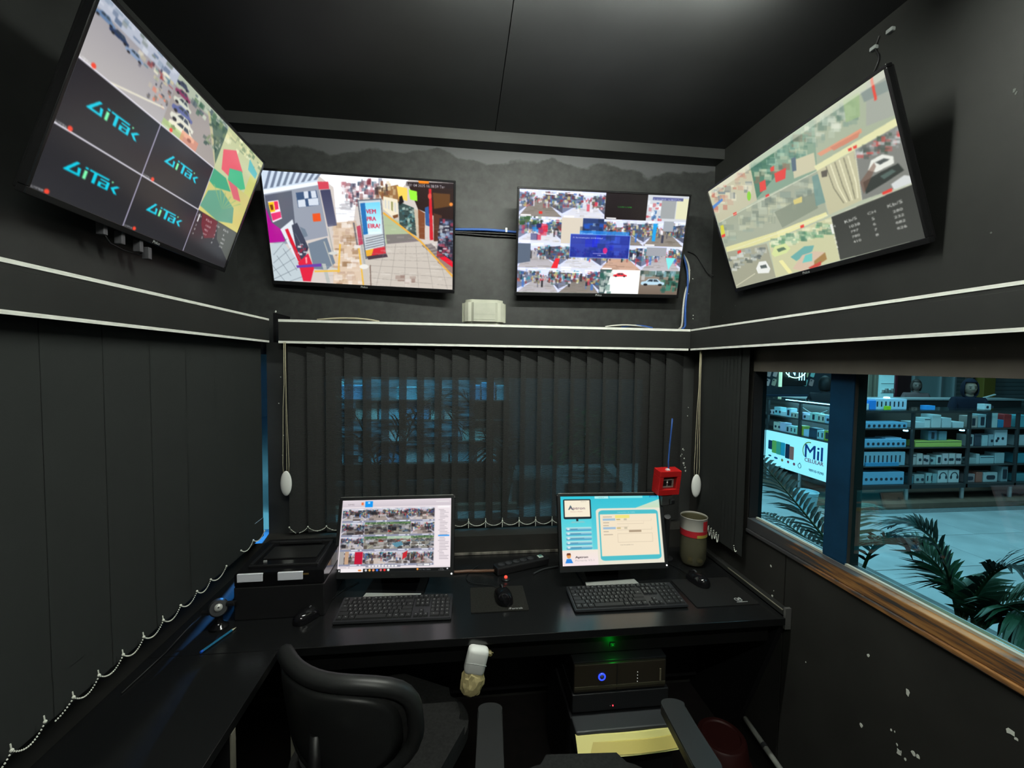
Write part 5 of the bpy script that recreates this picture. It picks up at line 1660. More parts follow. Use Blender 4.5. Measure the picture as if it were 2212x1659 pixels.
cable('power_cable', 'thin dark lead lying beside the power strip', [(.33, 1.86, .754), (.38, 1.90, .754), (.44, 1.915, .754), (.50, 1.93, .754)], .004, m_dk)
t = thing('signal_button', 'small lit red button on a black puck behind the small mouse mat', 'button', (.199, 1.826, ZD))
bm = B(); lathe(bm, [(0, 0), (.020, 0), (.019, .006), (.010, .008), (0, .008)], 20); obj('puck', bm, m_blk, t)
bm = B(); ball(bm, (0, 0, .012), .0078, 12); obj('red_cap', bm, mat('red_led', (.5, .02, .01), .3, emit=(1, .10, .06), es=.75), t, smooth=True, label='lit red cap')

# red call box on its post
t = thing('call_box', 'red call box with a small window on a dark post beside the turquoise-form monitor', 'call box', (1.0, 1.93, ZD))
bm = B(); tube(bm, [(.02, .03, .004), (.0, .0, .12), (-.045, -.09, .26)], [.010, .013, .015], 10); lathe(bm, [(0, 0), (.03, 0), (.03, .006), (0, .006)], 16, c=(.02, .03, 0)); obj('post', bm, m_dk, t, smooth=True)
bm = B()
cx, cy, cz = -.056, -.10, .427
R = Matrix.Translation((cx, cy, cz)) @ Matrix.Rotation(math.radians(6), 4, 'Z') @ Matrix.Rotation(math.radians(8), 4, 'X')
for b in ((-.054, .054, -.022, .035, .030, .058), (-.054, .054, -.022, .035, -.058, -.030), (-.054, -.034, -.022, .035, -.030, .030), (.034, .054, -.022, .035, -.030, .030), (-.034, .034, .010, .035, -.030, .030)):
    bx(bm, *b, bev=.002, M=R)
obj('red_housing', bm, m_red, t, label='red housing')
bm = B(); bx(bm, -.033, .033, .000, .010, -.029, .012, M=R); o = obj('window_plate', bm, mat('pale_inset', (.30, .29, .26), .4, noise=(60, .6)), t)
bm = B(); bx(bm, -.024, -.004, -.002, .001, -.02, .006, M=R); bx(bm, .004, .022, -.002, .001, -.02, .006, M=R); obj('dark_inset', bm, m_blk, o)
bm = B(); ball(bm, (0, 0, 0), .004, 8, M=R @ Matrix.Translation((-.002, -.003, -.004))); obj('screw', bm, mat('bright_screw', (.8, .8, .8), .3, .5, .5), o)
bm = B(); bx(bm, -.026, .026, -.016, .018, -.112, -.064, bev=.004, M=R); obj('plug_block', bm, mat('grey_block', (.055, .056, .055), .45), t, label='grey plug block')
bm = B(); bx(bm, .008, .030, -.034, -.016, -.100, -.076, bev=.004, M=R); obj('plug', bm, m_blk, t)
bm = B(); tube(bm, [R @ Vector(p) for p in ((.0, .0, .058), (.0, .01, .09), (.004, .02, .17), (.010, .03, .25), (.015, .04, .29))], .0035, 8); obj('lead', bm, m_blue, t, label='blue lead')
bm = B(); bx(bm, -.016, .0, -.012, .002, .057, .064, M=R); obj('white_tab', bm, m_white, t)

# cut bottle with a printed band
t = thing('plastic_bottle', 'upturned plastic bottle with a red and white band holding yellow bits', 'bottle', (1.119, 1.895, ZD))
m_pet = glass('dull_clear_plastic', (.62, .60, .48), .05, .15)
_nt = m_pet.node_tree
_df = _nt.nodes.new('ShaderNodeBsdfDiffuse'); _df.inputs['Color'].default_value = (.30, .29, .20, 1)
_ad = _nt.nodes.new('ShaderNodeMixShader'); _ad.inputs['Fac'].default_value = .22
_out = [n for n in _nt.nodes if n.type == 'OUTPUT_MATERIAL'][0]
_src = _out.inputs['Surface'].links[0].from_socket
_nt.links.new(_src, _ad.inputs[1]); _nt.links.new(_df.outputs[0], _ad.inputs[2]); _nt.links.new(_ad.outputs[0], _out.inputs['Surface'])
bm = B(); lathe(bm, [(0, .004), (.030, .002), (.050, .012), (.060, .040), (.061, .10), (.060, .16), (.060, .232), (.0585, .232), (.0585, .16), (.0595, .10), (.0585, .042), (.049, .015), (.03, .006), (0, .008)], 32); obj('bottle_wall', bm, m_pet, t, smooth=True)
bm = B(); lathe(bm, [(.0612, .180), (.0612, .236), (.0625, .238), (.0612, .240), (.0595, .236)], 32); obj('white_band', bm, mat('white_film', (.46, .45, .40), .5), t, smooth=True, label='white printed band')
bm = B(); lathe(bm, [(.0615, .150), (.0615, .180)], 32); obj('red_band', bm, mat('red_film', (.50, .02, .03), .45), t, smooth=True, label='red printed band')
def arc_band(r, z0, z1, a0, a1, n=8):
    bm = B(); last = None
    for i in range(n + 1):
        a = math.radians(a0 + (a1 - a0) * i / n)
        cur = (bm.verts.new((r * math.cos(a), r * math.sin(a), z0)), bm.verts.new((r * math.cos(a), r * math.sin(a), z1)))
        if last:
            bm.faces.new((last[0], cur[0], cur[1], last[1]))
        last = cur
    return bm
obj('yellow_patch', arc_band(.0622, .150, .164, 255, 330), mat('yellow_film', (.42, .34, .06), .5), t)
obj('red_print', arc_band(.0622, .182, .228, 282, 312), mat('red_film', (.50, .02, .03), .45), t)
for (x, y, z, r, col) in ((-.025, -.02, .022, .014, (.45, .33, .03)), (.028, -.015, .020, .016, (.46, .42, .25)), (.0, .02, .018, .013, (.35, .25, .04)), (-.03, -.03, .034, .010, (.5, .38, .02))):
    bm = B(); ball(bm, (x, y, z), r, 10, (1, .8, .7)); obj('sweet', bm, mat('sweet_%d' % int(col[0] * 100 + col[2] * 10), col, .4), t, smooth=True)

# wrapped white case under the desk edge
t = thing('air_freshener', 'white plastic case in crumpled yellowed wrap hanging under the desk edge', 'dispenser', (.047, 1.43, .638))
WK = Matrix.Scale(1.25, 4)
R = Matrix.Rotation(math.radians(13), 4, 'Y') @ WK
bm = B(); bx(bm, -.029, .029, -.018, .018, -.005, .070, bev=.012, seg=3, M=R); obj('white_case', bm, m_white, t, smooth=True)
bm = B(); bx(bm, -.0285, .0285, -.0192, -.0175, .030, .0315, M=R); obj('case_seam', bm, mat('grey_seam', (.4, .42, .41), .5), t)
def crumple(bm, c, sc, seed, amp=.25, n=2):
    q = bmesh.new(); bmesh.ops.create_icosphere(q, subdivisions=n, radius=1)
    g = random.Random(seed)
    for v in q.verts:
        v.co *= 1 + amp * (g.random() - .5)
    _merge(bm, q, Matrix.Translation(c) @ R @ Matrix.Diagonal((*sc, 1)))
m_wrap = mat('yellowed_wrap', (.66, .56, .28), .22, .6)
bm = B(); crumple(bm, (-.004, 0, -.035), (.033, .022, .046), 6, .16, 3); obj('crumpled_wrap', bm, m_wrap, t, label='crumpled yellowed wrap')
bm = B(); crumple(bm, (.036, .004, .060), (.020, .010, .011), 9, .9, 3); obj('wrap_tuft', bm, mat('yellow_wrap_tuft', (.22, .19, .08), .3, .6), t)
bm = B(); tube(bm, [(.012 + .009 * math.cos(a), -.006, -.072 + .011 * math.sin(a)) for a in [2 * PI * q / 12 for q in range(12)]], .003, 6, closed=True); obj('wrap_loop', bm, m_wrap, t)
bm = B(); bx(bm, -.01, .03, .012, .062, .060, .083); obj('hanger', bm, m_blk, t)

# ------------------------------------------------------------------ computer cases under the desk
t = thing('computer_case', 'flat desktop computer with a blue lit ring under the desk', 'computer', (.593, 1.64, .506))
bm = B(); bx(bm, -.18, .18, -.178, .18, 0, .112, bev=.003); obj('case_body', bm, m_blk, t)
bm = B(); bx(bm, -.179, .172, -.190, -.178, .004, .108, bev=.003); o = obj('front_plate', bm, mat('brown_gloss_front', (.026, .021, .014), .3, .5), t, label='brown glossy front')
bm = B(); bx(bm, -.018, -.015, -.1915, -.189, .006, .106); obj('front_seam', bm, m_blk, o)
bm = B(); bx(bm, -.178, .17, -.192, -.189, .016, .026); obj('front_trim', bm, mat('olive_trim', (.05, .045, .028), .35), o)
bm = B(); bx(bm, .148, .153, -.1935, -.189, .03, .075); obj('slot', bm, mat('pale_slot', (.16, .14, .09), .5), o)
bm = B()
for i in range(4):
    ball(bm, (.062, -.191, .032 + .012 * i), .0016, 6)
obj('led_dots', bm, mat('dot_white', (.5, .5, .5), .5, emit=(1, 1, .9), es=.4), o)
bm = B(); tube(bm, [(-.075 + .0115 * math.cos(a), -.192, .060 + .0115 * math.sin(a)) for a in [2 * PI * q / 24 for q in range(24)]], .0030, 8, closed=True); obj('power_ring', bm, mat('blue_led', (.02, .05, .9), .3, emit=(.03, .07, 1.0), es=1.3), t, label='blue lit power ring')
bm = B(); lathe(bm, [(0, 0), (.009, 0), (.008, .004), (0, .005)], 16, M=Matrix.Translation((-.075, -.190, .060)) @ Matrix.Rotation(PI / 2, 4, 'X')); obj('power_button', bm, mat('grey_button', (.08, .08, .10), .4), t)
t = thing('video_recorder', 'black video recorder with a red light below the desktop computer', 'recorder', (.593, 1.64, .436))
bm = B(); bx(bm, -.185, .185, -.192, .18, 0, .068, bev=.003); obj('recorder_body', bm, m_blk, t)
bm = B(); ball(bm, (-.031, -.193, .018), .0028, 8); obj('red_light', bm, mat('tiny_red_led', (.5, 0, 0), .4, emit=(1, .05, .08), es=1.6), t)
bm = B(); ball(bm, (-.041, -.193, .018), .0016, 8); obj('grey_light', bm, m_metal, t)
t = thing('cabinet', 'low dark cabinet with a bright yellow curved front under the recorder', 'cabinet', (.60, 1.63, .0))
bm = B(); bx(bm, -.20, .20, -.19, .20, 0, .425, bev=.004); obj('cabinet_body', bm, m_blk, t)
bm = B(); bx(bm, -.198, .198, -.262, -.190, .360, .4345, bev=.006); obj('front_ledge', bm, m_dk, t)
def bowed(x0, x1, z0, z1, y, bow, th, skew=0, lean=.055):
    bm = B(); n = 12
    F, K = [], []
    for i in range(n + 1):
        u = i / n
        x = x0 + (x1 - x0) * u
        yy = y - bow * 4 * u * (1 - u)
        F.append((bm.verts.new((x, yy - lean, z0 + skew * (1 - u))), bm.verts.new((x, yy, z1))))
        K.append((bm.verts.new((x, yy + th - lean, z0 + skew * (1 - u))), bm.verts.new((x, yy + th, z1))))
    for i in range(n):
        bm.faces.new((F[i][0], F[i + 1][0], F[i + 1][1], F[i][1])); bm.faces.new((K[i][0], K[i][1], K[i + 1][1], K[i + 1][0]))
        bm.faces.new((F[i][1], F[i + 1][1], K[i + 1][1], K[i][1])); bm.faces.new((F[i][0], K[i][0], K[i + 1][0], F[i + 1][0]))
    for i in (0, n):
        bm.faces.new((F[i][0], F[i][1], K[i][1], K[i][0]))
    return bm
obj('yellow_front', bowed(-.200, .182, .380, .424, -.262, .008, .006, 0, .04), mat('yellow_plastic', (.92, .82, .30), .4, .4), t, label='pale yellow front')
obj('inner_panel', bowed(-.155, .180, .386, .411, -.2765, .010, .004, 0, .0235), mat('mustard_plastic', (.72, .58, .16), .4, .4), t, label='mustard inset')
bm = B(); tube(bm, [(.205 + .009 * math.cos(a), -.22, .385 + .012 * math.sin(a)) for a in [2 * PI * q / 14 for q in range(14)]], .0035, 6, closed=True); obj('ring_pull', bm, mat('pale_ring', (.5, .5, .32), .35), t)
bm = B(); bx(bm, .178, .206, -.225, -.19, .360, .43); obj('ledge_cheek', bm, m_blk, t)

tag(cable('pipe', 'grey pipe running along the foot of the wall under the shop window', [(1.252, 1.66, .16), (1.252, 1.4, .13), (1.252, .6, .06)], .0115, m_pipe, sm=1), 'grey pipe running along the foot of the wall under the shop window', 'pipe')
bm = B(); cyl(bm, (1.252, 1.545, .1476), (1.252, 1.53, .1458), .0135, n=14); obj('coupling', bm, m_dk, bpy.data.objects['pipe'])
t = thing('basin', 'dark red plastic basin upside down on the floor beside the pipe', 'basin', (1.13, 1.64, 0))
bm = B(); lathe(bm, [(.118, 0), (.121, .012), (.114, .016), (.100, .105), (.094, .112), (.078, .114), (.074, .108), (0, .108)], 32); obj('basin_wall', bm, mat('dark_red_plastic', (.05, .010, .009), .5), t, smooth=True)
bm = B(); tube(bm, [(.119 * math.cos(a), .119 * math.sin(a), .006) for a in [2 * PI * q / 32 for q in range(32)]], .005, 6, closed=True); obj('basin_rim', bm, mat('dark_red_plastic', (.05, .010, .009), .5), t)
cable('rail', 'pale strip on the modesty panel under the desk', [(.16, 1.976, .52), (.38, 1.976, .53)], .006, mat('grey_strip', (.09, .10, .09), .5), 'strip', sm=0)
# small green lamp added to make a glow under the worktop
t = thing('glow_lamp', 'small green lamp added for the glow under the worktop by the computer', 'lamp', (.572, 1.4915, .655))
bm = B(); bx(bm, -.010, .010, -.002, .0035, -.008, .008, bev=.0015); obj('lamp_body', bm, m_blk, t)
bm = B(); ball(bm, (0, -.002, 0), .003, 10); obj('green_light', bm, mat('green_led', (0, .1, 0), .4, emit=(.0, .10, .005), es=1.0), t)
lg = bpy.data.lights.new('green_glow', 'POINT'); lg.energy = .07; lg.color = (0, 1, .05); lg.shadow_soft_size = .01
lgo = bpy.data.objects.new('green_glow', lg); lgo.location = (.572, 1.462, .655); COL.objects.link(lgo)

# ------------------------------------------------------------------ office chairs
def curved_pad(bm, w, h, th, curve, arch, y0=0, n=12, e=2.6, lean=0.0, mi=0):
    """padded superellipse sheet in xz, bowed round the sitter (who sits towards +y)"""
    front, back = [], []
    def pt(u, v, s):
        a = abs(u) ** e + abs(v) ** e
        edge = max(0.0, 1 - a)
        x, z = u * w / 2, v * h / 2 + arch * (1 - u * u)
        y = y0 + curve * u * u + lean * v + s * th / 2 * (edge ** .45)
        return (x, y, z)
    def disc(r, k, s):
        a = 2 * PI * k / (4 * n)
        c, sn = math.cos(a), math.sin(a)
        q = (abs(c) ** e + abs(sn) ** e) ** (-1 / e)
        return pt(r * c * q, r * sn * q, s)
    R = 6
    rings = []
    for s in (1, -1):
        for i in range(R + 1):
            r = (i / R) ** .7 if s == 1 else ((R - i) / R) ** .7
            if s == -1 and i == 0:
                continue
            if r < 1e-6:
                rings.append([bm.verts.new(pt(0, 0, s))])
            else:
                rings.append([bm.verts.new(disc(r, k, s)) for k in range(4 * n)])
    for A, C in zip(rings, rings[1:]):
        m = 4 * n
        for j in range(m):
            vs = []
            for q in ((A, j), (A, (j + 1) % m), (C, (j + 1) % m), (C, j)):
                v = q[0][q[1] % len(q[0])]
                if v not in vs:
                    vs.append(v)
            f = bm.faces.new(vs); f.smooth = True; f.material_index = mi
    return [Vector(disc(1, k, 1)) for k in range(4 * n)]


def chair(label, loc, yaw, bw, bh, bz, arms):
    t = thing('office_chair', label, 'chair', (loc[0], loc[1], 0), (0, 0, yaw))
    bm = B(); prism(bm, rrect(.46, .45, .12, 6), .425, .435); obj('seat_pan', bm, m_blk, t)
    bm = B()
    prism(bm, rrect(.48, .47, .13, 7), .436, .505)
    bmesh.ops.bevel(bm, geom=[e for e in bm.edges if abs(e.verts[0].co.z - e.verts[1].co.z) < 1e-5 and e.verts[0].co.z > .49], offset=.03, segments=4, affect='EDGES')
    obj('seat', bm, m_fab, t, smooth=True)
    # backrest
    bm = B(); rim = curved_pad(bm, bw, bh, .06, .100, .0, e=3.0)
    M = Matrix.Translation((0, -.255, bz)) @ Matrix.Rotation(math.radians(9), 4, 'X')
    bm.transform(M); obj('backrest', bm, m_fab, t)
    bm = B(); curved_pad(bm, bw * .92, bh * .90, .026, .085, .0, -.026, e=3.0); bm.transform(M); obj('back_shell', bm, m_pu, t)
    bm = B(); tube(bm, [M @ (p + Vector((0, -.008, 0))) for p in rim], .023, 10, closed=True); obj('backrest_rim', bm, m_pu, t, label='rounded rubber rim')
    bm = B(); tube(bm, [(0, -.02, .40), (0, -.22, .405), (0, -.285, .44), (0, -.295, .55), (0, -.285, bz)], [.016, .018, .02, .02, .016], 8); obj('back_bar', bm, m_blk, t)
    bm = B(); bx(bm, -.08, .08, -.10, .10, .385, .425, bev=.008); obj('mechanism', bm, m_blk, t)
    bm = B(); tube(bm, [(-.05, -.02, .405), (-.18, -.05, .405), (-.24, -.055, .398)], [.006, .006, .010], 8); obj('tilt_lever', bm, m_dk, t)
    bm = B(); cyl(bm, (0, 0, .10), (0, 0, .26), .025, n=18); cyl(bm, (0, 0, .26), (0, 0, .39), .014, n=14); obj('gas_lift', bm, m_dk, t)
    bm = B(); lathe(bm, [(0, .07), (.045, .07), (.05, .09), (.04, .125), (0, .125)], 20); obj('base_hub', bm, m_blk, t)
    for k in range(5):
        a = 2 * PI * k / 5 + .3
        d = Vector((math.cos(a), math.sin(a), 0))
        bm = B(); tube(bm, [d * .03 + Vector((0, 0, .10)), d * .17 + Vector((0, 0, .092)), d * .30 + Vector((0, 0, .068))], [.024, .019, .014], 8); o = obj('base_leg', bm, m_pu, t)
        bm = B()
        n = Vector((-d.y, d.x, 0))
        for s in (-1, 1):
            c0 = d * .31 + Vector((0, 0, .026)) + n * s * .016
            cyl(bm, c0 - n * .008, c0 + n * .008, .025, n=16)
        cyl(bm, d * .30 + Vector((0, 0, .02)), d * .30 + Vector((0, 0, .068)), .008, n=8)
        obj('caster', bm, m_blk, o)
    if arms:
        for s in (-1, 1):
            bm = B(); tube(bm, [(s * .10, .02, .425), (s * .26, .02, .425), (s * .285, .06, .48), (s * .285, .11, .635)], .014, 8); a = obj('armrest_bracket', bm, m_blk, t)
            bm = B()
            prism(bm, rrect(.075, .27, .0345, 10), .635, .668, Matrix.Translation((s * .285, .13, 0)))
            for v in bm.verts:
                v.co.z -= .018 * max(0, (v.co.y - .15) / .12) ** 2
            bmesh.ops.bevel(bm, geom=[e for e in bm.edges if abs(e.verts[0].co.z - e.verts[1].co.z) < .01 and min(e.verts[0].co.z, e.verts[1].co.z) > .648], offset=.008, segments=3, affect='EDGES')
            obj('armrest_pad', bm, m_pu, t, smooth=True)
    return t


chair('black office chair without arms turned toward the corner of the desk', (-.245, 1.37), math.radians(-27), .45, .30, .735, False)
chair('black office chair with padded armrests pulled up before the turquoise-form monitor', (.36, .985), math.radians(-4), .42, .40, .68, True)

# ------------------------------------------------------------------ the arcade outside
m_tile = mat('pale_floor_tile', (.42, .44, .44), .35, .4, noise=(3, .18))
m_plinth = mat('brown_plinth', (.16, .10, .07), .5, .35, noise=(6, .2))
m_cframe = mat('dark_counter_frame', (.035, .032, .032), .4, .4)
m_cshelf = mat('dark_shelf', (.05, .045, .042), .4, .4)
m_alu = mat('counter_leg_metal', (.5, .5, .5), .35, .5, .5)
fo = struct('floor_arcade', [(1.6, 15, -3, 16, -.06, -.004), (-6, 1.6, 2.7, 16, -.06, -.004)], mat('floor_joint', (.15, .16, .16), .8, .2))
tile_me = None
k = 0
for i in range(14):
    for j in range(13):
        x, y = 1.62 + .62 * i, -.6 + .62 * j
        if x + .6 > 9 or (x > 4.3 and y > 4.2):
            continue
        if tile_me is None:
            bm = B(); bx(bm, 0, .612, 0, .612, -.004, .004, bev=.002, seg=1)
            tile_me = bpy.data.meshes.new('tile'); bm.to_mesh(tile_me); bm.free(); tile_me.materials.append(m_tile)
        o = bpy.data.objects.new('tile', tile_me)
        o.location = (x, y, -.002 + .0015 * random.random())
        o.parent = fo
        COL.objects.link(o)
        k += 1

# planter outside the window with palms
t = thing('planter', 'long concrete planter outside the shop window holding the palms', 'planter', (1.95, .9, 0))
bm = B()
for b in ((-.32, .32, -1.6, -1.54, 0, .60), (-.32, .32, 1.54, 1.6, 0, .60), (-.32, -.27, -1.54, 1.54, 0, .60), (.27, .32, -1.54, 1.54, 0, .60), (-.27, .27, -1.54, 1.54, 0, .05)):
    bx(bm, *b, bev=.004)
obj('trough', bm, mat('planter_concrete', (.16, .17, .17), .8, .2, noise=(9, .2)), t)
bm = B(); bx(bm, -.268, .268, -1.538, 1.538, .50, .54); obj('soil', bm, mat('soil', (.03, .022, .015), .95, .1, noise=(40, .5)), t)

m_leaf = mat('palm_green', (.020, .075, .030), .45, .4, noise=(9, .35))
m_leafd = mat('palm_deep_green', (.006, .020, .013), .55, .2, noise=(9, .35))
m_stem = mat('palm_stem', (.06, .08, .03), .6, .3)


def frond(parent, base, top, tip, L, n, m, seed, droop=.35):
    """an arching leaf: a midrib along a quadratic curve, with folded narrow leaflets in two ranks"""
    g = random.Random(seed)
    a, b, c = Vector(base), Vector(top), Vector(tip)
    q = lambda u: a * (1 - u) ** 2 + b * 2 * u * (1 - u) + c * u * u
    bm = B()
    tube(bm, [q(i / 14) for i in range(15)], [.008 * (1 - .8 * i / 14) for i in range(15)], 6, mi=1)
    for i in range(n):
        u = .22 + .77 * i / (n - 1)
        p = q(u)
        d = (q(min(u + .02, 1)) - q(u - .02)).normalized()
        side = d.cross(Vector((0, 0, 1)))
        if side.length < .1:
            side = Vector((1, 0, 0))
        side.normalize()
        up = side.cross(d).normalized()
        l = L * (math.sin(PI * (.12 + .84 * (u - .22) / .77)) ** .6) * (.85 + .3 * g.random())
        for s in (-1, 1):
            dr = (d * .62 + side * s * .72 + up * (.16 + .1 * g.random()) + Vector((g.uniform(-.08, .08),) * 3)).normalized()
            w = .007 + .004 * g.random()
            nrm = dr.cross(side * s).normalized() if dr.cross(side * s).length > .05 else up
            wv = dr.cross(up).normalized() * w
            last = None
            for kx, (f, ww) in enumerate(((0, .35), (.3, 1), (.65, .75), (1, .03))):
                e = p + dr * l * f + Vector((0, 0, -droop * l * f * f))
                cur = (bm.verts.new(e - wv * ww), bm.verts.new(e - Vector((0, 0, .25 * w * ww))), bm.verts.new(e + wv * ww))
                if last:
                    bm.faces.new((last[0], last[1], cur[1], cur[0])); bm.faces.new((last[1], last[2], cur[2], cur[1]))
                last = cur
    return obj('frond', bm, [m, m_stem], parent)


def palm(label, loc, fronds, seed):
    t = thing('palm', label, 'palm', loc, (0, 0, 0), 'palms outside the window')
    bm = B()
    g = random.Random(seed)
    for i in range(5):
        a = 2 * PI * i / 5
        tube(bm, [(.03 * math.cos(a), .03 * math.sin(a), 0), (.022 * math.cos(a), .022 * math.sin(a), .10), (.03 * math.cos(a), .03 * math.sin(a), .2)], [.016, .013, .009], 8)
    obj('stalks', bm, m_stem, t, kind='stuff')
    for i, (top, tip, L, n, m) in enumerate(fronds):
        l = Vector(loc)
        frond(t, (.02 * math.cos(i), .02 * math.sin(i), .16), Vector(top) - l, Vector(tip) - l, L, n, m, seed * 10 + i)
    return t


palm('tall palm whose arching frond crosses the lit sign of the corner shop', (1.80, 1.66, .54),
     [((1.77, 1.96, .97), (1.74, 2.36, 1.21), .21, 26, m_leafd), ((1.80, 2.0, .86), (1.80, 2.30, .84), .17, 20, m_leafd),
      ((1.78, 1.60, 1.12), (1.84, 1.46, .98), .18, 18, m_leafd), ((1.86, 1.85, 1.15), (2.15, 2.05, .95), .2, 20, m_leaf)], 3)
palm('broad palm with drooping fronds behind the bare end of the window sill', (1.84, 1.30, .54),
     [((1.84, 1.38, 1.12), (1.80, 1.64, .94), .22, 28, m_leaf), ((1.80, 1.36, 1.22), (1.76, 1.52, 1.06), .15, 22, m_leafd),
      ((1.86, 1.25, 1.20), (1.90, 1.10, .98), .24, 30, m_leafd), ((1.92, 1.22, 1.06), (2.06, 1.04, .86), .24, 28, m_leaf),
      ((1.80, 1.18, 1.06), (1.74, 1.02, .88), .22, 26, m_leaf), ((1.88, 1.3, 1.0), (1.92, 1.42, .86), .22, 26, m_leaf), ((1.84, 1.2, .98), (1.82, 1.06, .80), .24, 26, m_leaf)], 5)
palm('low palm with long fronds at the near end of the window', (1.92, .74, .54),
     [((1.86, .90, .98), (1.74, 1.06, .80), .24, 26, m_leafd), ((1.90, .76, 1.02), (1.78, .72, .82), .24, 24, m_leaf),
      ((2.0, .86, 1.0), (2.16, 1.0, .84), .24, 26, m_leaf), ((1.9, .55, 1.0), (1.8, .34, .84), .22, 22, m_leaf)], 8)

# ---- goods: one box builder, many boxes
BOXN = 0


GR = 'boxed goods in the long glass counter'


def box(label, cat, x, y, z, w, d, h, col, group, name='goods_box', face=None, rot=0.0, emit=None):
    """a cardboard box standing at z; face: what is printed on the side that looks at the window ('ear', 'speaker', 'bars', 'phone', 'dots')"""
    if group == GR:
        w *= .93
    if group == GR:      # the four shelf heights of the long counter
        for old, new in ((.80, .975), (.53, .736), (.33, .505), (.19, .265)):
            if z >= old:
                z += new - old
                break
    t = thing(name, label, cat, (x, y, z), (0, 0, rot), group)
    bm = B(); bx(bm, -w / 2, w / 2, -d / 2, d / 2, 0, h, bev=min(w, h) * .03, seg=1)
    key = 'carton_%d_%d_%d' % tuple(int(c * 100) for c in col)
    obj('carton', bm, mat(key, col, .45, .4), t)
    pm = mat('dark_print', (.03, .035, .05), .5)
    bm = B()
    yf = -d / 2 - .002
    if face == 'ear':
        tube(bm, [(.28 * h * math.cos(a), yf, h * .55 + .28 * h * math.sin(a)) for a in [PI * q / 10 for q in range(11)]], h * .03, 6)
        for s in (-1, 1):
            ball(bm, (s * .28 * h, yf, h * .45), h * .13, 10, (.7, .15, 1.1))
    elif face == 'speaker':
        prism(bm, rrect(min(w, h * 1.8) * .62, h * .42, h * .18), 0, .004, Matrix.Translation((0, yf + .002, h * .5)) @ FACE)
    elif face == 'phone':
        prism(bm, rrect(h * .3, h * .62, h * .05), 0, .004, Matrix.Translation((0, yf + .002, h * .5)) @ FACE)
    elif face == 'bars':
        for i in range(max(2, int(w / .06))):
            bx(bm, -w / 2 + .06 * i + .012, -w / 2 + .06 * i + .03, yf, yf + .004, h * .25, h * .75)
    elif face == 'dots':
        for i in range(max(2, int(w / .07))):
            prism(bm, rrect(.034, .034, .012), 0, .003, Matrix.Translation((-w / 2 + .045 + .07 * i, yf + .002, h * .45)) @ FACE)
    elif face == 'lid':
        bx(bm, -w / 2 + .004, w / 2 - .004, yf, yf + .004, h * .80, h * .86)
    if len(bm.verts):
        obj('print', bm, pm, t)
    else:
        bm.free()
    return t


# ---- the corner kiosk: a lit sign counter (faces the booth) and a long glass counter (faces the window)
def glass_counter(label, x0, x1, y0, y1, bays, shelves, plinth, topz, front='y', sign=None, group='shop counters'):
    """open-fronted showcase: posts, shelves, glass; shelves are heights"""
    t = thing('display_counter', label, 'counter', (0, 0, 0), group=group)
    for z in shelves:
        bm = B(); bx(bm, x0 + .01, x1 - .01, y0 + .012, y1 - .02, z - .014, z, bev=.002); obj('shelf', bm, m_cshelf, t)
    for b in bays:
        bm = B()
        if front == 'y':
            bx(bm, b - .016, b + .016, y0, y0 + .03, plinth, topz - .012, bev=.002)
        else:
            bx(bm, x0, x0 + .03, b - .016, b + .016, plinth, topz - .012, bev=.002)
        obj('counter_post', bm, m_cframe, t)
        bm = B()
        if front == 'y':
            cyl(bm, (b, y0 + .05, .065), (b, y0 + .05, plinth), .022, n=12)
        else:
            cyl(bm, (x0 + .05, b, .065), (x0 + .05, b, plinth), .022, n=12)
        obj('counter_leg', bm, m_alu, t)
    bm = B(); bx(bm, x0, x1, y0, y1, plinth, plinth + .05); obj('bottom_board', bm, m_cframe, t)
    bm = B()
    if front == 'y':
        bx(bm, x0, x1, y1 - .02, y1, plinth, topz - .02)
    else:
        bx(bm, x1 - .02, x1, y0, y1, plinth, topz - .02)
    obj('back_board', bm, mat('counter_back', (.10, .075, .065), .5, .3), t)
    bm = B(); bx(bm, x0 - .006, x1 + .006, y0 - .006, y1, topz - .012, topz, bev=.002); obj('glass_top', bm, m_clear, t)
    bm = B()
    if front == 'y':
        bx(bm, x0, x1, y0 - .004, y0 + .002, topz - .034, topz - .013)
    else:
        bx(bm, x0 - .004, x0 + .002, y0, y1, topz - .034, topz - .013)
    obj('front_rail', bm, m_cframe, t)
    return t


struct('trim_plinth', [(4.62, 9.2, 4.50, 5.10, 0, .065), (4.40, 5.0, 5.11, 8.0, 0, .065), (-2.0, .65, 4.85, 5.36, 0, .065), (4.40, 4.615, 4.50, 5.105, 0, .065)], m_plinth)
gc = glass_counter('long glass display counter facing the window, four shelves of boxed goods', 4.86, 8.62, 4.60, 5.02, [4.875, 5.58, 6.39, 7.11, 7.90, 8.60], [.505, .736, .975], .215, 1.205)

GR = 'boxed goods in the long glass counter'
LB = (.20, .46, .66)
bays = [(4.90, 5.56), (5.60, 6.37), (6.41, 7.09)]
# first bay: long pale blue trays
for z, nm in ((.33, 'third shelf down'), (.19, 'bottom shelf'), (.53, 'second shelf down'), (.80, 'top shelf')):
    h = {.33: .175, .19: .16, .53: .10, .80: .07}[z]
    box('pale blue tray of small packs, %s of the bay by the post' % nm, 'box', 5.23, 4.72, z + .001, .62, .18, h, LB if z != .33 else (.28, .46, .56), GR, face='bars' if z == .33 else 'dots')
box('flat darker blue box lying on the blue tray of the second shelf down', 'box', 5.36, 4.72, .53 + .0955, .24, .14, .022, (.35, .55, .7), GR)
box('two-tone blue strip box along the front of the third shelf down', 'box', 5.18, 4.622, .3305, .5, .022, .045, (.06, .28, .50), GR)
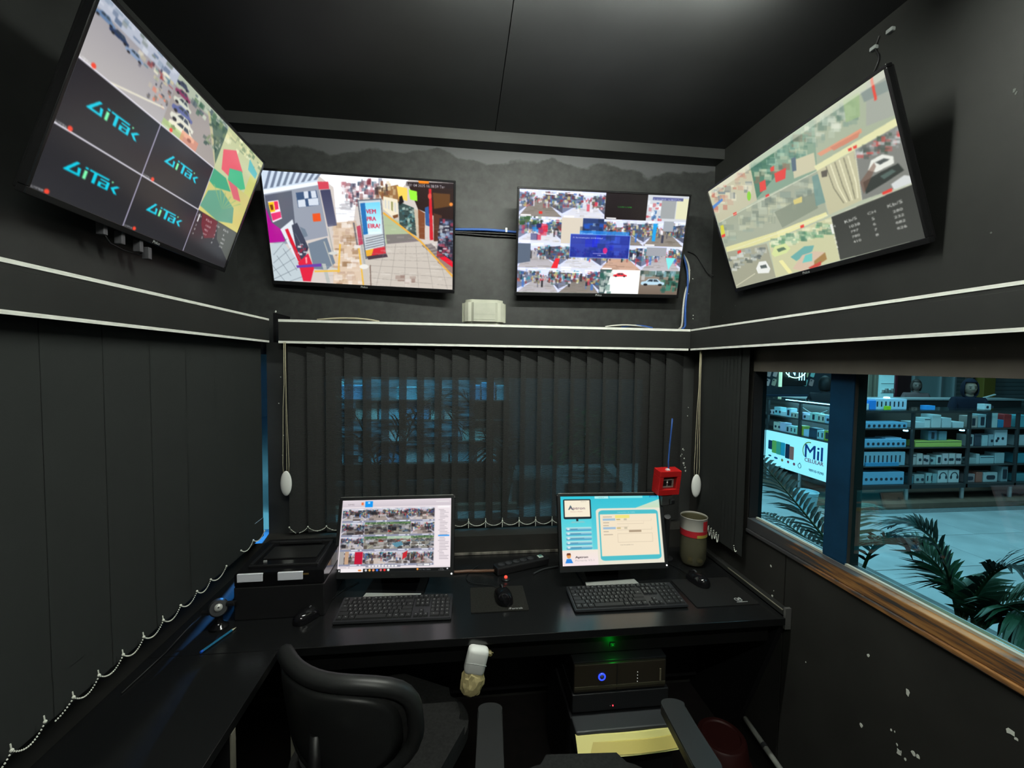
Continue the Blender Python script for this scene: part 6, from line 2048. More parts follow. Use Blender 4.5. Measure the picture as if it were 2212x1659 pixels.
# second bay
box('tall pale carton on the top shelf of the middle bay', 'box', 5.96, 4.72, .801, .14, .14, .165, (.62, .66, .66), GR)
box('stepped pale carton beside the tallest one in the middle bay', 'box', 6.11, 4.72, .801, .14, .14, .125, (.58, .64, .66), GR)
box('small white carton standing on a flat white box of the middle bay', 'box', 5.84, 4.72, .801, .09, .12, .125, (.74, .80, .80), GR, face='lid')
box('flat white box at the post end of the middle bay, top shelf', 'box', 5.70, 4.72, .801, .17, .16, .075, (.56, .64, .66), GR)
box('long flat white box at the far end of the middle bay, top shelf', 'box', 6.27, 4.72, .801, .16, .16, .075, (.58, .64, .66), GR)
box('long lime yellow box on the second shelf of the middle bay', 'box', 5.985, 4.70, .531, .72, .14, .075, (.50, .56, .12), GR, face='lid')
box('grey-blue carton standing on the lime yellow box', 'box', 5.93, 4.71, .6065, .13, .10, .13, (.14, .24, .34), GR, face='phone')
box('dull blue carton next to the grey-blue one on the lime box', 'box', 6.08, 4.71, .6065, .12, .10, .12, (.20, .33, .40), GR)
for i, (x, w, h, c, f) in enumerate(((5.66, .08, .13, (.55, .48, .46), 'lid'), (5.75, .09, .145, (.62, .55, .52), 'dots'), (5.85, .09, .12, (.60, .50, .50), 'dots'), (5.95, .07, .09, (.40, .50, .50), None), (6.03, .08, .12, (.62, .66, .64), 'phone'), (6.12, .09, .14, (.66, .58, .58), 'dots'), (6.22, .09, .14, (.66, .62, .60), 'dots'), (6.32, .08, .135, (.66, .58, .58), 'dots'))):
    box('pinkish white small box, %s from the post, third shelf of the middle bay' % ('first second third fourth fifth sixth seventh eighth'.split()[i]), 'box', x, 4.71, .331, w, .12, h, c, GR, face=f)
for i, (x, w, h, c, f, l) in enumerate(((5.645, .07, .09, (.08, .20, .24), None, 'dark teal packet'), (5.76, .15, .115, (.36, .42, .42), 'dots', 'grey box with two round pictures'), (5.90, .09, .13, (.40, .52, .52), 'bars', 'striped pale green carton'), (5.985, .07, .12, (.30, .44, .46), None, 'narrow teal grey carton'), (6.10, .15, .165, (.66, .70, .70), 'ear', 'white headphone box next to the green carton'), (6.265, .16, .165, (.68, .70, .70), 'ear', 'white headphone box at the bay divider'))):
    box(l + ' on the bottom shelf of the middle bay', 'box', x, 4.71, .191, w, .12, h, c, GR, face=f)
# third bay
for i, (x, z, w, h, c, f, l) in enumerate(((6.50, .801, .13, .15, (.50, .40, .36), 'phone', 'buff carton with a dark picture on the top shelf of the far bay'), (6.63, .801, .12, .17, (.34, .42, .44), 'phone', 'grey carton on the top shelf of the far bay'), (6.735, .801, .07, .19, (.03, .04, .05), None, 'slim black carton on the top shelf of the far bay'), (6.82, .801, .08, .20, (.50, .58, .58), None, 'tall pale carton on the top shelf of the far bay'), (6.91, .801, .09, .10, (.03, .22, .40), None, 'deep blue box on the top shelf of the far bay'), (7.01, .801, .12, .17, (.42, .04, .04), None, 'red bag-like carton on the top shelf of the far bay'),
                                           (6.47, .531, .11, .15, (.42, .42, .42), 'phone', 'grey carton beside the bay post, second shelf of the far bay'), (6.585, .531, .10, .16, (.06, .07, .09), 'lid', 'black carton on the second shelf of the far bay'), (6.69, .531, .09, .14, (.44, .56, .58), None, 'pale teal carton on the second shelf of the far bay'), (6.78, .531, .07, .15, (.36, .44, .48), 'dots', 'grey carton with a round picture, second shelf of the far bay'), (6.93, .531, .20, .215, (.62, .68, .72), 'dots', 'large white carton on the second shelf of the far bay'),
                                           (6.50, .331, .16, .075, (.36, .42, .42), None, 'low grey box on the third shelf of the far bay'), (6.60, .331, .05, .13, (.48, .54, .54), None, 'narrow upright white box on the third shelf of the far bay'), (6.74, .331, .22, .10, (.42, .54, .56), 'lid', 'wide pale teal box on the third shelf of the far bay'), (6.93, .331, .15, .14, (.40, .50, .52), None, 'pale grey-green box at the end of the third shelf'),
                                           (6.50, .191, .16, .11, (.36, .26, .26), 'speaker', 'dusky box with a speaker picture on the bottom shelf of the far bay'), (6.64, .191, .10, .13, (.44, .14, .10), None, 'brick red box on the bottom shelf of the far bay'), (6.81, .191, .22, .125, (.52, .56, .56), 'speaker', 'white box with a wide speaker picture on the bottom shelf of the far bay'), (7.02, .191, .10, .20, (.30, .38, .40), 'phone', 'tall grey carton at the end of the bottom shelf'))):
    box(l, 'box', x, 4.71, z, w, .12, h, c, GR, face=f)
for i, (x, z, w, h, c) in enumerate(((7.25, .801, .2, .16, (.12, .4, .46)), (7.5, .801, .18, .12, (.6, .6, .6)), (7.3, .531, .3, .14, (.5, .55, .56)), (7.6, .531, .2, .2, (.3, .4, .45)), (7.28, .331, .25, .13, (.06, .3, .38)), (7.6, .331, .25, .11, (.5, .5, .45)), (7.3, .191, .3, .1, (.1, .3, .34)), (7.65, .191, .25, .14, (.4, .4, .4)))):
    box('box %s in the last bay of the long counter' % ('teal wide|white low|grey broad|blue-grey tall|deep teal|cream low|sea green flat|mid grey'.split('|')[i]), 'box', x, 4.71, z, w, .12, h, c, GR)
# little spot lamps on the shelves
for i, (x, z) in enumerate(((5.50, .938), (6.31, .938))):
    t = thing('shelf_light', 'tiny lit spot under the %s divider of the glass counter' % ('first' if i == 0 else 'second'), 'light', (x, 4.63, z), group='shelf lights')
    bm = B(); lathe(bm, [(0, .02), (.022, .02), (.026, .004), (.020, 0), (0, .001)], 16); obj('light_lens', bm, mat('spot_led', (1, 1, 1), .4, emit=(.75, .88, 1), es=6), t)
    bm = B(); bx(bm, -.02, .02, -.02, .02, .018, .022); obj('light_mount', bm, m_alu, t)
# on top of the long counter
GT = 'goods on top of the counter'
box('clear-blue sloping display case on the counter top near the post', 'box', 5.36, 4.80, 1.206, .44, .2, .13, (.50, .66, .80), GT, face='bars')
box('bright blue packet leaning on the counter top near the post', 'box', 5.09, 4.74, 1.206, .09, .1, .11, (.03, .25, .75), GT)
box('white packet at the post end of the counter top', 'box', 5.0, 4.74, 1.206, .07, .1, .07, (.6, .68, .75), GT)
box('lime green packet on the counter top', 'box', 5.26, 4.66, 1.206, .06, .04, .045, (.45, .7, .02), GT)
box('small sky blue box on the counter top beside the clerk', 'box', 5.88, 4.70, 1.206, .12, .08, .05, (.05, .35, .8), GT)
box('white roll holder on the counter top at the elbow of the clerk', 'box', 6.74, 4.72, 1.206, .1, .08, .07, (.6, .68, .7), GT, face='dots')
t = thing('shelf_light', 'bright small lamp standing on the display case on the counter', 'light', (5.40, 4.80, 1.337), group='shelf lights')
bm = B(); lathe(bm, [(0, 0), (.035, 0), (.03, .018), (0, .022)], 16); obj('light_lens', bm, mat('spot_led', (1, 1, 1), .4, emit=(.75, .88, 1), es=6), t)
# second, higher counter line behind (the inner shelf with its thin dark rail)
t = thing('inner_counter', 'pale inner counter behind the clerk with a thin bright edge', 'counter', (0, 0, 0), group='shop counters')
bm = B(); bx(bm, 5.3, 9.6, 6.2, 6.5, 0, 1.20); obj('counter_body', bm, m_cframe, t)
bm = B(); bx(bm, 5.28, 9.62, 6.18, 6.52, 1.20, 1.225); obj('counter_top', bm, mat('pale_counter_top', (.5, .55, .56), .4), t)

# ---- counter with the lit sign, facing the booth (its face looks toward -x)
XS = 4.50
sc = glass_counter('glass counter at the corner with a lit white sign on its face', XS, 4.84, 4.66, 7.9, [4.68, 5.16, 5.755, 6.6, 7.88], [.80, 1.02], .29, 1.268, front='x')
bm = B(); bx(bm, XS - .022, XS, 4.665, 5.74, .30, .785, bev=.003)
sg = obj('sign_panel', bm, mat('lit_sign_face', (.6, .6, .6), .4, emit=(.60, .84, .90), es=1.15), sc, label='lit white sign panel')
bm = B(); bx(bm, XS - .022, XS, 5.78, 6.58, .295, .778, bev=.003); obj('sign_panel', bm, mat('lit_sign_face', (.6, .6, .6), .4, emit=(.60, .84, .90), es=1.15), sc)
SF = Matrix(((0, 0, -1, 0), (-1, 0, 0, 0), (0, 1, 0, 0), (0, 0, 0, 1)))   # local x -> -y, y -> z, z -> -x
def on_sign(y, z, s, w=None, h=None, m=None, name='lettering', dep=.003):
    bm = B(); letters(bm, s, w or 0, Matrix.Translation((XS - .0225, y, z)) @ SF, depth=dep, h=h)
    return obj(name, bm, m, sg)
m_sb = mat('sign_blue', (.01, .06, .26), .5)
m_sr = mat('sign_red', (.45, .04, .10), .5)
on_sign(4.875, .632, 'Mil', .27, None, m_sb, dep=.004)
on_sign(4.872, .632, 'Mil', .275, None, m_sb, dep=.005)
on_sign(4.865, .512, 'CELULAR', .29, None, m_sr)
on_sign(4.824, .392, '98910-9390', .225, None, mat('sign_grey', (.12, .18, .22), .5))
bm = B()
for q in range(10):
    a0, a1 = math.radians(80 + 14 * q), math.radians(80 + 14 * (q + 1))
    ry, rz = .10, .11
    vs = [bm.verts.new((XS - .0235, 4.94 - ry * k_ * math.cos(a), .63 + rz * k_ * math.sin(a))) for a in (a0, a1) for k_ in (1.0, 1.13)]
    bm.faces.new((vs[0], vs[1], vs[3], vs[2]))
obj('sign_arc', bm, mat('sign_yellow', (.55, .45, .08), .5), sg)
for i, (y, z0, z1, w, col) in enumerate(((5.64, .52, .65, .075, (.01, .05, .12)), (5.56, .48, .66, .085, (.32, .55, .12)), (5.475, .475, .66, .085, (.12, .50, .30)), (5.395, .475, .66, .08, (.03, .45, .60)), (5.31, .455, .655, .075, (.01, .02, .06)), (5.235, .455, .635, .075, (.70, .18, .14)))):
    bm = B(); prism(bm, rrect(w, z1 - z0, .012), 0, .003, Matrix.Translation((XS - .0225, y, (z0 + z1) / 2)) @ SF); obj('printed_case', bm, mat('case_%d' % i, col, .5), sg)
bm = B(); bx(bm, XS - .0265, XS - .0255, 5.305, 5.335, .60, .635); obj('printed_lens', bm, mat('dark_print', (.03, .035, .05), .5), sg)
for i, (y, z, r, col) in enumerate(((5.64, .425, .020, (.04, .10, .14)), (5.52, .415, .024, (.02, .12, .30)), (5.40, .41, .020, (.60, .30, .08)), (5.29, .41, .019, (.55, .08, .14)), (5.185, .405, .020, (.60, .10, .14)), (5.09, .405, .026, (.05, .12, .14)))):
    bm = B()
    if i == 5:
        tube(bm, [(XS - .0235, y + r * math.cos(a), z + 1.15 * r * math.sin(a)) for a in [2 * PI * q / 16 for q in range(16)]], .0035, 5, closed=True); bx(bm, XS - .025, XS - .0225, y - .007, y + .004, z + .030, z + .042)
    else:
        prism(bm, [(r * (1.5 if i < 2 else 1) * math.cos(2 * PI * q / 16), r * (.6 if i < 2 else 1) * math.sin(2 * PI * q / 16)) for q in range(16)], 0, .002, Matrix.Translation((XS - .0225, y, z)) @ SF)
    obj('printed_mark', bm, mat('mark_%d' % i, col, .5), sg)
GS = 'boxed goods in the corner counter'
g = random.Random(12)
lab = 'white|pale teal|pink-edged|pale blue|cream|mint|silver|lilac|sand|ice blue'.split('|')
cols = [(.66, .72, .74), (.40, .62, .64), (.66, .55, .58), (.42, .60, .74), (.64, .62, .50), (.46, .66, .58), (.52, .56, .58), (.55, .52, .66), (.58, .52, .42), (.55, .70, .78)]
for k_, (z, n) in enumerate(((.80, 9), (1.02, 10))):
    y = 4.715
    for i in range(n):
        w = .085 + .018 * (i % 3)
        h = (.085 + .05 * g.random()) if z < 1 else (.06 + .07 * g.random())
        if k_ == 0 and i in (0, 2, 4):
            c, l, f = ((.42, .46, .06), 'yellow and black', 'phone') if i != 2 else ((.03, .06, .09), 'dark blue', 'lid')
            h = .13
        else:
            c, l, f = cols[(i + 3 * k_) % 10], lab[(i + 3 * k_) % 10], ('dots', 'bars', 'phone', None)[i % 4]
        box('%s box, %s from the post, %s shelf above the lit sign' % (l, 'first second third fourth fifth sixth seventh eighth ninth tenth'.split()[i], 'lower' if k_ == 0 else 'upper'), 'box', XS + .09, y + w / 2, z + .001, w, .10, h, c, GS, face=f, rot=-PI / 2)
        y += w + .004
# a lit cable and a strip lamp in the corner counter
bm = B(); tube(bm, [(XS + .05, 4.78 + .055 * i, 1.18 - .06 * math.sin(PI * i / 7)) for i in range(8)], .004, 6); tag(obj('white_lead', bm, m_white), 'white charging lead draped over boxes in the corner counter', 'cable')
t = thing('strip_lamp', 'cool strip lamp under the glass top of the corner counter', 'lamp', (XS + .25, 5.2, 1.235))
bm = B(); bx(bm, -.012, .012, -.5, .5, 0, .012); obj('lamp_tube', bm, mat('cool_tube', (1, 1, 1), .4, emit=(.55, .85, 1.0), es=30), t)
bm = B(); bx(bm, -.015, .015, -.51, .51, .012, .020); obj('lamp_channel', bm, m_alu, t)
t = thing('strip_lamp', 'cool strip lamp under the lower shelf of the corner counter', 'lamp', (XS + .22, 5.2, .992))
bm = B(); bx(bm, -.010, .010, -.48, .48, 0, .010); obj('lamp_tube', bm, mat('cool_tube', (1, 1, 1), .4, emit=(.55, .85, 1.0), es=16), t)
bm = B(); bx(bm, -.012, .012, -.49, .49, .0095, .0135); obj('lamp_channel', bm, m_alu, t)
t = thing('pot', 'pale blue plastic pot on the arcade floor by the corner counter', 'pot', (4.10, 4.55, .006))
bm = B(); lathe(bm, [(0, .0), (.10, 0), (.13, .22), (.135, .23), (.12, .23), (.115, .21), (0, .20)], 20); obj('pot_wall', bm, mat('pale_blue_pot', (.35, .55, .60), .5), t, smooth=True)

# ---- back shop: dark panel wall hung with phone cases, an unlettered neon figure
t = thing('case_display', 'dark display wall hung with phone cases behind the corner counter', 'display', (0, 0, 0))
bm = B(); bx(bm, 5.0, 7.15, 7.1, 7.2, 0, 2.6); obj('display_board', bm, mat('dark_display', (.020, .028, .038), .5), t)
bm = B(); bx(bm, 5.0, 7.1, 6.95, 7.1, 1.08, 1.22); obj('display_base', bm, mat('navy_base', (.012, .030, .060), .4), t)
pc = [(.46, .30, .28), (.30, .55, .46), (.62, .56, .30), (.60, .40, .38), (.20, .36, .62), (.30, .60, .56), (.50, .40, .30), (.65, .60, .50)]
for r in range(3):
    for i in range(9):
        if 3 <= i <= 6:
            continue
        x, z = 5.40 + .125 * i + .02 * r, 1.44 + .165 * r
        bm = B()
        prism(bm, rrect(.075, .125, .016), 0, .010, Matrix.Translation((x, 7.098, z)) @ FACE @ Matrix.Rotation(math.radians(-14), 4, 'Z'))
        c = pc[(i * 3 + r * 5) % 8]
        o = obj('phone_case', bm, mat('pcase_%d' % ((i * 3 + r * 5) % 8), c, .4), t)
        bm = B(); prism(bm, rrect(.022, .028, .008), 0, .005, Matrix.Translation((x - .012, 7.087, z + .038)) @ FACE); obj('lens_patch', bm, mat('dark_print', (.03, .035, .05), .5), o)
bm = B(); bx(bm, 5.745, 5.775, 7.05, 7.1, 1.36, 2.1); o = obj('lit_batten', bm, mat('warm_batten', (1, 1, .8), .4, emit=(.95, .80, .45), es=1.1), t)
t = thing('neon_sign', 'neon sign of white strokes inside a warm ring on the dark display wall', 'neon sign', (6.03, 7.04, 1.63))
NS = Matrix.Scale(.74, 4)
bm = B(); tube(bm, [(.30 * math.cos(a), 0, .12 + .26 * math.sin(a)) for a in [PI * 1.02 + PI * 1.0 * q / 16 for q in range(17)]], .012, 8); bm.transform(NS); obj('neon_ring', bm, mat('neon_warm', (1, 1, .8), .4, emit=(1, .92, .62), es=3), t)
for P in ([(-.18, 0, -.12), (-.18, 0, .2)], [(-.18, 0, .2), (-.02, 0, -.08)], [(-.02, 0, -.08), (-.02, 0, .2)], [(.10, 0, -.20), (.10, 0, .1)], [(.17, 0, -.20), (.17, 0, .1)], [(.24, 0, -.20), (.24, 0, .1)]):
    bm = B(); tube(bm, [Vector(p) for p in P], .010, 8); bm.transform(NS); obj('neon_stroke', bm, mat('neon_white', (1, 1, 1), .4, emit=(.85, .95, 1), es=3), t)
bm = B(); bx(bm, -.25, .25, .035, .06, -.24, .33); obj('neon_back', bm, m_blk, t)

# ---- far wall behind the long counter: shop front, panels, yellow pillar, shutters
def shutter(label, x0, x1, y, z1):
    t = thing('roller_shutter', label, 'shutter', (0, 0, 0), group='roller shutters')
    m = mat('grey_shutter', (.27, .30, .30), .45, .4)
    n = int(z1 / .09)
    for i in range(n):
        bm = B()
        prism(bm, [(0, .0), (-.016, .012), (-.022, .045), (-.016, .078), (0, .088)], x0 + .03, x1 - .03, Matrix(((0, 0, 1, 0), (1, 0, 0, y), (0, 1, 0, .09 * i), (0, 0, 0, 1))))
        obj('slat', bm, m, t)
    for x in (x0, x1 - .03):
        bm = B(); bx(bm, x, x + .03, y - .03, y + .02, 0, z1); obj('guide_rail', bm, m_cframe, t)
    return t


shutter('grey roller shutter at the end of the far wall beyond the yellow pillar', 11.82, 14.6, 8.2, 2.5)
shutter('grey roller shutter behind the hooded clerk', 10.62, 11.40, 8.2, 2.5)
t = thing('pillar', 'ochre yellow pillar between the two roller shutters', 'pillar', (11.61, 8.15, 0))
bm = B(); bx(bm, -.15, .15, -.1, .2, 0, 2.6, bev=.01); obj('pillar_shaft', bm, mat('ochre_paint', (.42, .26, .04), .6), t)
bm = B(); bx(bm, -.17, .17, -.12, .2, 0, .15, bev=.01); obj('pillar_base', bm, m_plinth, t)
t = thing('notice', 'small pink notice taped to the shutter behind the hooded clerk', 'notice', (11.22, 8.165, 1.34))
bm = B(); bx(bm, -.10, .10, -.004, .0, 0, .26); obj('paper', bm, mat('notice_paper', (.50, .40, .36), .7), t)
bm = B()
for i in range(4):
    bx(bm, -.07, .05, -.006, -.004, .05 + .05 * i, .07 + .05 * i)
obj('print', bm, mat('notice_print', (.40, .14, .14), .6), t)
t = thing('glass_partition', 'pale glazed partition behind the long counter', 'partition', (0, 0, 0))
bm = B(); bx(bm, 9.26, 10.55, 7.95, 8.0, 0, 2.5); obj('pale_panel', bm, mat('pale_partition', (.34, .42, .42), .4), t)
for x in (9.55, 10.2, 10.53):
    bm = B(); bx(bm, x, x + .04, 7.91, 7.95, 0, 2.5); obj('mullion', bm, m_alu, t)
t = thing('shop_front', 'lit shop front with a white glowing case beside a dark red door', 'shop front', (0, 0, 0))
bm = B(); bx(bm, 7.2, 9.52, 8.0, 8.06, 0, 2.5); obj('front_wall', bm, mat('shop_wall', (.10, .11, .11), .5), t)
bm = B(); bx(bm, 8.78, 9.10, 7.95, 8.0, 1.1, 2.1); obj('lit_case', bm, mat('lit_case', (.7, .8, .8), .4, emit=(.45, .72, .75), es=.7), t)
for i in range(3):
    bm = B(); bx(bm, 8.79, 9.09, 7.92, 7.95, 1.20 + .2 * i, 1.21 + .2 * i); obj('case_shelf', bm, m_alu, t)
for i in range(4):
    bm = B(); bx(bm, 8.81 + .07 * i, 8.855 + .07 * i, 7.90, 7.945, 1.213, 1.27 + .03 * (i % 2)); obj('case_item', bm, mat('case_item', (.5, .48, .46), .5), t)
bm = B(); bx(bm, 9.16, 9.50, 7.94, 8.0, 0, 2.3); obj('red_door', bm, mat('deep_red_door', (.06, .02, .022), .4), t)
bm = B(); bx(bm, 9.11, 9.16, 7.93, 8.0, 0, 2.35); obj('door_jamb', bm, mat('wine_jamb', (.20, .03, .05), .4), t)
bm = B(); bx(bm, 8.48, 8.56, 7.93, 8.0, 0, 2.3); obj('cream_jamb', bm, mat('cream_jamb', (.46, .42, .32), .5), t)
bm = B(); bx(bm, 8.64, 8.70, 7.93, 8.0, 0, 2.3); obj('cream_jamb', bm, mat('cream_jamb', (.46, .42, .32), .5), t)
t = thing('baton', 'long pale baton lying on the inner counter before the shutters', 'baton', (9.1, 6.3, 1.2265), (0, math.radians(-14), 0))
bm = B(); bx(bm, -.12, .12, -.015, .015, .03, .05, bev=.005); obj('baton_body', bm, m_white, t)
bm = B(); bx(bm, -.12, -.08, -.018, .018, .0, .034); obj('baton_foot', bm, m_white, t)

# ---- people
m_skin = mat('skin', (.30, .19, .14), .55, .4)
m_navy = mat('navy_sweatshirt', (.010, .013, .026), .85, .2, noise=(60, .2))
m_hair = mat('dark_hair', (.008, .007, .007), .6, .4)


def skin_body(name, verts, edges, radii, m, parent, sub=2):
    me = bpy.data.meshes.new(name)
    me.from_pydata(verts, edges, [])
    me.materials.append(m)
    o = bpy.data.objects.new(name, me)
    o.parent = parent
    COL.objects.link(o)
    sk = o.modifiers.new('skin', 'SKIN')
    me.skin_vertices[0].data[0].use_root = True
    for v, r in zip(me.skin_vertices[0].data, radii):
        v.radius = (r, r) if not isinstance(r, tuple) else r
    sk.use_smooth_shade = True
    sb = o.modifiers.new('sub', 'SUBSURF')
    sb.levels = sub; sb.render_levels = sub
    return o


def person(label, loc, yaw, H, cloth, skin, hair, hooded, lean=.0, elbows=True):
    """standing figure at loc, facing -y in its own frame, with folded forearms; the head has a face"""
    t = thing('person', label, 'person', loc, (0, 0, yaw))
    k = H / 1.70
    S = lambda L: [tuple(c * k for c in p) for p in L]
    l = -lean
    V = S([(0, 0, .92), (0, l * .3, 1.12), (0, l * .7, 1.32), (0, l, 1.44), (0, l - .01, 1.50),
           (-.17, l, 1.40), (-.24, l - .06, 1.16), (-.10, l - .24, 1.10), (-.02, l - .25, 1.10),
           (.17, l, 1.40), (.24, l - .06, 1.16), (.10, l - .24, 1.12), (.02, l - .25, 1.12),
           (-.09, 0, .86), (-.10, .0, .48), (-.10, .02, .08), (-.10, -.12, .04), (.09, 0, .86), (.10, .0, .48), (.10, .02, .08), (.10, -.12, .04)])
    E = [(0, 1), (1, 2), (2, 3), (3, 4), (2, 5), (5, 6), (6, 7), (7, 8), (2, 9), (9, 10), (10, 11), (11, 12), (0, 13), (13, 14), (14, 15), (15, 16), (0, 17), (17, 18), (18, 19), (19, 20)]
    R = [(.15 * k, .10 * k), (.145 * k, .10 * k), (.165 * k, .11 * k), (.075 * k, .07 * k), .052 * k, .072 * k, .052 * k, .040 * k, .03 * k, .072 * k, .052 * k, .040 * k, .03 * k,
         .085 * k, .060 * k, .042 * k, .035 * k, .085 * k, .060 * k, .042 * k, .035 * k]
    skin_body('body', V, E, R, cloth, t)
    hz = 1.595 * k
    hy = (l - .02) * k
    bm = B()
    q = bmesh.new(); bmesh.ops.create_uvsphere(q, u_segments=28, v_segments=20, radius=1)
    for v in q.verts:
        x, y, z = v.co
        jaw = 1 - .30 * max(0, -z) ** 1.3
        v.co = Vector((x * .076 * jaw, y * .094 * (1 - .12 * max(0, -z)), z * .115))
        if y < 0:
            n = math.exp(-((x / .20) ** 2 + ((z + .10) / .22) ** 2)); v.co.y -= .020 * n
            for s in (-1, 1):
                v.co.y += .010 * math.exp(-(((x - s * .40) / .18) ** 2 + ((z - .08) / .12) ** 2))
    q.transform(Matrix.Scale(k, 4)); _merge(bm, q, Matrix.Translation((0, hy, hz)))
    ball(bm, (0, hy + .01, hz - .11 * k), .052 * k, 12, (1, 1, 1.1))
    for s in (-1, 1):
        ball(bm, (s * .078 * k, hy + .01, hz - .005), .02 * k, 8, (.5, .9, 1.4))
    hd = obj('head', bm, skin, t, smooth=True)
    bm = B()
    for s in (-1, 1):
        ball(bm, (s * .030 * k, hy - .083 * k, hz + .010 * k), .0105 * k, 8, (1.2, .5, .7))
    obj('eyes', bm, mat('eye_dark', (.02, .015, .012), .3), hd)
    bm = B(); tube(bm, [(-.022 * k, hy - .086 * k, hz - .052 * k), (0, hy - .094 * k, hz - .055 * k), (.022 * k, hy - .086 * k, hz - .052 * k)], .0045 * k, 6); obj('mouth', bm, mat('lips', (.22, .08, .07), .5), hd)
    bm = B()
    for s in (-1, 1):
        tube(bm, [(s * .014 * k, hy - .088 * k, hz + .030 * k), (s * .045 * k, hy - .080 * k, hz + .032 * k)], .004 * k, 5)
    obj('eyebrows', bm, hair, hd)
    # hair, or a hood drawn over it
    q = bmesh.new(); bmesh.ops.create_uvsphere(q, u_segments=28, v_segments=20, radius=1)
    big = 1.22 if hooded else 1.10
    dl = []
    for v in q.verts:
        x, y, z = v.co
        if (y < -.42 and z < .52 and abs(x) < .80) or z < (-1.0 if hooded else -.78):
            dl.append(v)
    bmesh.ops.delete(q, geom=dl, context='VERTS')
    for v in q.verts:
        x, y, z = v.co
        fl = 1 + (.16 * max(0, -z) if not hooded else .28 * max(0, -z))
        v.co = Vector((x * .082 * big * fl, y * .100 * big, z * .122 * big - (.03 * max(0, -z))))
    q.transform(Matrix.Scale(k, 4))
    bm = B(); _merge(bm, q, Matrix.Translation((0, hy + .008, hz + .012 * k)))
    o = obj('hood' if hooded else 'hair', bm, cloth if hooded else hair, t, smooth=True)
    so = o.modifiers.new('thick', 'SOLIDIFY'); so.thickness = .014 * k
    # hands: palm, four bent fingers and a thumb each
    for s in (-1, 1):
        bm = B()
        px, py, pz = s * -.03 * k, (l - .25) * k, (1.10 if s < 0 else 1.12) * k
        ball(bm, (px, py, pz), .036 * k, 10, (1.1, .45, .8))
        for j in range(4):
            zz = pz + (.024 - .016 * j) * k
            e = (.040, .046, .043, .034)[j] * k
            tube(bm, [(px + s * -.02 * k, py - .004, zz), (px + s * -(.03 * k + e * .5), py - .012 * k, zz), (px + s * -(.03 * k + e), py - .004 * k, zz - .004 * k)], [.0095 * k, .0085 * k, .007 * k], 6)
        tube(bm, [(px + s * .012 * k, py - .004, pz + .022 * k), (px + s * -.006 * k, py - .012 * k, pz + .046 * k), (px + s * -.022 * k, py - .014 * k, pz + .056 * k)], [.011 * k, .010 * k, .008 * k], 6)
        obj('hand', bm, skin, t, smooth=True)
    return t


p = person('hooded clerk in a dark sweatshirt leaning on the long glass counter', (7.32, 5.36, .004), math.radians(-30), 1.54, m_navy, m_skin, m_hair, True, .10)
bm = B(); prism(bm, rrect(.10, .045, .004), 0, .003, Matrix.Translation((.10, -.235, 1.10)) @ FACE); obj('chest_emblem', bm, mat('grey_emblem', (.10, .11, .13), .7), p)
person('stand-in figure for the faint reflection of a dark-haired woman in pink', (8.30, 6.85, .0), math.radians(-35), 1.50, mat('dusky_pink_top', (.16, .10, .10), .8), mat('dim_skin', (.20, .13, .11), .6), mat('brown_hair', (.05, .03, .025), .6), False)  # solid figure standing in for a faint reflection
person('dark-haired person with their back half turned behind the corner counter', (5.46, 5.80, .0), math.radians(140), 1.56, mat('black_jacket', (.008, .008, .012), .8), m_skin, m_hair, False)

# ---- shop behind the back window, seen through the blind
GB = 'bright goods on the stand behind the blind'
t = glass_counter('lit shop stand beyond the back window, glimpsed through the blind', -1.95, .6, 4.9, 5.3, [-1.93, -1.1, -.25, .58], [.55, .80, 1.05, 1.28], .30, 1.55, group=None)
bl = bpy.data.materials.new('glow_panel')  # glowing surface added to make streaks of light behind the blind
bl.use_nodes = True
_n = bl.node_tree
_b = _n.nodes['Principled BSDF']
_tc = _n.nodes.new('ShaderNodeTexCoord'); _mp = _n.nodes.new('ShaderNodeMapping'); _mp.inputs['Scale'].default_value = (1.6, 1, 9)
_nz = _n.nodes.new('ShaderNodeTexNoise'); _nz.inputs['Scale'].default_value = 2.2; _nz.inputs['Detail'].default_value = 8; _nz.inputs['Roughness'].default_value = .72
_rg = _n.nodes.new('ShaderNodeMapRange'); _rg.inputs['From Min'].default_value = .42; _rg.inputs['From Max'].default_value = .72; _rg.inputs['To Max'].default_value = 2.2
_b.inputs['Base Color'].default_value = (.05, .07, .08, 1)
_b.inputs['Emission Color'].default_value = (.22, .62, .90, 1)
_n.links.new(_tc.outputs['Object'], _mp.inputs['Vector']); _n.links.new(_mp.outputs['Vector'], _nz.inputs['Vector']); _n.links.new(_nz.outputs['Fac'], _rg.inputs['Value']); _n.links.new(_rg.outputs['Result'], _b.inputs['Emission Strength'])
bm = B(); bx(bm, -1.9, .15, 5.25, 5.275, .58, 1.52); obj('glow_panel', bm, bl, t, label='added panel with painted glow streaks')
cc = [(.30, .62, .75), (.62, .78, .82), (.14, .40, .66), (.55, .75, .70), (.70, .72, .70), (.22, .50, .62)]
g = random.Random(31)
names = 'teal|white|blue|sea green|grey white|steel blue'.split('|')
for r, z in enumerate((.551, .801, 1.051, 1.281)):
    x = -1.9
    i = 0
    while x < .5:
        w = .13 + .22 * g.random()
        h = .13 + .09 * g.random()
        c = g.randrange(6)
        if g.random() < (.45 if z > .7 else .3):
            box('%s carton, %s along the %s shelf of the stand behind the blind' % (names[c], 'first second third fourth fifth sixth seventh eighth ninth tenth eleventh twelfth thirteenth fourteenth fifteenth sixteenth'.split()[min(i, 15)], ('lowest', 'second', 'third', 'highest')[r]), 'box', x + w / 2, 5.05, z, w - .02, .2, h, cc[c], GB)
            i += 1
        x += w
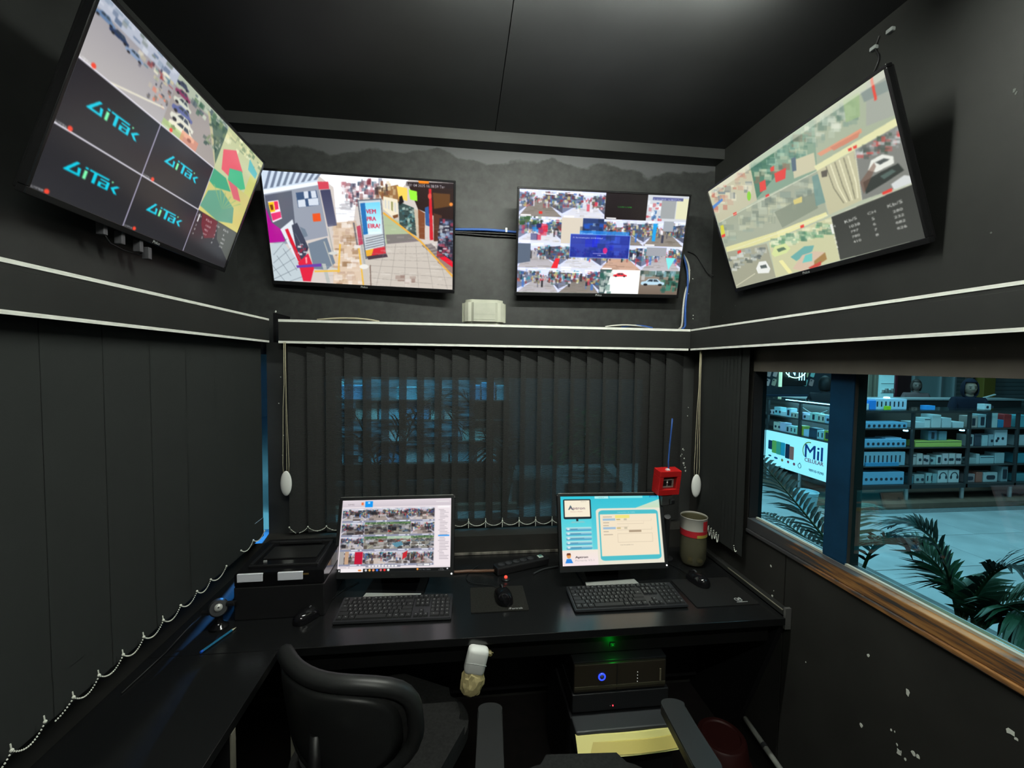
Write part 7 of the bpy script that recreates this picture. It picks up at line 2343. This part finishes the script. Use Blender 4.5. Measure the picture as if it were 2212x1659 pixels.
for label, x, y, fr in (('palm in the shade close behind the back window blind', -.55, 3.25, [((-.75, 3.2, 1.9), (-1.15, 3.1, 1.25)), ((-.4, 3.2, 1.9), (.0, 3.1, 1.2)), ((-.6, 3.0, 1.6), (-.9, 2.8, 1.0)), ((-.5, 3.3, 1.8), (-.3, 3.4, 1.0))]),
                        ('palm standing beyond the middle of the back window blind', .35, 3.5, [((.1, 3.45, 1.9), (-.25, 3.35, 1.3)), ((.55, 3.5, 1.9), (.95, 3.4, 1.2)), ((.3, 3.3, 1.6), (.2, 3.0, .9))])):
    t = thing('palm', label, 'palm', (x, y, 0), (0, 0, 0), 'palms beyond the back window')
    bm = B(); lathe(bm, [(0, 0), (.14, 0), (.18, .38), (.185, .40), (.165, .40), (.16, .36), (0, .35)], 20); obj('palm_pot', bm, mat('planter_concrete', (.16, .17, .17), .8, .2), t, smooth=True)
    for i, (c1, c2) in enumerate(fr):
        l = Vector((x, y, 0))
        frond(t, (.02 * math.cos(i), .02 * math.sin(i), .34), Vector(c1) - l, Vector(c2) - l, .30, 22, m_leafd, 40 + i)
t = thing('planter', 'square planter with a leafy bush beyond the back window', 'planter', (1.3, 4.3, 0))
bm = B(); bx(bm, -.3, .3, -.3, .3, 0, .55, bev=.01); obj('trough', bm, mat('planter_concrete', (.16, .17, .17), .8, .2), t)
bm = B()
g = random.Random(4)
for i in range(260):
    a, e, r = g.uniform(0, 2 * PI), g.uniform(-.2, 1.4), g.uniform(.15, .42)
    c = Vector((r * math.cos(a) * math.cos(e), r * math.sin(a) * math.cos(e), .55 + .2 + r * math.sin(e) * 1.3))
    u = Vector((g.uniform(-1, 1), g.uniform(-1, 1), g.uniform(-.6, .3))).normalized()
    w = u.cross(Vector((0, 0, 1))).normalized() * .022
    vs = [bm.verts.new(p) for p in (c, c + u * .06 + w, c + u * .13, c + u * .06 - w)]
    bm.faces.new(vs)
tube(bm, [(0, 0, .5), (.02, .01, .8), (0, 0, 1.0)], .02, 6)
obj('foliage', bm, m_leaf, t, kind='stuff')
struct('wall_arcade', [(-2.5, 3.2, 7.0, 7.1, 0, 2.6)], mat('arcade_wall', (.025, .03, .034), .7, noise=(1.5, .3)))

# ------------------------------------------------------------------ put every thing's own origin at its foot
def rebase(t):
    lo = [1e9] * 3; hi = [-1e9] * 3
    def walk(o):
        if o.type == 'MESH':
            for cnr in o.bound_box:
                p = wm(o) @ Vector(cnr)
                for i in range(3):
                    lo[i] = min(lo[i], p[i]); hi[i] = max(hi[i], p[i])
        for ch in o.children:
            walk(ch)
    walk(t)
    b = Vector(((lo[0] + hi[0]) / 2, (lo[1] + hi[1]) / 2, lo[2]))
    for ch in t.children:
        ch.location = Vector(ch.location) - b
    t.location = b


for o in list(SC.objects):
    if o.type == 'EMPTY' and o.parent is None and tuple(o.location) == (0, 0, 0) and o.children:
        rebase(o)
